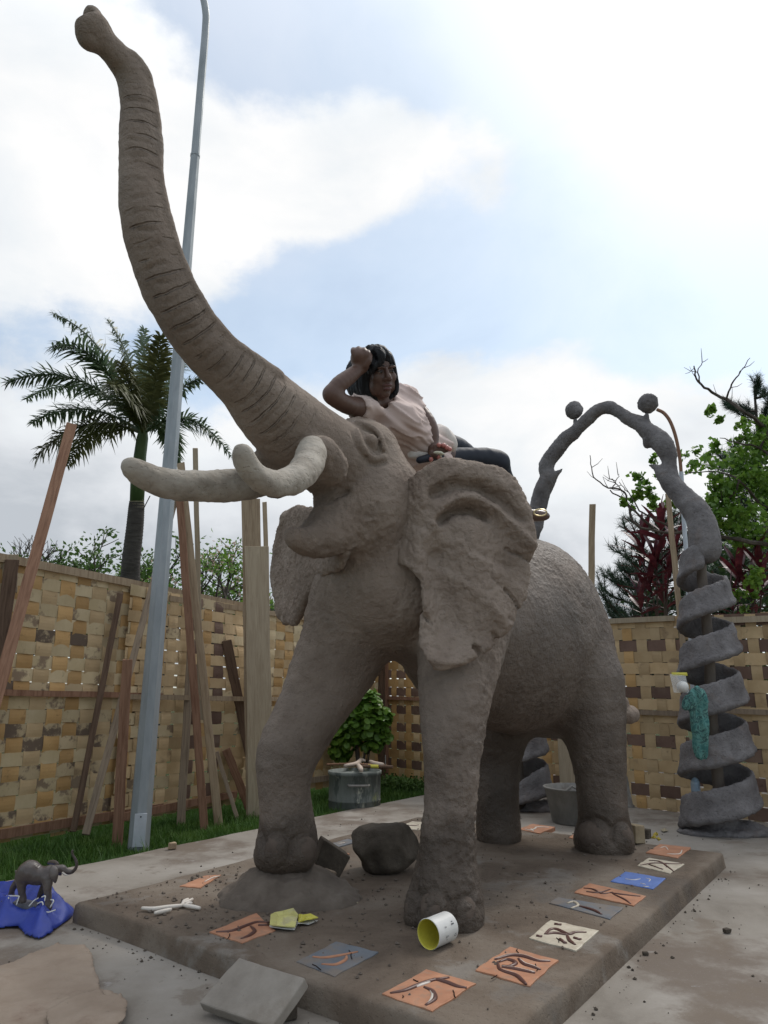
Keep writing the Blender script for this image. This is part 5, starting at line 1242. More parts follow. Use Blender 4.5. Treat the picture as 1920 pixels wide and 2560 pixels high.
# angular stones and bits
def chunk(name, lab, x, y, z, sx, sy, sz, rot, mat, cat, tilt=0, group=None, jag=.12, bev=.006):
    P = Vector(at_z(x, y, z)); rn = random.Random(int(x * 7 + y)); V = []
    Mr = Matrix.Rotation(R(rot), 3, 'Z') @ Matrix.Rotation(R(tilt), 3, 'Y')
    for zz in (-1, 1):
        for yy in (-1, 1):
            for xx in (-1, 1): V.append(Vector((xx * sx / 2 * (1 + rn.uniform(-jag, jag)), yy * sy / 2 * (1 + rn.uniform(-jag, jag)), zz * sz / 2 * (1 + rn.uniform(-jag, jag)))))
    V = [Mr @ v for v in V]; lo = min(v.z for v in V); V = [v + P - Vector((0, 0, lo)) for v in V]
    o = mesh(name, [tuple(v) for v in V], [(0, 2, 3, 1), (4, 5, 7, 6), (0, 1, 5, 4), (2, 6, 7, 3), (0, 4, 6, 2), (1, 3, 7, 5)], M[mat]); bevel(o, bev, 2)
    return tag(o, lab, cat, group)
M['tan_block'] = material('tan_block', [(.3, (.20, .155, .095)), (.6, (.29, .235, .155))], 9, 6, .9, bumps=[(50, .5, .005)])
chunk('brick_fragment', 'dark pointed brick fragment beside the earth mound', 822, 2200, .1, .20, .12, .16, 25, 'rock', 'brick', 28, jag=.25)
chunk('stone', 'small pale stone leaning on the dark brick fragment', 820, 2222, .1, .07, .06, .09, 10, 'wood_grey', 'stone', 15)
chunk('block', 'tan block behind the near rear foot', 1592, 2108, .1, .10, .09, .13, 30, 'tan_block', 'block', 5)
chunk('stone', 'dark grey stone beside the tan block at the rear foot', 1612, 2098, .1, .10, .09, .07, 60, 'rock', 'stone', 5)
rn = random.Random(8); mb = MB()
M['litter'] = flat('pale_clay_crumbs', (.36, .31, .22), .9, .1)
# thin leaf scraps
M['yleaf'] = flat('yellow_leaf', (.46, .36, .05), .6, .3, transl=.2); M['bleaf'] = flat('dry_brown_leaf', (.20, .13, .07), .8, .2)
def scrap(name, lab, cat, pts, cf, z, mat, curl=.02, group=None, solid=.004, mats=None):
    P = [Vector(at_z(*cf(*p), z)) for p in pts]; c = sum(P, Vector()) / len(P); rn_ = random.Random(int(pts[0][0]))
    ring = [p + Vector((0, 0, rn_.uniform(.003, curl))) for p in P]; mid = [p.lerp(c, .5) + Vector((0, 0, rn_.uniform(.002, curl))) for p in P]; n = len(P)
    V = [tuple(v) for v in ring + mid] + [tuple(c + Vector((0, 0, curl * .8)))]
    F = [(i, (i + 1) % n, n + (i + 1) % n, n + i) for i in range(n)] + [(n + i, n + (i + 1) % n, 2 * n) for i in range(n)]
    o = mesh(name, V, F, M[mat]); s_ = o.modifiers.new('solid', 'SOLIDIFY'); s_.thickness = solid; return tag(o, lab, cat, group)
for (x, y, a) in ((1628, 2098, 0), (1640, 2104, 1), (1633, 2092, 2)):
    scrap('leaf', ['leftmost yellow leaf scrap by the grey stone at the rear foot', 'rightmost yellow leaf scrap by the grey stone at the rear foot', 'farthest of the yellow leaf scraps by the stones at the rear foot'][a], 'leaf', [(x, y), (x + 8, y - 4), (x + 14, y + 1), (x + 6, y + 4)], lambda a, b: (a, b), .1 if a < 3 else 0, 'yleaf', .03, 'yellow leaves at the rear foot')
scrap('leaf', 'pale fallen leaf on the slab before the spiral column', 'leaf', [(1652, 2078), (1662, 2074), (1670, 2080), (1658, 2083)], lambda a, b: (a, b), 0, 'litter', .02)
for i in range(7):
    x = 1700 + rn.uniform(0, 28); y = 2034 + rn.uniform(0, 9)
    scrap('leaf', 'tiny yellowish leaf in the litter left of the spiral column foot', 'leaf', [(x, y), (x + 5, y - 3), (x + 9, y), (x + 4, y + 3)], lambda a, b: (a, b), 0, 'yleaf', .02, 'leaf litter left of the spiral column foot')
M['yellow'] = flat('yellow_plastic', (.62, .56, .08), .5, .4); M['white_plastic'] = flat('white_plastic', (.68, .67, .64), .45, .5); M['print'] = flat('dark_print', (.08, .08, .09), .6, .3)
M['dusty_yellow'] = material('dusty_yellow_paper', [(.35, (.46, .42, .16)), (.6, (.58, .55, .20))], 10, 6, .7, blot=[(9, .5, .65, (.35, .30, .22), .7)])
scrap('torn_paper', 'torn dusty yellow paper with white edge lying on the orange tile', 'paper', [(1398, 560), (1402, 520), (1425, 497), (1470, 488), (1520, 492), (1545, 505), (1540, 545), (1530, 567), (1480, 568), (1430, 566)], k1, ZT + .012, 'dusty_yellow', .03)
scrap('torn_paper', 'smaller brighter yellow paper scrap pointing right', 'paper', [(1545, 543), (1548, 500), (1570, 503), (1610, 512), (1650, 522), (1620, 540), (1580, 547)], k1, ZT + .004, 'yellow', .025)
scrap('torn_paper', 'white underside strip sticking out below the yellow paper', 'paper', [(1396, 548), (1400, 563), (1480, 575), (1528, 572), (1545, 545), (1600, 546), (1648, 524), (1540, 535), (1450, 545)], k1, ZT + .003, 'white_plastic', .012)
# white modelled twig
tw = thing('twig_figure', at_z(*k1(900, 455), .1), 'white clay twig shaped figure lying in the dirt at the front left of the plinth', 'clay figure')
for L_, r in (([(735, 457), (800, 461), (870, 452), (950, 442)], .012), ([(950, 442), (1000, 450), (1038, 457)], .011), ([(945, 442), (955, 424), (975, 412)], .012), ([(955, 432), (975, 424), (998, 410)], .010), ([(960, 440), (980, 433), (997, 432)], .010), ([(800, 483), (840, 475), (888, 463)], .011)):
    mb = MB(); Q = spline([(*at_z(*k1(*p), .115),) for p in L_], 5); mb.tube([tuple(q) for q in Q], [r * (.6 + .4 * math.sin(math.pi * (i + 1) / (len(Q) + 1))) for i in range(len(Q))], n=8); mb.build('branch', M['white_glaze'], tw, smooth=True)
# the can
def can():
    a = Vector(at_z(*k5(1108, 1840), .1)); ax = Vector(at_z(*k5(1208, 1795), .1)) - a; ax.z = 0; ax.normalize(); r = .062; ln = .150
    c = a + Vector((0, 0, r)) + ax * .01; root = thing('paint_can', a, 'small white can lying on its side with its yellow inside showing', 'can')
    mb = MB(); mb.lathe(c, [(r, 0), (r + .002, .003), (r, .006), (r, ln - .004), (r - .002, ln)], n=40, axis=ax, cap1=True); mb.build('wall', M['white_plastic'], root, smooth=False)
    mb = MB(); mb.lathe(c, [(r - .001, .0005), (r - .004, .003), (r - .004, ln - .01), (0.001, ln - .01)], n=40, axis=ax)
    mb.build('lining', M['yellow'], root)
    # printed marks
    Mq = ax.to_track_quat('Z', 'Y').to_matrix()
    for (u, an0, w_, h_) in ((.055, 95, .004, 10), (.066, 97, .004, 4), (.060, 112, .006, 3), (.10, 60, .020, 5), (.105, 52, .012, 3), (.05, 62, .003, 6), (.058, 62, .003, 6), (.12, 100, .012, 2), (.12, 108, .012, 2), (.117, 104, .002, 8), (.132, 104, .002, 8)):
        mb = MB(); V = []; F = []; k_ = 3
        for j in range(k_ + 1):
            an = R(an0 + h_ * j / k_)
            best = Vector((0, 0, CAMZ)) - c
            e1 = ax.cross(Vector((0, 0, 1))).normalized(); e1 = e1 if e1.dot(best) > 0 else -e1
            dv = e1 * math.sin(an) + Vector((0, 0, 1)) * math.cos(an)
            for s in (0, 1): V.append(c + ax * (u + w_ * s) + dv * (r + .0015))
        for j in range(k_): F.append((2 * j, 2 * j + 1, 2 * j + 3, 2 * j + 2))
        mb.add(V, F); mb.build('printed_mark', M['print'], root)
can()
# small crumbs and pebbles: nobody could count them
mb = MB(); rn = random.Random(77)
def crumb(mb, P, s):
    V = [P + Vector((rn.uniform(-1, 1), rn.uniform(-1, 1), 0)).normalized() * s for _ in range(0)]
    a0 = rn.uniform(0, 6); V = [P + Vector((math.cos(a0 + k * 1.5708) * s * rn.uniform(.6, 1.2), math.sin(a0 + k * 1.5708) * s * rn.uniform(.6, 1.2), s * .2)) for k in range(4)] + [P + Vector((rn.uniform(-.3, .3) * s, rn.uniform(-.3, .3) * s, s * .9)), P - Vector((0, 0, s * .3))]
    mb.add(V, [(0, 1, 4), (1, 2, 4), (2, 3, 4), (3, 0, 4), (1, 0, 5), (2, 1, 5), (3, 2, 5), (0, 3, 5)])
for i in range(900):
    a, b = rn.uniform(.03, 3.35), rn.uniform(.03, 2.55)
    if rn.random() < .5: a, b = abs(rn.gauss(.55, .4)) + .02, abs(rn.gauss(.75, .5)) + .02
    if a > 3.35 or b > 2.5: continue
    crumb(mb, W(a, b, .102), rn.choice([.003, .004, .006, .008, .012]) * rn.uniform(.7, 1.3))
tag(mb.build('clay_crumbs', M['wetclay3']), kind='stuff')
mb = MB()
for i in range(500):
    x = rn.uniform(-1, 1); P = W(rn.uniform(-1.2, 4.6), rn.uniform(-.9, 4.0), .0)
    ab_ = abz(P)
    if 0 < ab_[0] < 3.4 and 0 < ab_[1] < 2.6:
        if rn.random() < .6: P = W(-.05 - abs(rn.gauss(0, .06)), rn.uniform(0, 2.5), 0)
        else: P = W(rn.uniform(0, 3.4), 2.63 + abs(rn.gauss(0, .05)), 0)
    crumb(mb, P + Vector((0, 0, .001)), rn.choice([.003, .004, .005, .009]) * rn.uniform(.7, 1.3))
tag(mb.build('pebbles', M['rock']), kind='stuff')
mb = MB()
for i in range(26):
    x, y = rn.gauss(600, 42), rn.gauss(1540, 16); crumb(mb, Vector(at_z(*k5(x, y), .102)), rn.uniform(.008, .02))
tag(mb.build('pale_clay_bits', M['litter']), kind='stuff')

# ================================================================== leaning paving slab, paper sheet
def paver():
    pts = [(1030, 945, .05), (1240, 712, .165), (1583, 820, .165), (1405, 1075, .05)]
    P = [Vector(at_z(*k1(x, y), z)) for x, y, z in pts]; n = (P[1] - P[0]).cross(P[3] - P[0]).normalized(); n = n if n.z > 0 else -n
    V = []; F = []; g = 14
    for i in range(g + 1):
        for j in range(g + 1):
            q = P[0].lerp(P[1], i / g).lerp(P[3].lerp(P[2], i / g), j / g); V.append(q)
    Vn = np.array([tuple(v) for v in V]); Vn += np.array(n) * (.004 * vnoise(Vn, 12, 3, 2))[:, None]; V2 = Vn - np.array(n) * .045; q = len(Vn)
    ix = lambda i, j: i * (g + 1) + j
    F = [(ix(i, j), ix(i, j + 1), ix(i + 1, j + 1), ix(i + 1, j)) for i in range(g) for j in range(g)] + [(q + ix(i, j), q + ix(i + 1, j), q + ix(i + 1, j + 1), q + ix(i, j + 1)) for i in range(g) for j in range(g)]
    for i in range(g):
        F += [(ix(i, 0), ix(i + 1, 0), q + ix(i + 1, 0), q + ix(i, 0)), (ix(i + 1, g), ix(i, g), q + ix(i, g), q + ix(i + 1, g)), (ix(0, i + 1), ix(0, i), q + ix(0, i), q + ix(0, i + 1)), (ix(g, i), ix(g, i + 1), q + ix(g, i + 1), q + ix(g, i))]
    o = mesh('paving_slab', np.vstack([Vn, V2]), F, M['paver']); bevel(o, .006, 2); tag(o, 'square grey paving slab leaning on the front edge of the plinth', 'slab')
M['paver'] = material('grey_cement_slab', [(.3, (.19, .165, .14)), (.55, (.26, .232, .20)), (.8, (.32, .29, .255))], 5, 8, .93, bumps=[(70, .4, .003), (16, .3, .006)], spec=.2, blot=[(3, .52, .66, (.175, .145, .115), .6), (40, .66, .70, (.10, .08, .06), .6)])
paver()
chunk('stone', 'small dark stone propping the leaning paving slab', *k1(1475, 1030), 0, .08, .07, .06, 20, 'rock', 'stone', 0)
def crumpled(name, lab, cat, poly, cf, z0, zfn, mat, step=.018, solid=.003, wob=.01):
    P = np.array([tuple(at_z(*cf(*p), z0))[:2] for p in poly]); lo, hi = P.min(0), P.max(0)
    xs = np.arange(lo[0], hi[0] + step, step); ys = np.arange(lo[1], hi[1] + step, step); X, Y = np.meshgrid(xs, ys, indexing='ij'); pts = np.c_[X.ravel(), Y.ravel()]
    d = np.full(len(pts), 9.0); ins = np.zeros(len(pts), bool); near_ = pts.copy()
    P = np.vstack([np.array([P[i] + (P[(i + 1) % len(P)] - P[i]) * u for u in (0, .34, .67)]) for i in range(len(P))]); P = P + wob * np.c_[vnoise(np.c_[P, P[:, 0] * 0], 11, 4, 2), vnoise(np.c_[P, P[:, 0] * 0], 11, 14, 2)]
    for i in range(len(P)):
        a, b = P[i], P[(i + 1) % len(P)]; ab_ = b - a; t = np.clip(((pts - a) @ ab_) / (ab_ @ ab_), 0, 1); cp = a + t[:, None] * ab_; dd_ = np.linalg.norm(pts - cp, axis=1); w__ = dd_ < d; near_[w__] = cp[w__]; d = np.minimum(d, dd_)
        c = ((a[1] > pts[:, 1]) != (b[1] > pts[:, 1])) & (pts[:, 0] < (b[0] - a[0]) * (pts[:, 1] - a[1]) / (b[1] - a[1] + 1e-12) + a[0]); ins ^= c
    p3_ = np.c_[pts, pts[:, 0] * 0]; sd_ = np.where(ins, d, -d)
    Z = z0 + zfn(p3_, np.maximum(sd_, 0)); V = np.c_[np.where((sd_ < 0)[:, None], near_, pts), Z]; ok = sd_ > -step * .75; m, n = len(xs), len(ys); F = []
    for i in range(m - 1):
        for j in range(n - 1):
            q = (i * n + j, (i + 1) * n + j, (i + 1) * n + j + 1, i * n + j + 1)
            if ok[list(q)].all(): F.append(q)
    used = sorted({k for q in F for k in q}); mp_ = {k: i for i, k in enumerate(used)}
    o = mesh(name, V[used], [tuple(mp_[k] for k in q) for q in F], M[mat], smooth=True); s_ = o.modifiers.new('solid', 'SOLIDIFY'); s_.thickness = solid; s_.offset = 1
    return tag(o, lab, cat)
M['kraft'] = material('brown_kraft_sheet', [(.3, (.235, .175, .130)), (.55, (.30, .235, .180)), (.8, (.36, .285, .225))], 3, 7, .8, None, bumps=[(30, .3, .003), (8, .5, .012)], spec=.25, blot=[(2.4, .54, .68, (.20, .135, .095), .6), (20, .66, .7, (.12, .08, .06), .6)])
def ridged(p, s, seed): return 1 - np.abs(vnoise(p, s, seed, 2))
def tri(p, a, f, w, ph=0): u = (p[:, 0] * math.cos(a) + p[:, 1] * math.sin(a)) * f + w * vnoise(p, 3, 8, 1) + ph; return np.abs((u % 1) - .5) * 2
def kz(p, d): return .008 + .014 * tri(p, .5, 1.6, .15) ** 3 + .012 * tri(p, 2.1, 2.3, .2, .3) ** 6 + .006 * tri(p, 1.2, 5.5, .5, .1) ** 6 + .010 * np.clip(ridged(p, 2.6, 5) - .25, 0, 1) ** 2 + .010 * ridged(p * (1, 2.2, 1), 6, 9) ** 4 
crumpled('paper_sheet', 'crumpled brown paper sheet spread on the slab at the bottom left', 'paper', [(-320, 1300), (-300, 900), (-80, 800), (60, 752), (180, 700), (300, 652), (320, 660), (435, 665), (470, 720), (492, 800), (528, 918), (610, 940), (655, 985), (640, 1080), (560, 1200), (300, 1400)], k1, 0, kz, 'kraft', .012, .003, .003)
def kz2(p, d): return .026 + .014 * tri(p, 2.6, 2.2, .2) ** 4 + .02 * np.clip(ridged(p, 3.1, 15) - .2, 0, 1) ** 2 + .010 * ridged(p * (2, 1, 1), 6, 19) ** 4
crumpled('paper_sheet', 'smaller folded brown paper piece overlapping the larger sheet at the bottom', 'paper', [(235, 1040), (340, 975), (430, 940), (520, 918), (540, 950), (620, 950), (658, 990), (645, 1080), (500, 1200), (260, 1180)], k1, 0.01, kz2, 'kraft', .012, .003, .003)

# ================================================================== blue tarpaulin, board, miniature elephant
M['tarp'] = material('blue_tarpaulin', [(.3, (.012, .028, .20)), (.6, (.020, .045, .31)), (.8, (.03, .065, .40))], 4, 5, .38, .55, bumps=[(160, .12, .0008), (9, .5, .01)], spec=.5)
k7 = lambda x, y: (x / 6.636, 2100 + y / 6.636)
tp = [(-500, 1150), (-300, 1000), (0, 960), (150, 880), (560, 860), (830, 860), (930, 1000), (960, 1080), (1060, 1080), (1230, 1190), (1200, 1270), (1050, 1400), (850, 1560), (640, 1670), (420, 1600), (300, 1480), (100, 1480), (-200, 1500), (-450, 1400)]
tcen = Vector(at_z(*k7(400, 1250), 0))
def tz(p, d):
    e = np.clip(d / .16, 0, 1); q = p * (1.4, .8, 1)
    plane = np.abs(((p[:, 0] * 2.3 + p[:, 1] * 5.1 + .35 * vnoise(p, 4, 3, 1)) % 1.0) - .5) * 2
    return .008 + e ** .7 * (.045 + .085 * plane + .045 * ridged(q, 5, 31) ** 3)
crumpled('tarpaulin', 'folded bright blue tarpaulin heap under the little elephant', 'tarpaulin', tp, k7, 0, tz, 'tarp', .012, .003, .006)
MD = depth(at_z(*k7(350, 1330), .0)) + .02
def m7(x, y, hw, dd=0): return (*at_depth(*k7(x, y), MD + dd), hw / 6.636 * MD / FPX)
M['bronze'] = material('dark_polished_clay', [(.3, (.06, .045, .04)), (.6, (.11, .09, .08)), (.8, (.19, .165, .155))], 9, 6, .28, .45, bumps=[(60, .4, .002)], spec=.5)
def mini():
    root = thing('elephant_figurine', at_depth(*k7(400, 1000), MD), 'small dark polished elephant model with raised trunk on the blue tarpaulin', 'figurine')
    A_ = np.array([m7(150, 200, 0, -.1)[:3], m7(1320, 1180, 0, .12)[:3], m7(100, 1150, 0, .1)[:3], m7(1320, 180, 0, 0)[:3]]); f = Field(A_.min(0) - .06, A_.max(0) + .06, .0035)
    f.chain([m7(400, 560, 120), m7(520, 560, 150), m7(660, 590, 140), m7(800, 560, 120)], .03); f.ell(m7(480, 500, 0)[:3], (m7(0, 0, 150)[3],) * 3, k=.03)
    f.chain([m7(850, 520, 90), m7(960, 490, 70), m7(1030, 480, 60)], .02)
    f.chain([m7(1030, 490, 55), m7(1110, 520, 42), m7(1190, 530, 30), m7(1250, 480, 26), m7(1275, 400, 23), m7(1250, 320, 20), m7(1215, 260, 18), m7(1195, 200, 16), m7(1205, 170, 14)], .012)
    f.chain([m7(960, 560, 22), m7(1010, 580, 14)], .01)
    f.chain([m7(350, 640, 90, -.02), m7(360, 800, 62, -.03), m7(365, 900, 55, -.03), m7(370, 1000, 66, -.03)], .02)      # near hind
    f.chain([m7(330, 640, 70, .07), m7(240, 760, 52, .07), m7(205, 820, 45, .07), m7(190, 880, 42, .07), m7(195, 930, 50, .07)], .02)    # far hind, stepping back
    f.chain([m7(790, 650, 90, -.03), m7(790, 800, 62, -.05), m7(795, 920, 52, -.05), m7(800, 1010, 50, -.05), m7(800, 1130, 60, -.06)], .02)
    f.chain([m7(760, 700, 60, .04), m7(690, 860, 52, .04), m7(660, 950, 48, .04), m7(650, 1010, 56, .04)], .02)
    f.chain([m7(290, 520, 16), m7(262, 540, 12), m7(258, 500, 8)], .006)
    V, F = f.nets(); V = relax(V, F, 2); Nn = vnormals(V, F); V += Nn * (.0012 * vnoise(V, 60, 9, 2))[:, None]; mesh('body', V, F, M['bronze'], root, smooth=True)
    for rows in (([(880, 480, 60, -.06), (900, 560, 62, -.08), (910, 640, 40, -.085), (918, 710, 12, -.085)]), ([(960, 400, 26, .06), (900, 370, 34, .10), (830, 370, 30, .13), (800, 380, 18, .14)])):
        g = Field(A_.min(0) - .06, A_.max(0) + .06, .004); g.chain([m7(*r) for r in rows], .01, sc=(1, .55, 1)); V, F = g.nets(); V = relax(V, F, 2); mesh('ear', V, F, M['bronze'], root, smooth=True)
    for dd in (-.03, .02):
        mb = MB(); mb.tube([m7(1030, 540, 0, dd)[:3], m7(1080, 575, 0, dd)[:3], m7(1130, 590, 0, dd)[:3]], [.006, .005, .002], n=6); mb.build('tusk', M['white_glaze'], root)
    P = [Vector(m7(*q)[:3]) for q in ((20, 1010, 0, -.04), (150, 880, 0, .16), (700, 940, 0, .12), (600, 1090, 0, -.08))]
    mb = MB(); up = Vector((0, 0, .028)); mb.add([*P, *[p - up for p in P]], [(0, 3, 2, 1), (0, 1, 5, 4), (1, 2, 6, 5), (2, 3, 7, 6), (3, 0, 4, 7), (4, 5, 6, 7)]); o = mb.build('board', M['pebbled'], None)
    tag(o, 'dark stone board lying on the tarpaulin under the little elephant', 'board')
    SL = iter(['pale string looped round the near hind leg of the little elephant', 'pale string between the legs of the little elephant', 'long pale string looped round the near foreleg of the little elephant', 'short pale string at the right of the near foreleg of the little elephant', 'pale string at the far hind leg of the little elephant', 'pale string knotted round the far foreleg of the little elephant'])
    for Q in ([(110, 930, -.02), (300, 930, -.07), (310, 960, -.08), (270, 1080, -.09)], [(480, 1100, -.10), (560, 1010, -.09), (640, 960, -.06)], [(620, 1060, -.11), (700, 1030, -.13), (730, 1150, -.14), (790, 1200, -.15), (920, 1160, -.14)], [(840, 990, -.10), (890, 1010, -.12), (830, 1120, -.13)], [(140, 950, -.05), (160, 1080, -.06)], [(690, 950, -.1), (750, 930, -.11), (740, 1010, -.12)]):
        mb = MB(); mb.tube([tuple(p) for p in spline([m7(x, y, 0, dd)[:3] for x, y, dd in Q], 5)], .0035, n=6); tag(mb.build('string', M['white_plastic'], smooth=True), next(SL), 'string', 'strings round the little elephant')
M['pebbled'] = material('dark_stone_board', [(.3, (.05, .05, .055)), (.6, (.12, .12, .13))], 14, 6, .5, bumps=[(60, .4, .002)])
mini()

# ================================================================== buckets and drum
M['zinc'] = material('cement_crusted_metal', [(.3, (.13, .125, .115)), (.55, (.22, .21, .195)), (.8, (.30, .29, .27))], 6, 8, .75, bumps=[(40, .4, .004)], spec=.3, stretch=(1, 1, .6), blot=[(5, .55, .65, (.12, .095, .075), .6)])
M['drum'] = material('paint_stained_drum', [(.3, (.085, .095, .085)), (.55, (.15, .165, .15)), (.8, (.24, .25, .23))], 5, 8, .6, .8, bumps=[(30, .4, .004)], spec=.35, stretch=(1, 1, .35),
    blot=[(4, .50, .58, (.05, .06, .055), .8), (9, .60, .66, (.42, .42, .34), .8), (6, .62, .68, (.20, .22, .08), .6)])
def bucket():
    P = Vector(at_z(1443, 2056, 0)); d_ = depth(P); r1 = pxw(P, 76); r0 = pxw(P, 60); h_ = (pxw(P, 1) * (2050 - 1972)) * 1.04
    root = thing('bucket', P, 'grey cement-crusted bucket standing behind the rear legs', 'bucket'); mb = MB()
    mb.lathe(P, [(.001, .004), (r0, .004), (r0 + .004, .01), (r1, h_), (r1 + .012, h_), (r1 + .012, h_ + .012), (r1 - .006, h_ + .012), (r1 - .008, h_ * .8), (.001, h_ * .8)], n=36); mb.build('shell', M['zinc'], root, smooth=True)
    mb = MB(); c = P + Vector((-pxw(P, 25), -r1 * .9, h_ + .02)); mb.tube([c + Vector((-.05, 0, -.01)), c + Vector((0, -.01, .025)), c + Vector((.05, 0, 0)), c + Vector((.2, .05, .0))], .012, n=8); mb.build('handle', M['zinc'], root)
bucket()
def upturned():
    P = Vector(at_z(1560, 2014, 0)); root = thing('upturned_bucket', P, 'small upturned cement bucket standing against the fence, right of the rear leg', 'bucket'); r0 = pxw(P, 31); r1 = pxw(P, 22); h_ = pxw(P, 76); mb = MB()
    mb.lathe(P, [(r0 + .01, 0), (r0 + .01, .02), (r0 - .008, .03), (r1, h_ - .03), (r1 - .01, h_ - .01), (r1 - .03, h_), (r1 - .045, h_ - .012), (.001, h_ - .012)], n=32); mb.build('shell', M['zinc'], root, smooth=True)
    mb = MB(); mb.lathe(P, [(r1 * .5, h_ - .012), (r1 * .55, h_ - .002), (r1 * .6, h_ - .012)], n=24); mb.build('base_ring', M['zinc'], root)
upturned()
def drum():
    P = Vector(at_z(886, 2032, -.09)); r = pxw(P, 65); rim = at_line(886, 1926, (P.x - 1, P.y), (P.x + 1, P.y)); h_ = rim.z - P.z
    root = thing('steel_drum', P, 'paint-stained grey metal drum standing in front of the bush', 'drum'); mb = MB()
    mb.lathe(P, [(r, 0), (r, h_ * .3), (r + .008, h_ * .32), (r, h_ * .34), (r, h_ * .9), (r + .012, h_ * .92), (r + .012, h_), (r - .005, h_), (r - .01, h_ - .03), (.001, h_ - .03)], n=48); mb.build('shell', M['drum'], root, smooth=True)
    mb = MB(); c = P + Vector((.06, -r, h_ * .72)); mb.tube([c + Vector((-.12, .01, 0)), c + Vector((-.11, -.04, 0)), c + Vector((.10, -.05, 0)), c + Vector((.11, .0, 0))], .012, n=8); mb.build('handle', M['zinc'], root)
    top = P.z + h_ + .006; T = lambda x, y: Vector(at_z(*k5(x, y), top + .015))
    def tool(nm, lab, cat, pts, r_, mt, head=None):
        mb = MB(); mb.tube([T(*p) for p in pts], r_, n=8); o = mb.build(nm, M[mt]); tag(o, lab, cat)
    tool('stick', 'long stick lying across the rear of the drum lid', 'stick', [(515, 737), (640, 733), (870, 742)], .012, 'wood_red')
    tool('trowel_handle', 'yellow brown tool handle pointing right over the drum rim', 'tool', [(720, 750), (800, 748), (905, 752)], .018, 'wood_dark')
    tool('brush_handle', 'pale yellow brush handle on the drum lid', 'tool', [(760, 748), (820, 750)], .020, 'yellow')
    for (q, lab) in (([(620, 752), (690, 740), (715, 720), (738, 722)], 'pale twisted rag lying on the drum lid'), ([(700, 745), (712, 765), (720, 780)], 'white rag hanging over the drum rim'), ([(770, 725), (800, 740), (850, 745)], 'pale clay stick at the right of the drum lid')):
        mb = MB(); Q = spline([(*T(*p),) for p in q], 4); mb.tube([tuple(v + np.array((0, 0, .012))) for v in Q], [.03 * (.5 + .5 * math.sin(math.pi * (i + 1) / (len(Q) + 1))) for i in range(len(Q))], n=7); tag(mb.build('rag', M['litter2'], smooth=True), lab, 'rag')
    mb = MB(); mb.tube([T(862, 745), T(862, 745) + Vector((0, 0, .12))], .006, n=6); tag(mb.build('wire_pin', M['zinc']), 'thin upright wire on the right of the drum lid', 'wire')
M['litter2'] = flat('dirty_rag', (.52, .43, .36), .85, .1, bumps=[(30, .5, .004)])
drum()
# debris pile on drum lid and slab
chunk('stone', 'small dark clod on the slab in front of the bucket', 1297, 2028, 0, .12, .10, .09, 40, 'rock', 'stone', 10)
chunk('wood_offcut', 'small pale wood offcut at the foot of the lamp post', 430, 2124, 0, .06, .04, .05, 40, 'wood_pale', 'offcut', 0)
for (x, y, s, lb) in ((1818, 2333, .035, 'largest dark pebble on the slab, far to the right of the plinth'), (1614, 2388, .025, 'dark pebble in the middle of the open slab right of the plinth'), (1394, 2445, .025, 'dark pebble on the plinth beside the looping orange tile'), (1424, 2518, .02, 'dark pebble lying close below the right plinth edge at the front'), (1716, 2255, .02, 'small dark pebble near the far right corner of the plinth')):
    chunk('pebble', lb, x, y, 0, s, s * .8, s * .6, x, 'rock', 'pebble', 0, 'pebbles right of the plinth', .2, .004)

# ================================================================== things on the spiral column
k4 = lambda x, y: (1400 + x / 3.16, 1450 + y / 3.16)
DB = depth(B1 + Vector((0, 0, 1.0)))
def q4(x, y, hw, dd=-.42): return (*at_depth(*k4(x, y), DB + dd), hw / 3.16 * DB / FPX)
M['teal'] = material('teal_patterned_cloth', [(.40, (.055, .17, .165)), (.5, (.13, .30, .27)), (.58, (.03, .07, .075)), (.66, (.16, .33, .29))], 14, 4, .8, bumps=[(14, .5, .008)], spec=.2, dist=1.2)
def cloth():
    P0 = np.array(q4(1080, 1100, 0)[:3]); f = Field(P0 - (.5, .3, .5), P0 + (.4, .3, .5), .010)
    f.chain([q4(1090, 890, 40), q4(1075, 960, 62), q4(1085, 1060, 62), q4(1100, 1150, 66), q4(1110, 1240, 60), q4(1120, 1320, 54), q4(1125, 1375, 46)], .03, sc=(1, .6, 1))
    f.chain([q4(1075, 930, 50), q4(1010, 960, 40), q4(985, 1000, 26)], .03, sc=(1, .6, 1)); f.chain([q4(1080, 890, 38), q4(1140, 930, 26), q4(1165, 970, 14)], .03, sc=(1, .6, 1))
    V, F = f.nets(); V = relax(V, F, 2); Nn = vnormals(V, F); q = np.c_[V[:, 0] * 26, V[:, 1] * 10, V[:, 2] * 5 + V[:, 0] * 12]; V += Nn * (.020 * vnoise(q, 1, 3, 2))[:, None]
    tag(mesh('hanging_garment', V, F, M['teal'], smooth=True), 'teal patterned garment hanging on the spiral ribbon', 'garment')
cloth()
M['clear'] = None
def glass(name, col, rough=.1, alpha=.35):
    m = bpy.data.materials.new(name); m.use_nodes = True; t = m.node_tree; b = t.nodes['Principled BSDF']; b.inputs['Base Color'].default_value = (*col, 1); b.inputs['Roughness'].default_value = rough
    b.inputs['Alpha'].default_value = alpha; b.inputs['Specular IOR Level'].default_value = .6; return m
M['clear'] = glass('clear_plastic_film', (.75, .76, .76), .2, .32); M['bottle'] = glass('bluish_clear_bottle', (.45, .62, .78), .12, .62)
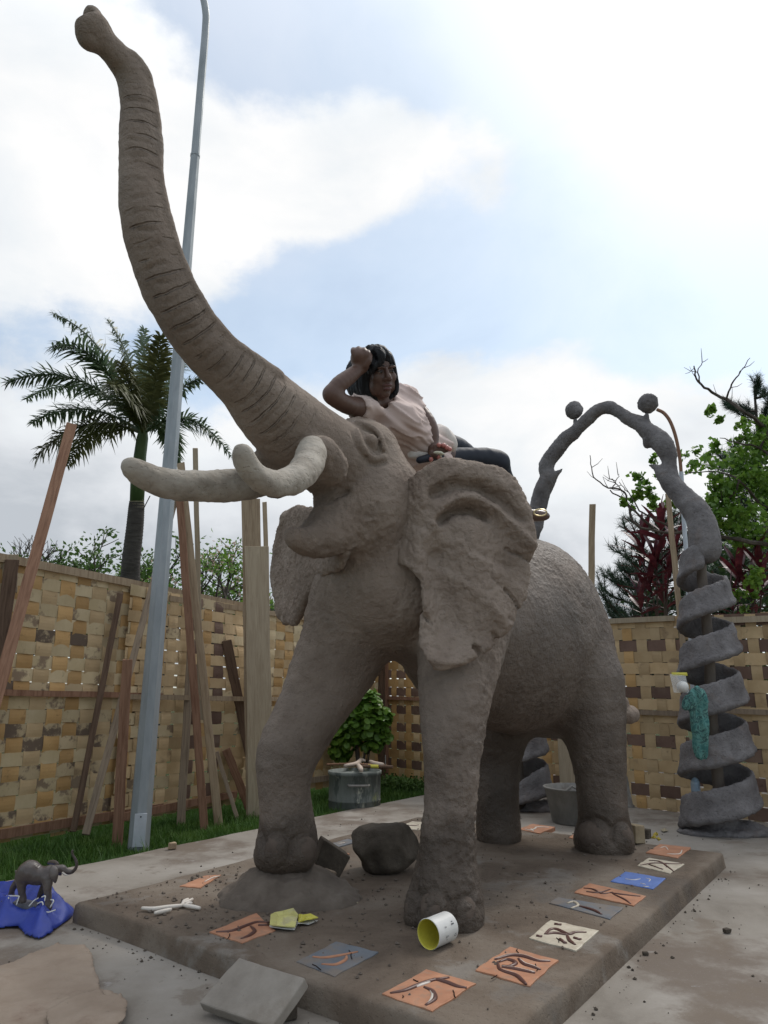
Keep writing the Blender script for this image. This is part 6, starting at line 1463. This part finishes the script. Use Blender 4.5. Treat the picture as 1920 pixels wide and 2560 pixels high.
def bag():
    P = Vector(q4(950, 830, 0, -.40)[:3]); root = thing('plastic_bag', P, 'clear plastic bag with yellow top strip and white ball inside, hanging on the spiral', 'bag'); u = Vector((1, 0, 0)); v = Vector((-.12, 0, 1)).normalized(); s = DB / FPX / 3.16
    def quad(x0, x1, y0, y1, nm, mt, bulge=.02):
        V = []; g = 8
        for s_ in (1, -1):
            for i in range(g + 1):
                for j in range(g + 1):
                    a, b = i / g, j / g; w_ = math.sin(math.pi * a) * math.sin(math.pi * b) if bulge else 0
                    V.append(P + u * ((x0 + (x1 - x0) * a - 950) * s) + v * (-(y0 + (y1 - y0) * b - 830) * s) + Vector((0, -s_ * (bulge * w_ + .002), 0)))
        F = []; n = (g + 1) ** 2
        for i in range(g):
            for j in range(g):
                a = i * (g + 1) + j; F.append((a, a + 1, a + g + 2, a + g + 1)); F.append((n + a, n + a + g + 1, n + a + g + 2, n + a + 1))
        mb = MB(); mb.add(V, F); mb.build(nm, M[mt], root, smooth=True)
    quad(890, 1005, 750, 885, 'bag_film', 'clear', .03); quad(905, 1020, 738, 762, 'seal_strip', 'yellow', .006)
    mb = MB(); r_ = 42 * s; mb.lathe(P + Vector((.02, 0, -r_ * .3)), [(r_ * math.sin(math.pi * k / 10) + .0005, r_ * math.cos(math.pi * k / 10)) for k in range(11)], n=18); mb.build('white_ball', M['white_plastic'], root, smooth=True)
bag()
def bottle():
    P = Vector(q4(1082, 1735, 0, -.02)[:3]); s = DB / FPX / 3.16; root = thing('water_bottle', P, 'bluish clear plastic bottle standing upside down in the lowest spiral turn', 'bottle'); mb = MB(); r = 36 * s; H_ = 165 * s
    pr = [(r * .9, -.05)]
    for k in range(9):
        z = H_ * .62 * k / 8; pr += [(r, z), (r * .95, z + H_ * .62 / 20)]
    pr += [(r, H_ * .68), (r * .93, H_ * .80), (r * .7, H_ * .92), (r * .35, H_ * .985), (.001, H_)]
    mb.lathe(P, pr, n=24); mb.build('bottle_wall', M['bottle'], root, smooth=True)
bottle()

# ================================================================== plants
def leafmat(name, a, b, c=None, rough=.55, transl=.3, rand=0):
    return material(name, [(.3, a), (.5, b), (.7, c or b)], 5.0, 4, rough, None, spec=.4, transl=transl)
M['palmleaf'] = leafmat('palm_leaflets', (.062, .095, .052), (.095, .14, .078), (.135, .18, .10), .38, .32)
M['palmdry'] = leafmat('palm_leaflets_olive', (.07, .08, .032), (.11, .115, .045), None, .5, .2)
M['palmtrunk'] = material('ringed_palm_trunk', [(.3, (.045, .038, .035)), (.6, (.085, .074, .067)), (.8, (.12, .108, .098))], 4, 7, .9, bumps=[(20, .6, .02)], stretch=(1, 1, 5))
M['palmshaft'] = material('green_crownshaft', [(.3, (.045, .080, .028)), (.7, (.085, .125, .045))], 2, 5, .5, stretch=(2, 2, .4))
M['bark'] = material('grey_brown_bark', [(.3, (.05, .040, .032)), (.7, (.11, .09, .075))], 8, 6, .9, bumps=[(30, .5, .01)])
M['leaf_mid'] = leafmat('mid_green_leaves', (.050, .10, .022), (.080, .15, .034), (.12, .20, .05))
M['leaf_light'] = leafmat('light_green_leaves', (.075, .16, .022), (.13, .25, .034), (.20, .31, .05), .42, .42)
M['leaf_dark'] = leafmat('dark_green_leaves', (.014, .034, .011), (.024, .052, .016), (.036, .07, .02))
M['needle'] = leafmat('pine_needles', (.016, .040, .022), (.026, .060, .032), (.042, .080, .040), .6, .12)
M['redleaf'] = leafmat('dark_red_leaves', (.045, .010, .016), (.085, .016, .024), (.13, .03, .035), .4, .25)
M['flower'] = leafmat('pale_pink_blossom', (.45, .30, .24), (.55, .40, .33), None, .7, .3)
def leaves_np(C, size, seed, face=(0, 0, 1), spread=1.0, asp=.55, fold=.12):
    """kite-shaped leaves (4 verts, 2 triangles each) at centres C"""
    rn = np.random.default_rng(seed); n = len(C); C = np.asarray(C, float)
    d = rn.normal(size=(n, 3)); d /= np.linalg.norm(d, axis=1)[:, None]
    nr = rn.normal(size=(n, 3)) * spread + np.array(face) * 1.0; s = np.cross(d, nr); s /= np.linalg.norm(s, axis=1)[:, None] + 1e-9
    up = np.cross(s, d); L_ = (size * rn.uniform(.6, 1.25, n))[:, None]
    a = C - d * L_ * .5; b = C + s * L_ * asp * .5 - up * L_ * fold; c = C + d * L_ * .5; e = C - s * L_ * asp * .5 - up * L_ * fold
    V = np.stack([a, b, c, e], 1).reshape(-1, 3); i = np.arange(n)[:, None] * 4; F = np.concatenate([i + (0, 1, 2), i + (0, 2, 3)], 0); return V, F
def px(x, y, d): return Vector(at_depth(x, y, d))
def grow(mb, tips, p, d, ln, r, lev, rn, up=.25, kids=(2, 3), spread=.75, shrink=.72):
    pts = [p]; q = Vector(p); dd = Vector(d)
    for k in range(3):
        dd = (dd + Vector((rn.uniform(-.22, .22), rn.uniform(-.22, .22), rn.uniform(-.12, .2) * 1 + up * .1))).normalized(); q = q + dd * ln / 3; pts.append(q.copy())
    mb.tube(pts, [r, r * .9, r * .8, r * .68], n=5 if lev > 2 else 3, cap=False)
    if lev <= 1: tips += pts[2:]
    if lev == 0: return
    for _ in range(rn.randint(*kids)):
        v = Vector((rn.gauss(0, 1), rn.gauss(0, 1), rn.gauss(0, .7) + up)); nd = (dd + v.normalized() * spread).normalized()
        grow(mb, tips, q if rn.random() < .6 else pts[2], nd, ln * shrink * rn.uniform(.8, 1.2), r * .62, lev - 1, rn, up, kids, spread, shrink)
def tree(lab, base, h, r, lev, seed, leaf, size, per, rad, cat='tree', name='broadleaf_tree', group=None, d0=(0, 0, 1), flower=0, up=.3, spread=.8, kids=(2, 3), shrink=.74, root=None, bark='bark'):
    rn = random.Random(seed); root = root or thing(name, base, lab, cat, group); mb = MB(); tips = []
    grow(mb, tips, Vector(base), Vector(d0), h, r, lev, rn, up, kids, spread, shrink); mb.build('trunk', M[bark], root)
    g = np.random.default_rng(seed); T = np.array([tuple(t) for t in tips])
    if per:
        C = np.repeat(T, per, 0) + g.normal(size=(len(T) * per, 3)) * rad * np.array((1, 1, .55)); V, F = leaves_np(C, size, seed); mesh('crown', V, F, M[leaf], root)
    if flower:
        k = g.choice(len(T), max(1, len(T) // 3)); C = np.repeat(T[k], flower, 0) + g.normal(size=(len(k) * flower, 3)) * rad * .7 + (0, 0, rad * .5); V, F = leaves_np(C, size * .8, seed + 1); mesh('blossom', V, F, M['flower'], root)
    return root
def palm():
    D0 = 16.6; b = px(318, 1500, D0); base = Vector((b.x, b.y, -.1)); root = thing('royal_palm', base, 'tall palm with ringed grey trunk and green crownshaft behind the left fence', 'palm tree')
    P = lambda x, y, dd=0: px(x, y, D0 + dd)
    tr = [base + Vector((-.25, 0, 0)), P(318, 1500), P(328, 1400), P(337, 1320), P(341, 1270), P(342, 1255)]; w_ = lambda p_: p_ * D0 / FPX
    Q = spline([tuple(t) for t in tr], 26); n = len(Q); rs = []
    for i in range(n):
        u = i / n; rad = w_(25) * (1 - u) + w_(17.5) * u; rs.append(rad * (1.0 + (.035 if i % 3 == 0 else 0)))
    mb = MB(); mb.tube([tuple(q) for q in Q], rs, n=20); mb.build('trunk', M['palmtrunk'], root, smooth=True)
    mb = MB(); mb.tube([P(342, 1258), P(345, 1200), P(350, 1140), P(356, 1095), P(359, 1070)], [w_(17), w_(18), w_(15), w_(14), w_(9)], n=18); mb.build('crownshaft', M['palmshaft'], root, smooth=True)
    mb = MB(); [mb.tube([P(342 + k * .1, 1254 + k * 7), P(342 + k * .1, 1252.5 + k * 7)], w_(18.2 + k * .2), n=18) for k in range(3)]; mb.build('trunk_ring', M['litter'], root)
    mb = MB(); mb.tube([P(357, 1275, -.3), P(375, 1240, -.6)], .012, n=5); mb.build('dry_spike', M['bark'], root)
    c0 = (358, 1085)
    FR = [((15, 958), (210, 880), -.5, 0), ((130, 783), (270, 830), 1.0, 0), ((128, 868), (240, 830), -1.4, 0), ((268, 797), (345, 900), .6, 0), ((80, 1058), (220, 975), .9, 0), ((88, 1148), (200, 1010), -.8, 1), ((165, 1168), (240, 1020), 1.6, 1), ((402, 838), (395, 960), -.8, 0), ((360, 820), (365, 940), 1.2, 0),
          ((508, 945), (430, 960), .8, 0), ((580, 1145), (480, 985), -.6, 0), ((440, 1160), (430, 1010), 1.4, 0), ((300, 905), (330, 960), -2.2, 0), ((470, 900), (420, 930), 2.0, 0), ((330, 985), (330, 1000), 2.5, 0), ((270, 960), (320, 970), -2.6, 1), ((60, 1000), (230, 900), 2.2, 0)]
    for fi, ((tx, ty), (mx_, my_), dd, dry) in enumerate(FR):
        rn = random.Random(fi); A_ = P(c0[0], c0[1]); Mx = P(mx_, my_, dd * .6); T_ = P(tx, ty, dd * 1.3); mb = MB(); S = []; n = 46
        for k in range(n + 1):
            t = k / n; S.append(A_ * (1 - t) ** 2 + Mx * 2 * t * (1 - t) + T_ * t * t)
        mb.tube(S[::3] + [S[-1]], [w_(4.2) * (1 - .85 * i / 16) for i in range(len(S[::3]) + 1)], n=5)
        ln = (S[-1] - S[0]).length
        for k in range(5, n):
            t = k / n; tg = (S[k + 1] - S[k - 1]).normalized(); side = tg.cross(Vector((0, 0, 1))); side = side.normalized() if side.length > .1 else tg.orthogonal().normalized(); upv = side.cross(tg)
            L_ = 1.15 * (.42 + .55 * math.sin(math.pi * min(1, t * .9 + .12))) * w_(60) * rn.uniform(.6, 1.2) * (1 - .45 * max(0, t - .75) * 4 * .5)
            for sg in (-1, 1):
                for lay in (0, 1, 2):
                    dv = (side * sg * rn.uniform(.45, 1.0) + tg * rn.uniform(.3, 1.1) + upv * (rn.uniform(.1, .8) if lay == 1 else rn.uniform(-.5, .1))).normalized()
                    p0 = S[k]; p1 = p0 + dv * L_ * .5 + Vector((0, 0, -.03)) * L_; dr = rn.uniform(.25, .75) * (1.25 if dry else .8)
                    p2 = p0 + dv * L_ * .92 - Vector((0, 0, dr * L_ * .55)); wv = dv.cross(upv if abs(dv.dot(upv)) < .9 else tg).normalized() * w_(2.5)
                    q = len(mb.v); mb.v += [tuple(p0 - wv * .6), tuple(p0 + wv * .6), tuple(p1 + wv), tuple(p1 - wv), tuple(p2)]; mb.f += [(q, q + 1, q + 2, q + 3), (q + 3, q + 2, q + 4)]; mb.m += [0, 0]
        mb.build('frond', M['palmdry' if dry or fi in (7, 12) else 'palmleaf'], root)
palm()
# trees over the left fence
def tb(x, y, d): p = px(x, y, d); return (p.x, p.y, -.1)
def bgtree(lab, x, ytop, d, seed, leaf, size, per, rad, spread=.9, flower=0, h=None, bark='bark', kids=(2, 3), lev=5):
    t = px(x, ytop, d); H_ = t.z; b = Vector((t.x, t.y, -.1)); n = 3.1; root = thing('broadleaf_tree', b, lab, 'tree', 'trees beyond the left fence')
    mb = MB(); f0 = H_ * .38; mb.tube([b, b + Vector((.05, 0, f0))], [H_ * .035, H_ * .028], n=7, cap=False); rn = random.Random(seed); tips = []
    for k in range(4): 
        a = k * 1.57 + rn.random(); grow(mb, tips, b + Vector((.05, 0, f0 - .05)), Vector((math.cos(a) * .8, math.sin(a) * .8, .75)).normalized(), H_ * .24, H_ * .018, lev - 1, rn, .18, kids, spread, .74)
    mb.build('trunk', M[bark], root); g = np.random.default_rng(seed); T = np.array([tuple(v) for v in tips])
    if per: C = np.repeat(T, per, 0) + g.normal(size=(len(T) * per, 3)) * rad * np.array((1, 1, .45)); V, F = leaves_np(C, size, seed); mesh('crown', V, F, M[leaf], root)
    if flower: k = g.choice(len(T), len(T) // 3); C = np.repeat(T[k], flower, 0) + g.normal(size=(len(k) * flower, 3)) * rad * .6 + (0, 0, rad * .5); V, F = leaves_np(C, size * .8, seed + 1); mesh('blossom', V, F, M['flower'], root)
bgtree('bare grey tree at the far left edge beyond the fence', 25, 1325, 22, 3, None, 0, 0, 0, .8, lev=6)
bgtree('airy green tree between the leaning plank and the palm trunk', 180, 1330, 23, 5, 'leaf_mid', .17, 7, .22, lev=5)
bgtree('light green tree low behind the palm trunk', 292, 1400, 25, 9, 'leaf_light', .18, 7, .24, lev=5)
bgtree('green tree with thin bare twigs behind the lamp post', 420, 1392, 24, 12, 'leaf_mid', .18, 5, .24, lev=5)
bgtree('tree with pale pink blossom and bare twigs beyond the crossed timbers', 545, 1352, 22, 15, 'leaf_light', .16, 4, .18, flower=4, lev=5)
bgtree('green tree top showing between the wide plank and the far ear', 690, 1480, 26, 19, 'leaf_mid', .20, 14, .28, lev=5)
bgtree('low green tree far beyond the left fence, at the very left', 60, 1400, 30, 25, 'leaf_mid', .2, 12, .3, lev=5)

# right: pines
def pine(lab, base, top, seed, whorls, blen, x0=.35, upw=.5, den=1.0):
    rn = random.Random(seed); base = Vector(base); top = Vector(top); root = thing('pine_tree', base, lab, 'pine tree', 'pines beyond the right fence'); mb = MB(); ax = top - base
    mb.tube([base, base + ax * .5, top], [.13, .09, .02], n=7); nb = MB(); g = []
    for w_ in range(whorls):
        t = x0 + (1 - x0) * w_ / whorls; p = base + ax * t
        for k in range(4):
            a = rn.uniform(0, 6.28); L_ = blen * (1.25 - t) * rn.uniform(.7, 1.15); d = Vector((math.cos(a), math.sin(a), .05)); pts = [p]
            for s in range(5): d = (d + Vector((rn.uniform(-.12, .12), rn.uniform(-.12, .12), upw * .28))).normalized(); pts.append(pts[-1] + d * L_ / 5)
            mb.tube(pts, [.028, .022, .017, .013, .010, .006], n=4, cap=False)
            sub = [(pts, 1)]
            for s in (1, 2, 3, 4):
                for _ in range(2):
                    dd = (pts[s] - pts[s - 1]).normalized() + Vector((rn.uniform(-.7, .7), rn.uniform(-.7, .7), rn.uniform(.1, .7))); dd.normalize(); q = [pts[s], pts[s] + dd * L_ * .16, pts[s] + dd * L_ * .26 + Vector((0, 0, L_ * .09))]
                    mb.tube(q, [.010, .008, .005], n=3, cap=False); sub.append((q, .3))
            for q, st in sub:
                for i in range(len(q) - 1):
                    a_, b_ = np.array(q[i]), np.array(q[i + 1])
                    if st == 1 and i < 1: continue
                    m = int(np.linalg.norm(b_ - a_) / .005 * den); tt = np.random.default_rng(seed + i + w_ * 7 + k).random(m)[:, None]; g.append(np.c_[a_ + (b_ - a_) * tt, np.tile((b_ - a_) / np.linalg.norm(b_ - a_), (m, 1))])
    G = np.vstack(g); r_ = np.random.default_rng(seed); n = len(G); d = G[:, 3:] * .55 + r_.normal(size=(n, 3)) * .55; d /= np.linalg.norm(d, axis=1)[:, None]
    s = np.cross(d, r_.normal(size=(n, 3))); s /= np.linalg.norm(s, axis=1)[:, None]; L_ = (.15 * r_.uniform(.7, 1.2, n))[:, None]
    V = np.stack([G[:, :3] - s * .0045, G[:, :3] + s * .0045, G[:, :3] + d * L_], 1).reshape(-1, 3); mb.build('trunk', M['bark'], root); mesh('needles', V, np.arange(3 * n).reshape(-1, 3), M['needle'], root)
p = px(1640, 1480, 12); pine('dark pine behind the red plant and the arch, branches curving upward', (p.x, p.y, -.1), tuple(px(1640, 1290, 12)), 4, 13, 1.9, .30, .6, .9)
p = px(1560, 1480, 12.5); pine('low pine whose left branches show beside the upright stake', (p.x, p.y, -.1), tuple(px(1590, 1400, 12.5)), 14, 9, 1.5, .35, .6, .9)
p = px(1900, 1480, 15); pine('tall dense dark pine at the right edge high above the fence', (p.x, p.y, -.1), tuple(px(1885, 965, 15)), 24, 18, 2.3, .35, .35, 1.1)
# red cordylines: every long leaf is a part
def redplant(lab, stems, d, seed):
    rn = random.Random(seed); b = px(stems[0][0], 1700, d); base = Vector((b.x, b.y, -.1)); root = thing('red_leaved_plant', base, lab, 'plant', 'dark red plants beyond the right fence')
    protos = []
    for v in range(3):
        V = []; n = 6
        for k in range(n + 1):
            t = k / n; w_ = .075 * math.sin(math.pi * (t * .92 + .06)) ** .8; z = .12 * t - (.16 + .08 * v) * t * t
            V += [(t, -w_, z + .012), (t, 0, z), (t, w_, z + .012)]
        F = [(3 * k + e, 3 * k + 1 + e, 3 * k + 4 + e, 3 * k + 3 + e) for k in range(n) for e in (0, 1)]; me = bpy.data.meshes.new('leaf'); me.from_pydata(V, [], F); me.materials.append(M['redleaf']); protos.append(me)
    mb = MB()
    for (x, y, L_) in stems:
        t = px(x, y, d + rn.uniform(-.3, .3)); mb.tube([base, base.lerp(t, .6) + Vector((rn.uniform(-.1, .1), 0, .1)), t], [.02, .014, .010], n=5)
        for k in range(13):
            az = k * 2.4 + rn.uniform(-.3, .3); el = R(80 - 6.5 * k + rn.uniform(-8, 8)); o = bpy.data.objects.new('leaf', protos[k % 3]); COL.objects.link(o); o.parent = root
            o.location = t - base + Vector((0, 0, -.02 * k)); o.rotation_euler = (rn.uniform(-.3, .3), -el, az); s_ = L_ * rn.uniform(.8, 1.15); o.scale = (s_, s_ * 1.15, s_)
    mb.build('stem', M['bark'], root)
redplant('dark red long-leaved plant behind the leaning stake', [(1652, 1310, .52), (1608, 1360, .48), (1640, 1400, .5), (1672, 1420, .46), (1625, 1455, .46), (1660, 1490, .46), (1690, 1360, .45), (1600, 1500, .4)], 9.6, 3)
redplant('dark red long-leaved plant at the right edge above the fence', [(1845, 1430, .5), (1880, 1470, .48), (1905, 1440, .48), (1830, 1500, .42), (1895, 1400, .45)], 9.2, 7)
# branching light green tree, right
def branchy():
    d = 8.6; P = lambda x, y, dd=0: px(x, y, d + dd); b = P(1990, 1500); base = Vector((b.x, b.y, -.1)); root = thing('leafy_tree', base, 'light green leafy tree at the right with bare twigs reaching over the arch', 'tree'); mb = MB()
    LM = [([(1990, 1500), (1960, 1380), (1900, 1360), (1850, 1350), (1790, 1340), (1720, 1330), (1650, 1330), (1600, 1290), (1560, 1250), (1525, 1225)], .035), ([(1650, 1330), (1590, 1310), (1570, 1260), (1555, 1225), (1508, 1215), (1480, 1180), (1475, 1138)], .018), ([(1700, 1332), (1640, 1300), (1600, 1275), (1570, 1232), (1548, 1205)], .015), ([(1530, 1222), (1545, 1195), (1548, 1185)], .008), ([(1560, 1232), (1535, 1200), (1518, 1202)], .008),
          ([(1960, 1380), (1960, 1180), (1910, 1070), (1860, 1030), (1815, 1000), (1770, 975), (1740, 945), (1735, 915)], .035), ([(1815, 1000), (1830, 960), (1850, 930), (1875, 895)], .014), ([(1750, 960), (1748, 920), (1770, 897)], .010), ([(1960, 1180), (1900, 1120), (1850, 1110), (1800, 1095)], .02), ([(1960, 1280), (1900, 1260), (1850, 1200), (1790, 1180), (1710, 1180)], .02), ([(1900, 1120), (1930, 1060), (1920, 1000)], .018), ([(1850, 1200), (1830, 1240), (1780, 1260)], .014)]
    for L_, r in LM:
        Q = spline([tuple(P(x, y, .15 * math.sin(x * .05))) for x, y in L_], 4); rn = random.Random(len(L_)); Q[1:-1] += np.array([[rn.uniform(-.012, .012) for _ in range(3)] for _ in range(len(Q) - 2)]); mb.tube([tuple(q) for q in Q], [r * (1 - .8 * i / len(Q)) for i in range(len(Q))], n=6)
        for i in range(3, len(Q) - 1, 3):
            v = Vector((rn.uniform(-1, 1), rn.uniform(-1, 1), rn.uniform(-.2, 1))).normalized() * .09; mb.tube([tuple(Q[i]), tuple(Vector(Q[i]) + v), tuple(Vector(Q[i]) + v * 1.8 + Vector((0, 0, .03)))], [.005, .004, .002], n=4)
    mb.build('trunk', M['bark'], root); g = np.random.default_rng(4); C = []
    for (x, y, rx, n, dd) in [(1600, 1215, 26, 90, 0), (1620, 1245, 22, 60, 0), (1572, 1265, 14, 30, 0), (1633, 1270, 12, 20, 0), (1745, 1165, 34, 90, 0), (1790, 1110, 26, 50, .3), (1775, 1025, 14, 30, 0), (1800, 1035, 18, 40, 0), (1850, 1060, 22, 40, .3), (1630, 1140, 14, 24, .3), (1850, 1160, 60, 330, .2), (1900, 1210, 55, 330, .2), (1800, 1230, 48, 260, .2), (1860, 1280, 55, 300, 0), (1910, 1110, 40, 180, .4),
                              (1780, 1300, 36, 130, 0), (1900, 1350, 45, 200, .3), (1700, 1260, 22, 50, .4), (1820, 1330, 34, 110, .3), (1860, 1090, 26, 70, 0), (1880, 1450, 30, 90, -.2), (1850, 1500, 26, 70, .2), (1905, 1060, 26, 60, .2)]:
        c = np.array(P(x, y, dd)); rr_ = rx * d / FPX
        sub = g.normal(size=(max(4, n // 12), 3)) * rr_ * .55; n = int(n * 1.7); k = g.integers(0, len(sub), n); C.append(c + sub[k] + g.normal(size=(n, 3)) * rr_ * .22)
    V, F = leaves_np(np.vstack(C), .075, 5, asp=.8); mesh('crown', V, F, M['leaf_light'], root)
branchy()
p = px(1850, 1480, 13); bgt = tree('dark green tree filling the gap behind the spiral column, above the fence', (p.x, p.y, -.1), 1.5, .12, 5, 31, 'leaf_dark', .13, 16, .22, name='broadleaf_tree', d0=(0, 0, 1), spread=1.0)
p = px(1740, 1480, 12.5); bgt = tree('low green shrub showing above the fence behind the leaning stake', (p.x, p.y, -.1), 1.15, .08, 4, 33, 'leaf_mid', .12, 16, .2, name='shrub', cat='shrub', spread=1.0)
# bush with round leaves behind the drum
def bush():
    c = px(905, 1830, 9.2); base = Vector((c.x, c.y, -.1)); root = thing('round_leaved_bush', base, 'bright green bush with round leaves in the fence corner behind the drum', 'bush'); g = np.random.default_rng(2); C = []; s = 9.2 / FPX
    for (x, y, r, n) in [(905, 1800, 48, 420), (870, 1830, 45, 300), (945, 1800, 36, 260), (920, 1760, 34, 260), (850, 1875, 30, 160), (930, 1850, 34, 180), (840, 1830, 30, 140), (890, 1745, 24, 120), (955, 1840, 24, 90)]:
        v = g.normal(size=(n, 3)); v /= np.linalg.norm(v, axis=1)[:, None]; C.append(np.array(px(x, y, 9.2)) + v * r * s * g.uniform(.55, 1.05, (n, 1)))
    C = np.vstack(C); n = len(C); rn = g; ctr = np.array(px(900, 1830, 9.2)); nrm_ = (C - ctr) / .5 + rn.normal(size=(n, 3)) * .5 + (0, -.3, .7); nrm_ /= np.linalg.norm(nrm_, axis=1)[:, None]
    a = np.cross(nrm_, rn.normal(size=(n, 3))); a /= np.linalg.norm(a, axis=1)[:, None]; b = np.cross(nrm_, a); R_ = rn.uniform(.030, .058, n)[:, None]; V = [C]
    for k in range(7): an = 2 * math.pi * k / 7; V.append(C + (a * math.cos(an) + b * math.sin(an)) * R_ + nrm_ * .010)
    V = np.stack(V, 1).reshape(-1, 3); i = np.arange(n)[:, None] * 8; F = np.concatenate([i + (0, 1 + k, 1 + (k + 1) % 7) for k in range(7)], 0); mesh('foliage', V, F, M['leaf_light'], root)
    mb = MB(); r_ = random.Random(3)
    for k in range(9): t = Vector(px(r_.uniform(860, 950), r_.uniform(1780, 1850), 9.2)); mb.tube([base + Vector((r_.uniform(-.1, .1), r_.uniform(-.1, .1), 0)), base.lerp(t, .5), t], [.014, .010, .006], n=5)
    mb.build('stems', M['bark'], root)
bush()
# lawn between slab and fence
def grass():
    g = np.random.default_rng(1); n = 150000; e2 = np.array(ed)[:2]; nn = np.array((-e2[1], e2[0])); s = g.uniform(-1.6, 8.6, n); t = g.random(n) ** 1.3 * 2.3 + .01
    P = np.array(E0)[:2] + s[:, None] * e2 + t[:, None] * nn
    near = np.linalg.norm(P, axis=1); keep = g.random(n) < np.clip(9 / near - .35, .25, 1); P = P[keep]; n = len(P)
    z = np.full(n, -.10); clump = vnoise(np.c_[P, z * 0], 2.2, 3, 2); h_ = (.055 + .045 * g.random(n) ** 2 + .025 * clump) * (1 + (g.random(n) < .02) * 1.2); az = g.uniform(0, 6.28, n); ln = g.uniform(.1, .8, n)
    b = np.c_[P, z]; d = np.c_[np.cos(az), np.sin(az), az * 0]; sd_ = np.c_[-np.sin(az), np.cos(az), az * 0]; w_ = g.uniform(.0025, .0045, n)[:, None]; m = b + d * (h_ * ln * .35)[:, None] + np.c_[az * 0, az * 0, h_ * .6]; tp_ = b + d * (h_ * ln)[:, None] + np.c_[az * 0, az * 0, h_]
    V = np.stack([b - sd_ * w_, b + sd_ * w_, m + sd_ * w_ * .8, m - sd_ * w_ * .8, tp_], 1).reshape(-1, 3); i = np.arange(n)[:, None] * 5; F = np.concatenate([i + (0, 1, 2), i + (0, 2, 3), i + (3, 2, 4)], 0)
    tag(mesh('grass', V, F, M['grass'], org=(-1, 7, -.1)), 'dense green lawn grass between the slab and the fence', kind='stuff')
M['grass'] = material('lawn_grass', [(.3, (.035, .085, .014)), (.5, (.062, .135, .022)), (.72, (.11, .19, .038))], 3.0, 5, .6, None, spec=.3, transl=.3)
grass()
# leafy weeds along the right fence foot
def weeds():
    g = np.random.default_rng(6); C = []
    for k in range(130):
        s = g.uniform(.05, 2.3); off = g.uniform(.08, .45); c = np.array((*rf(s), 0.0)) + np.array((-.707, -.707, 0)) * off; c[2] = -.1; m = 26; C.append(c + g.normal(size=(m, 3)) * (.07, .07, .05) + (0, 0, .09))
    V, F = leaves_np(np.vstack(C), .045, 8, asp=.8); tag(mesh('ground_cover', V, F, M['leaf_mid']), 'low leafy weeds along the foot of the fence behind the drum', kind='stuff')
weeds()
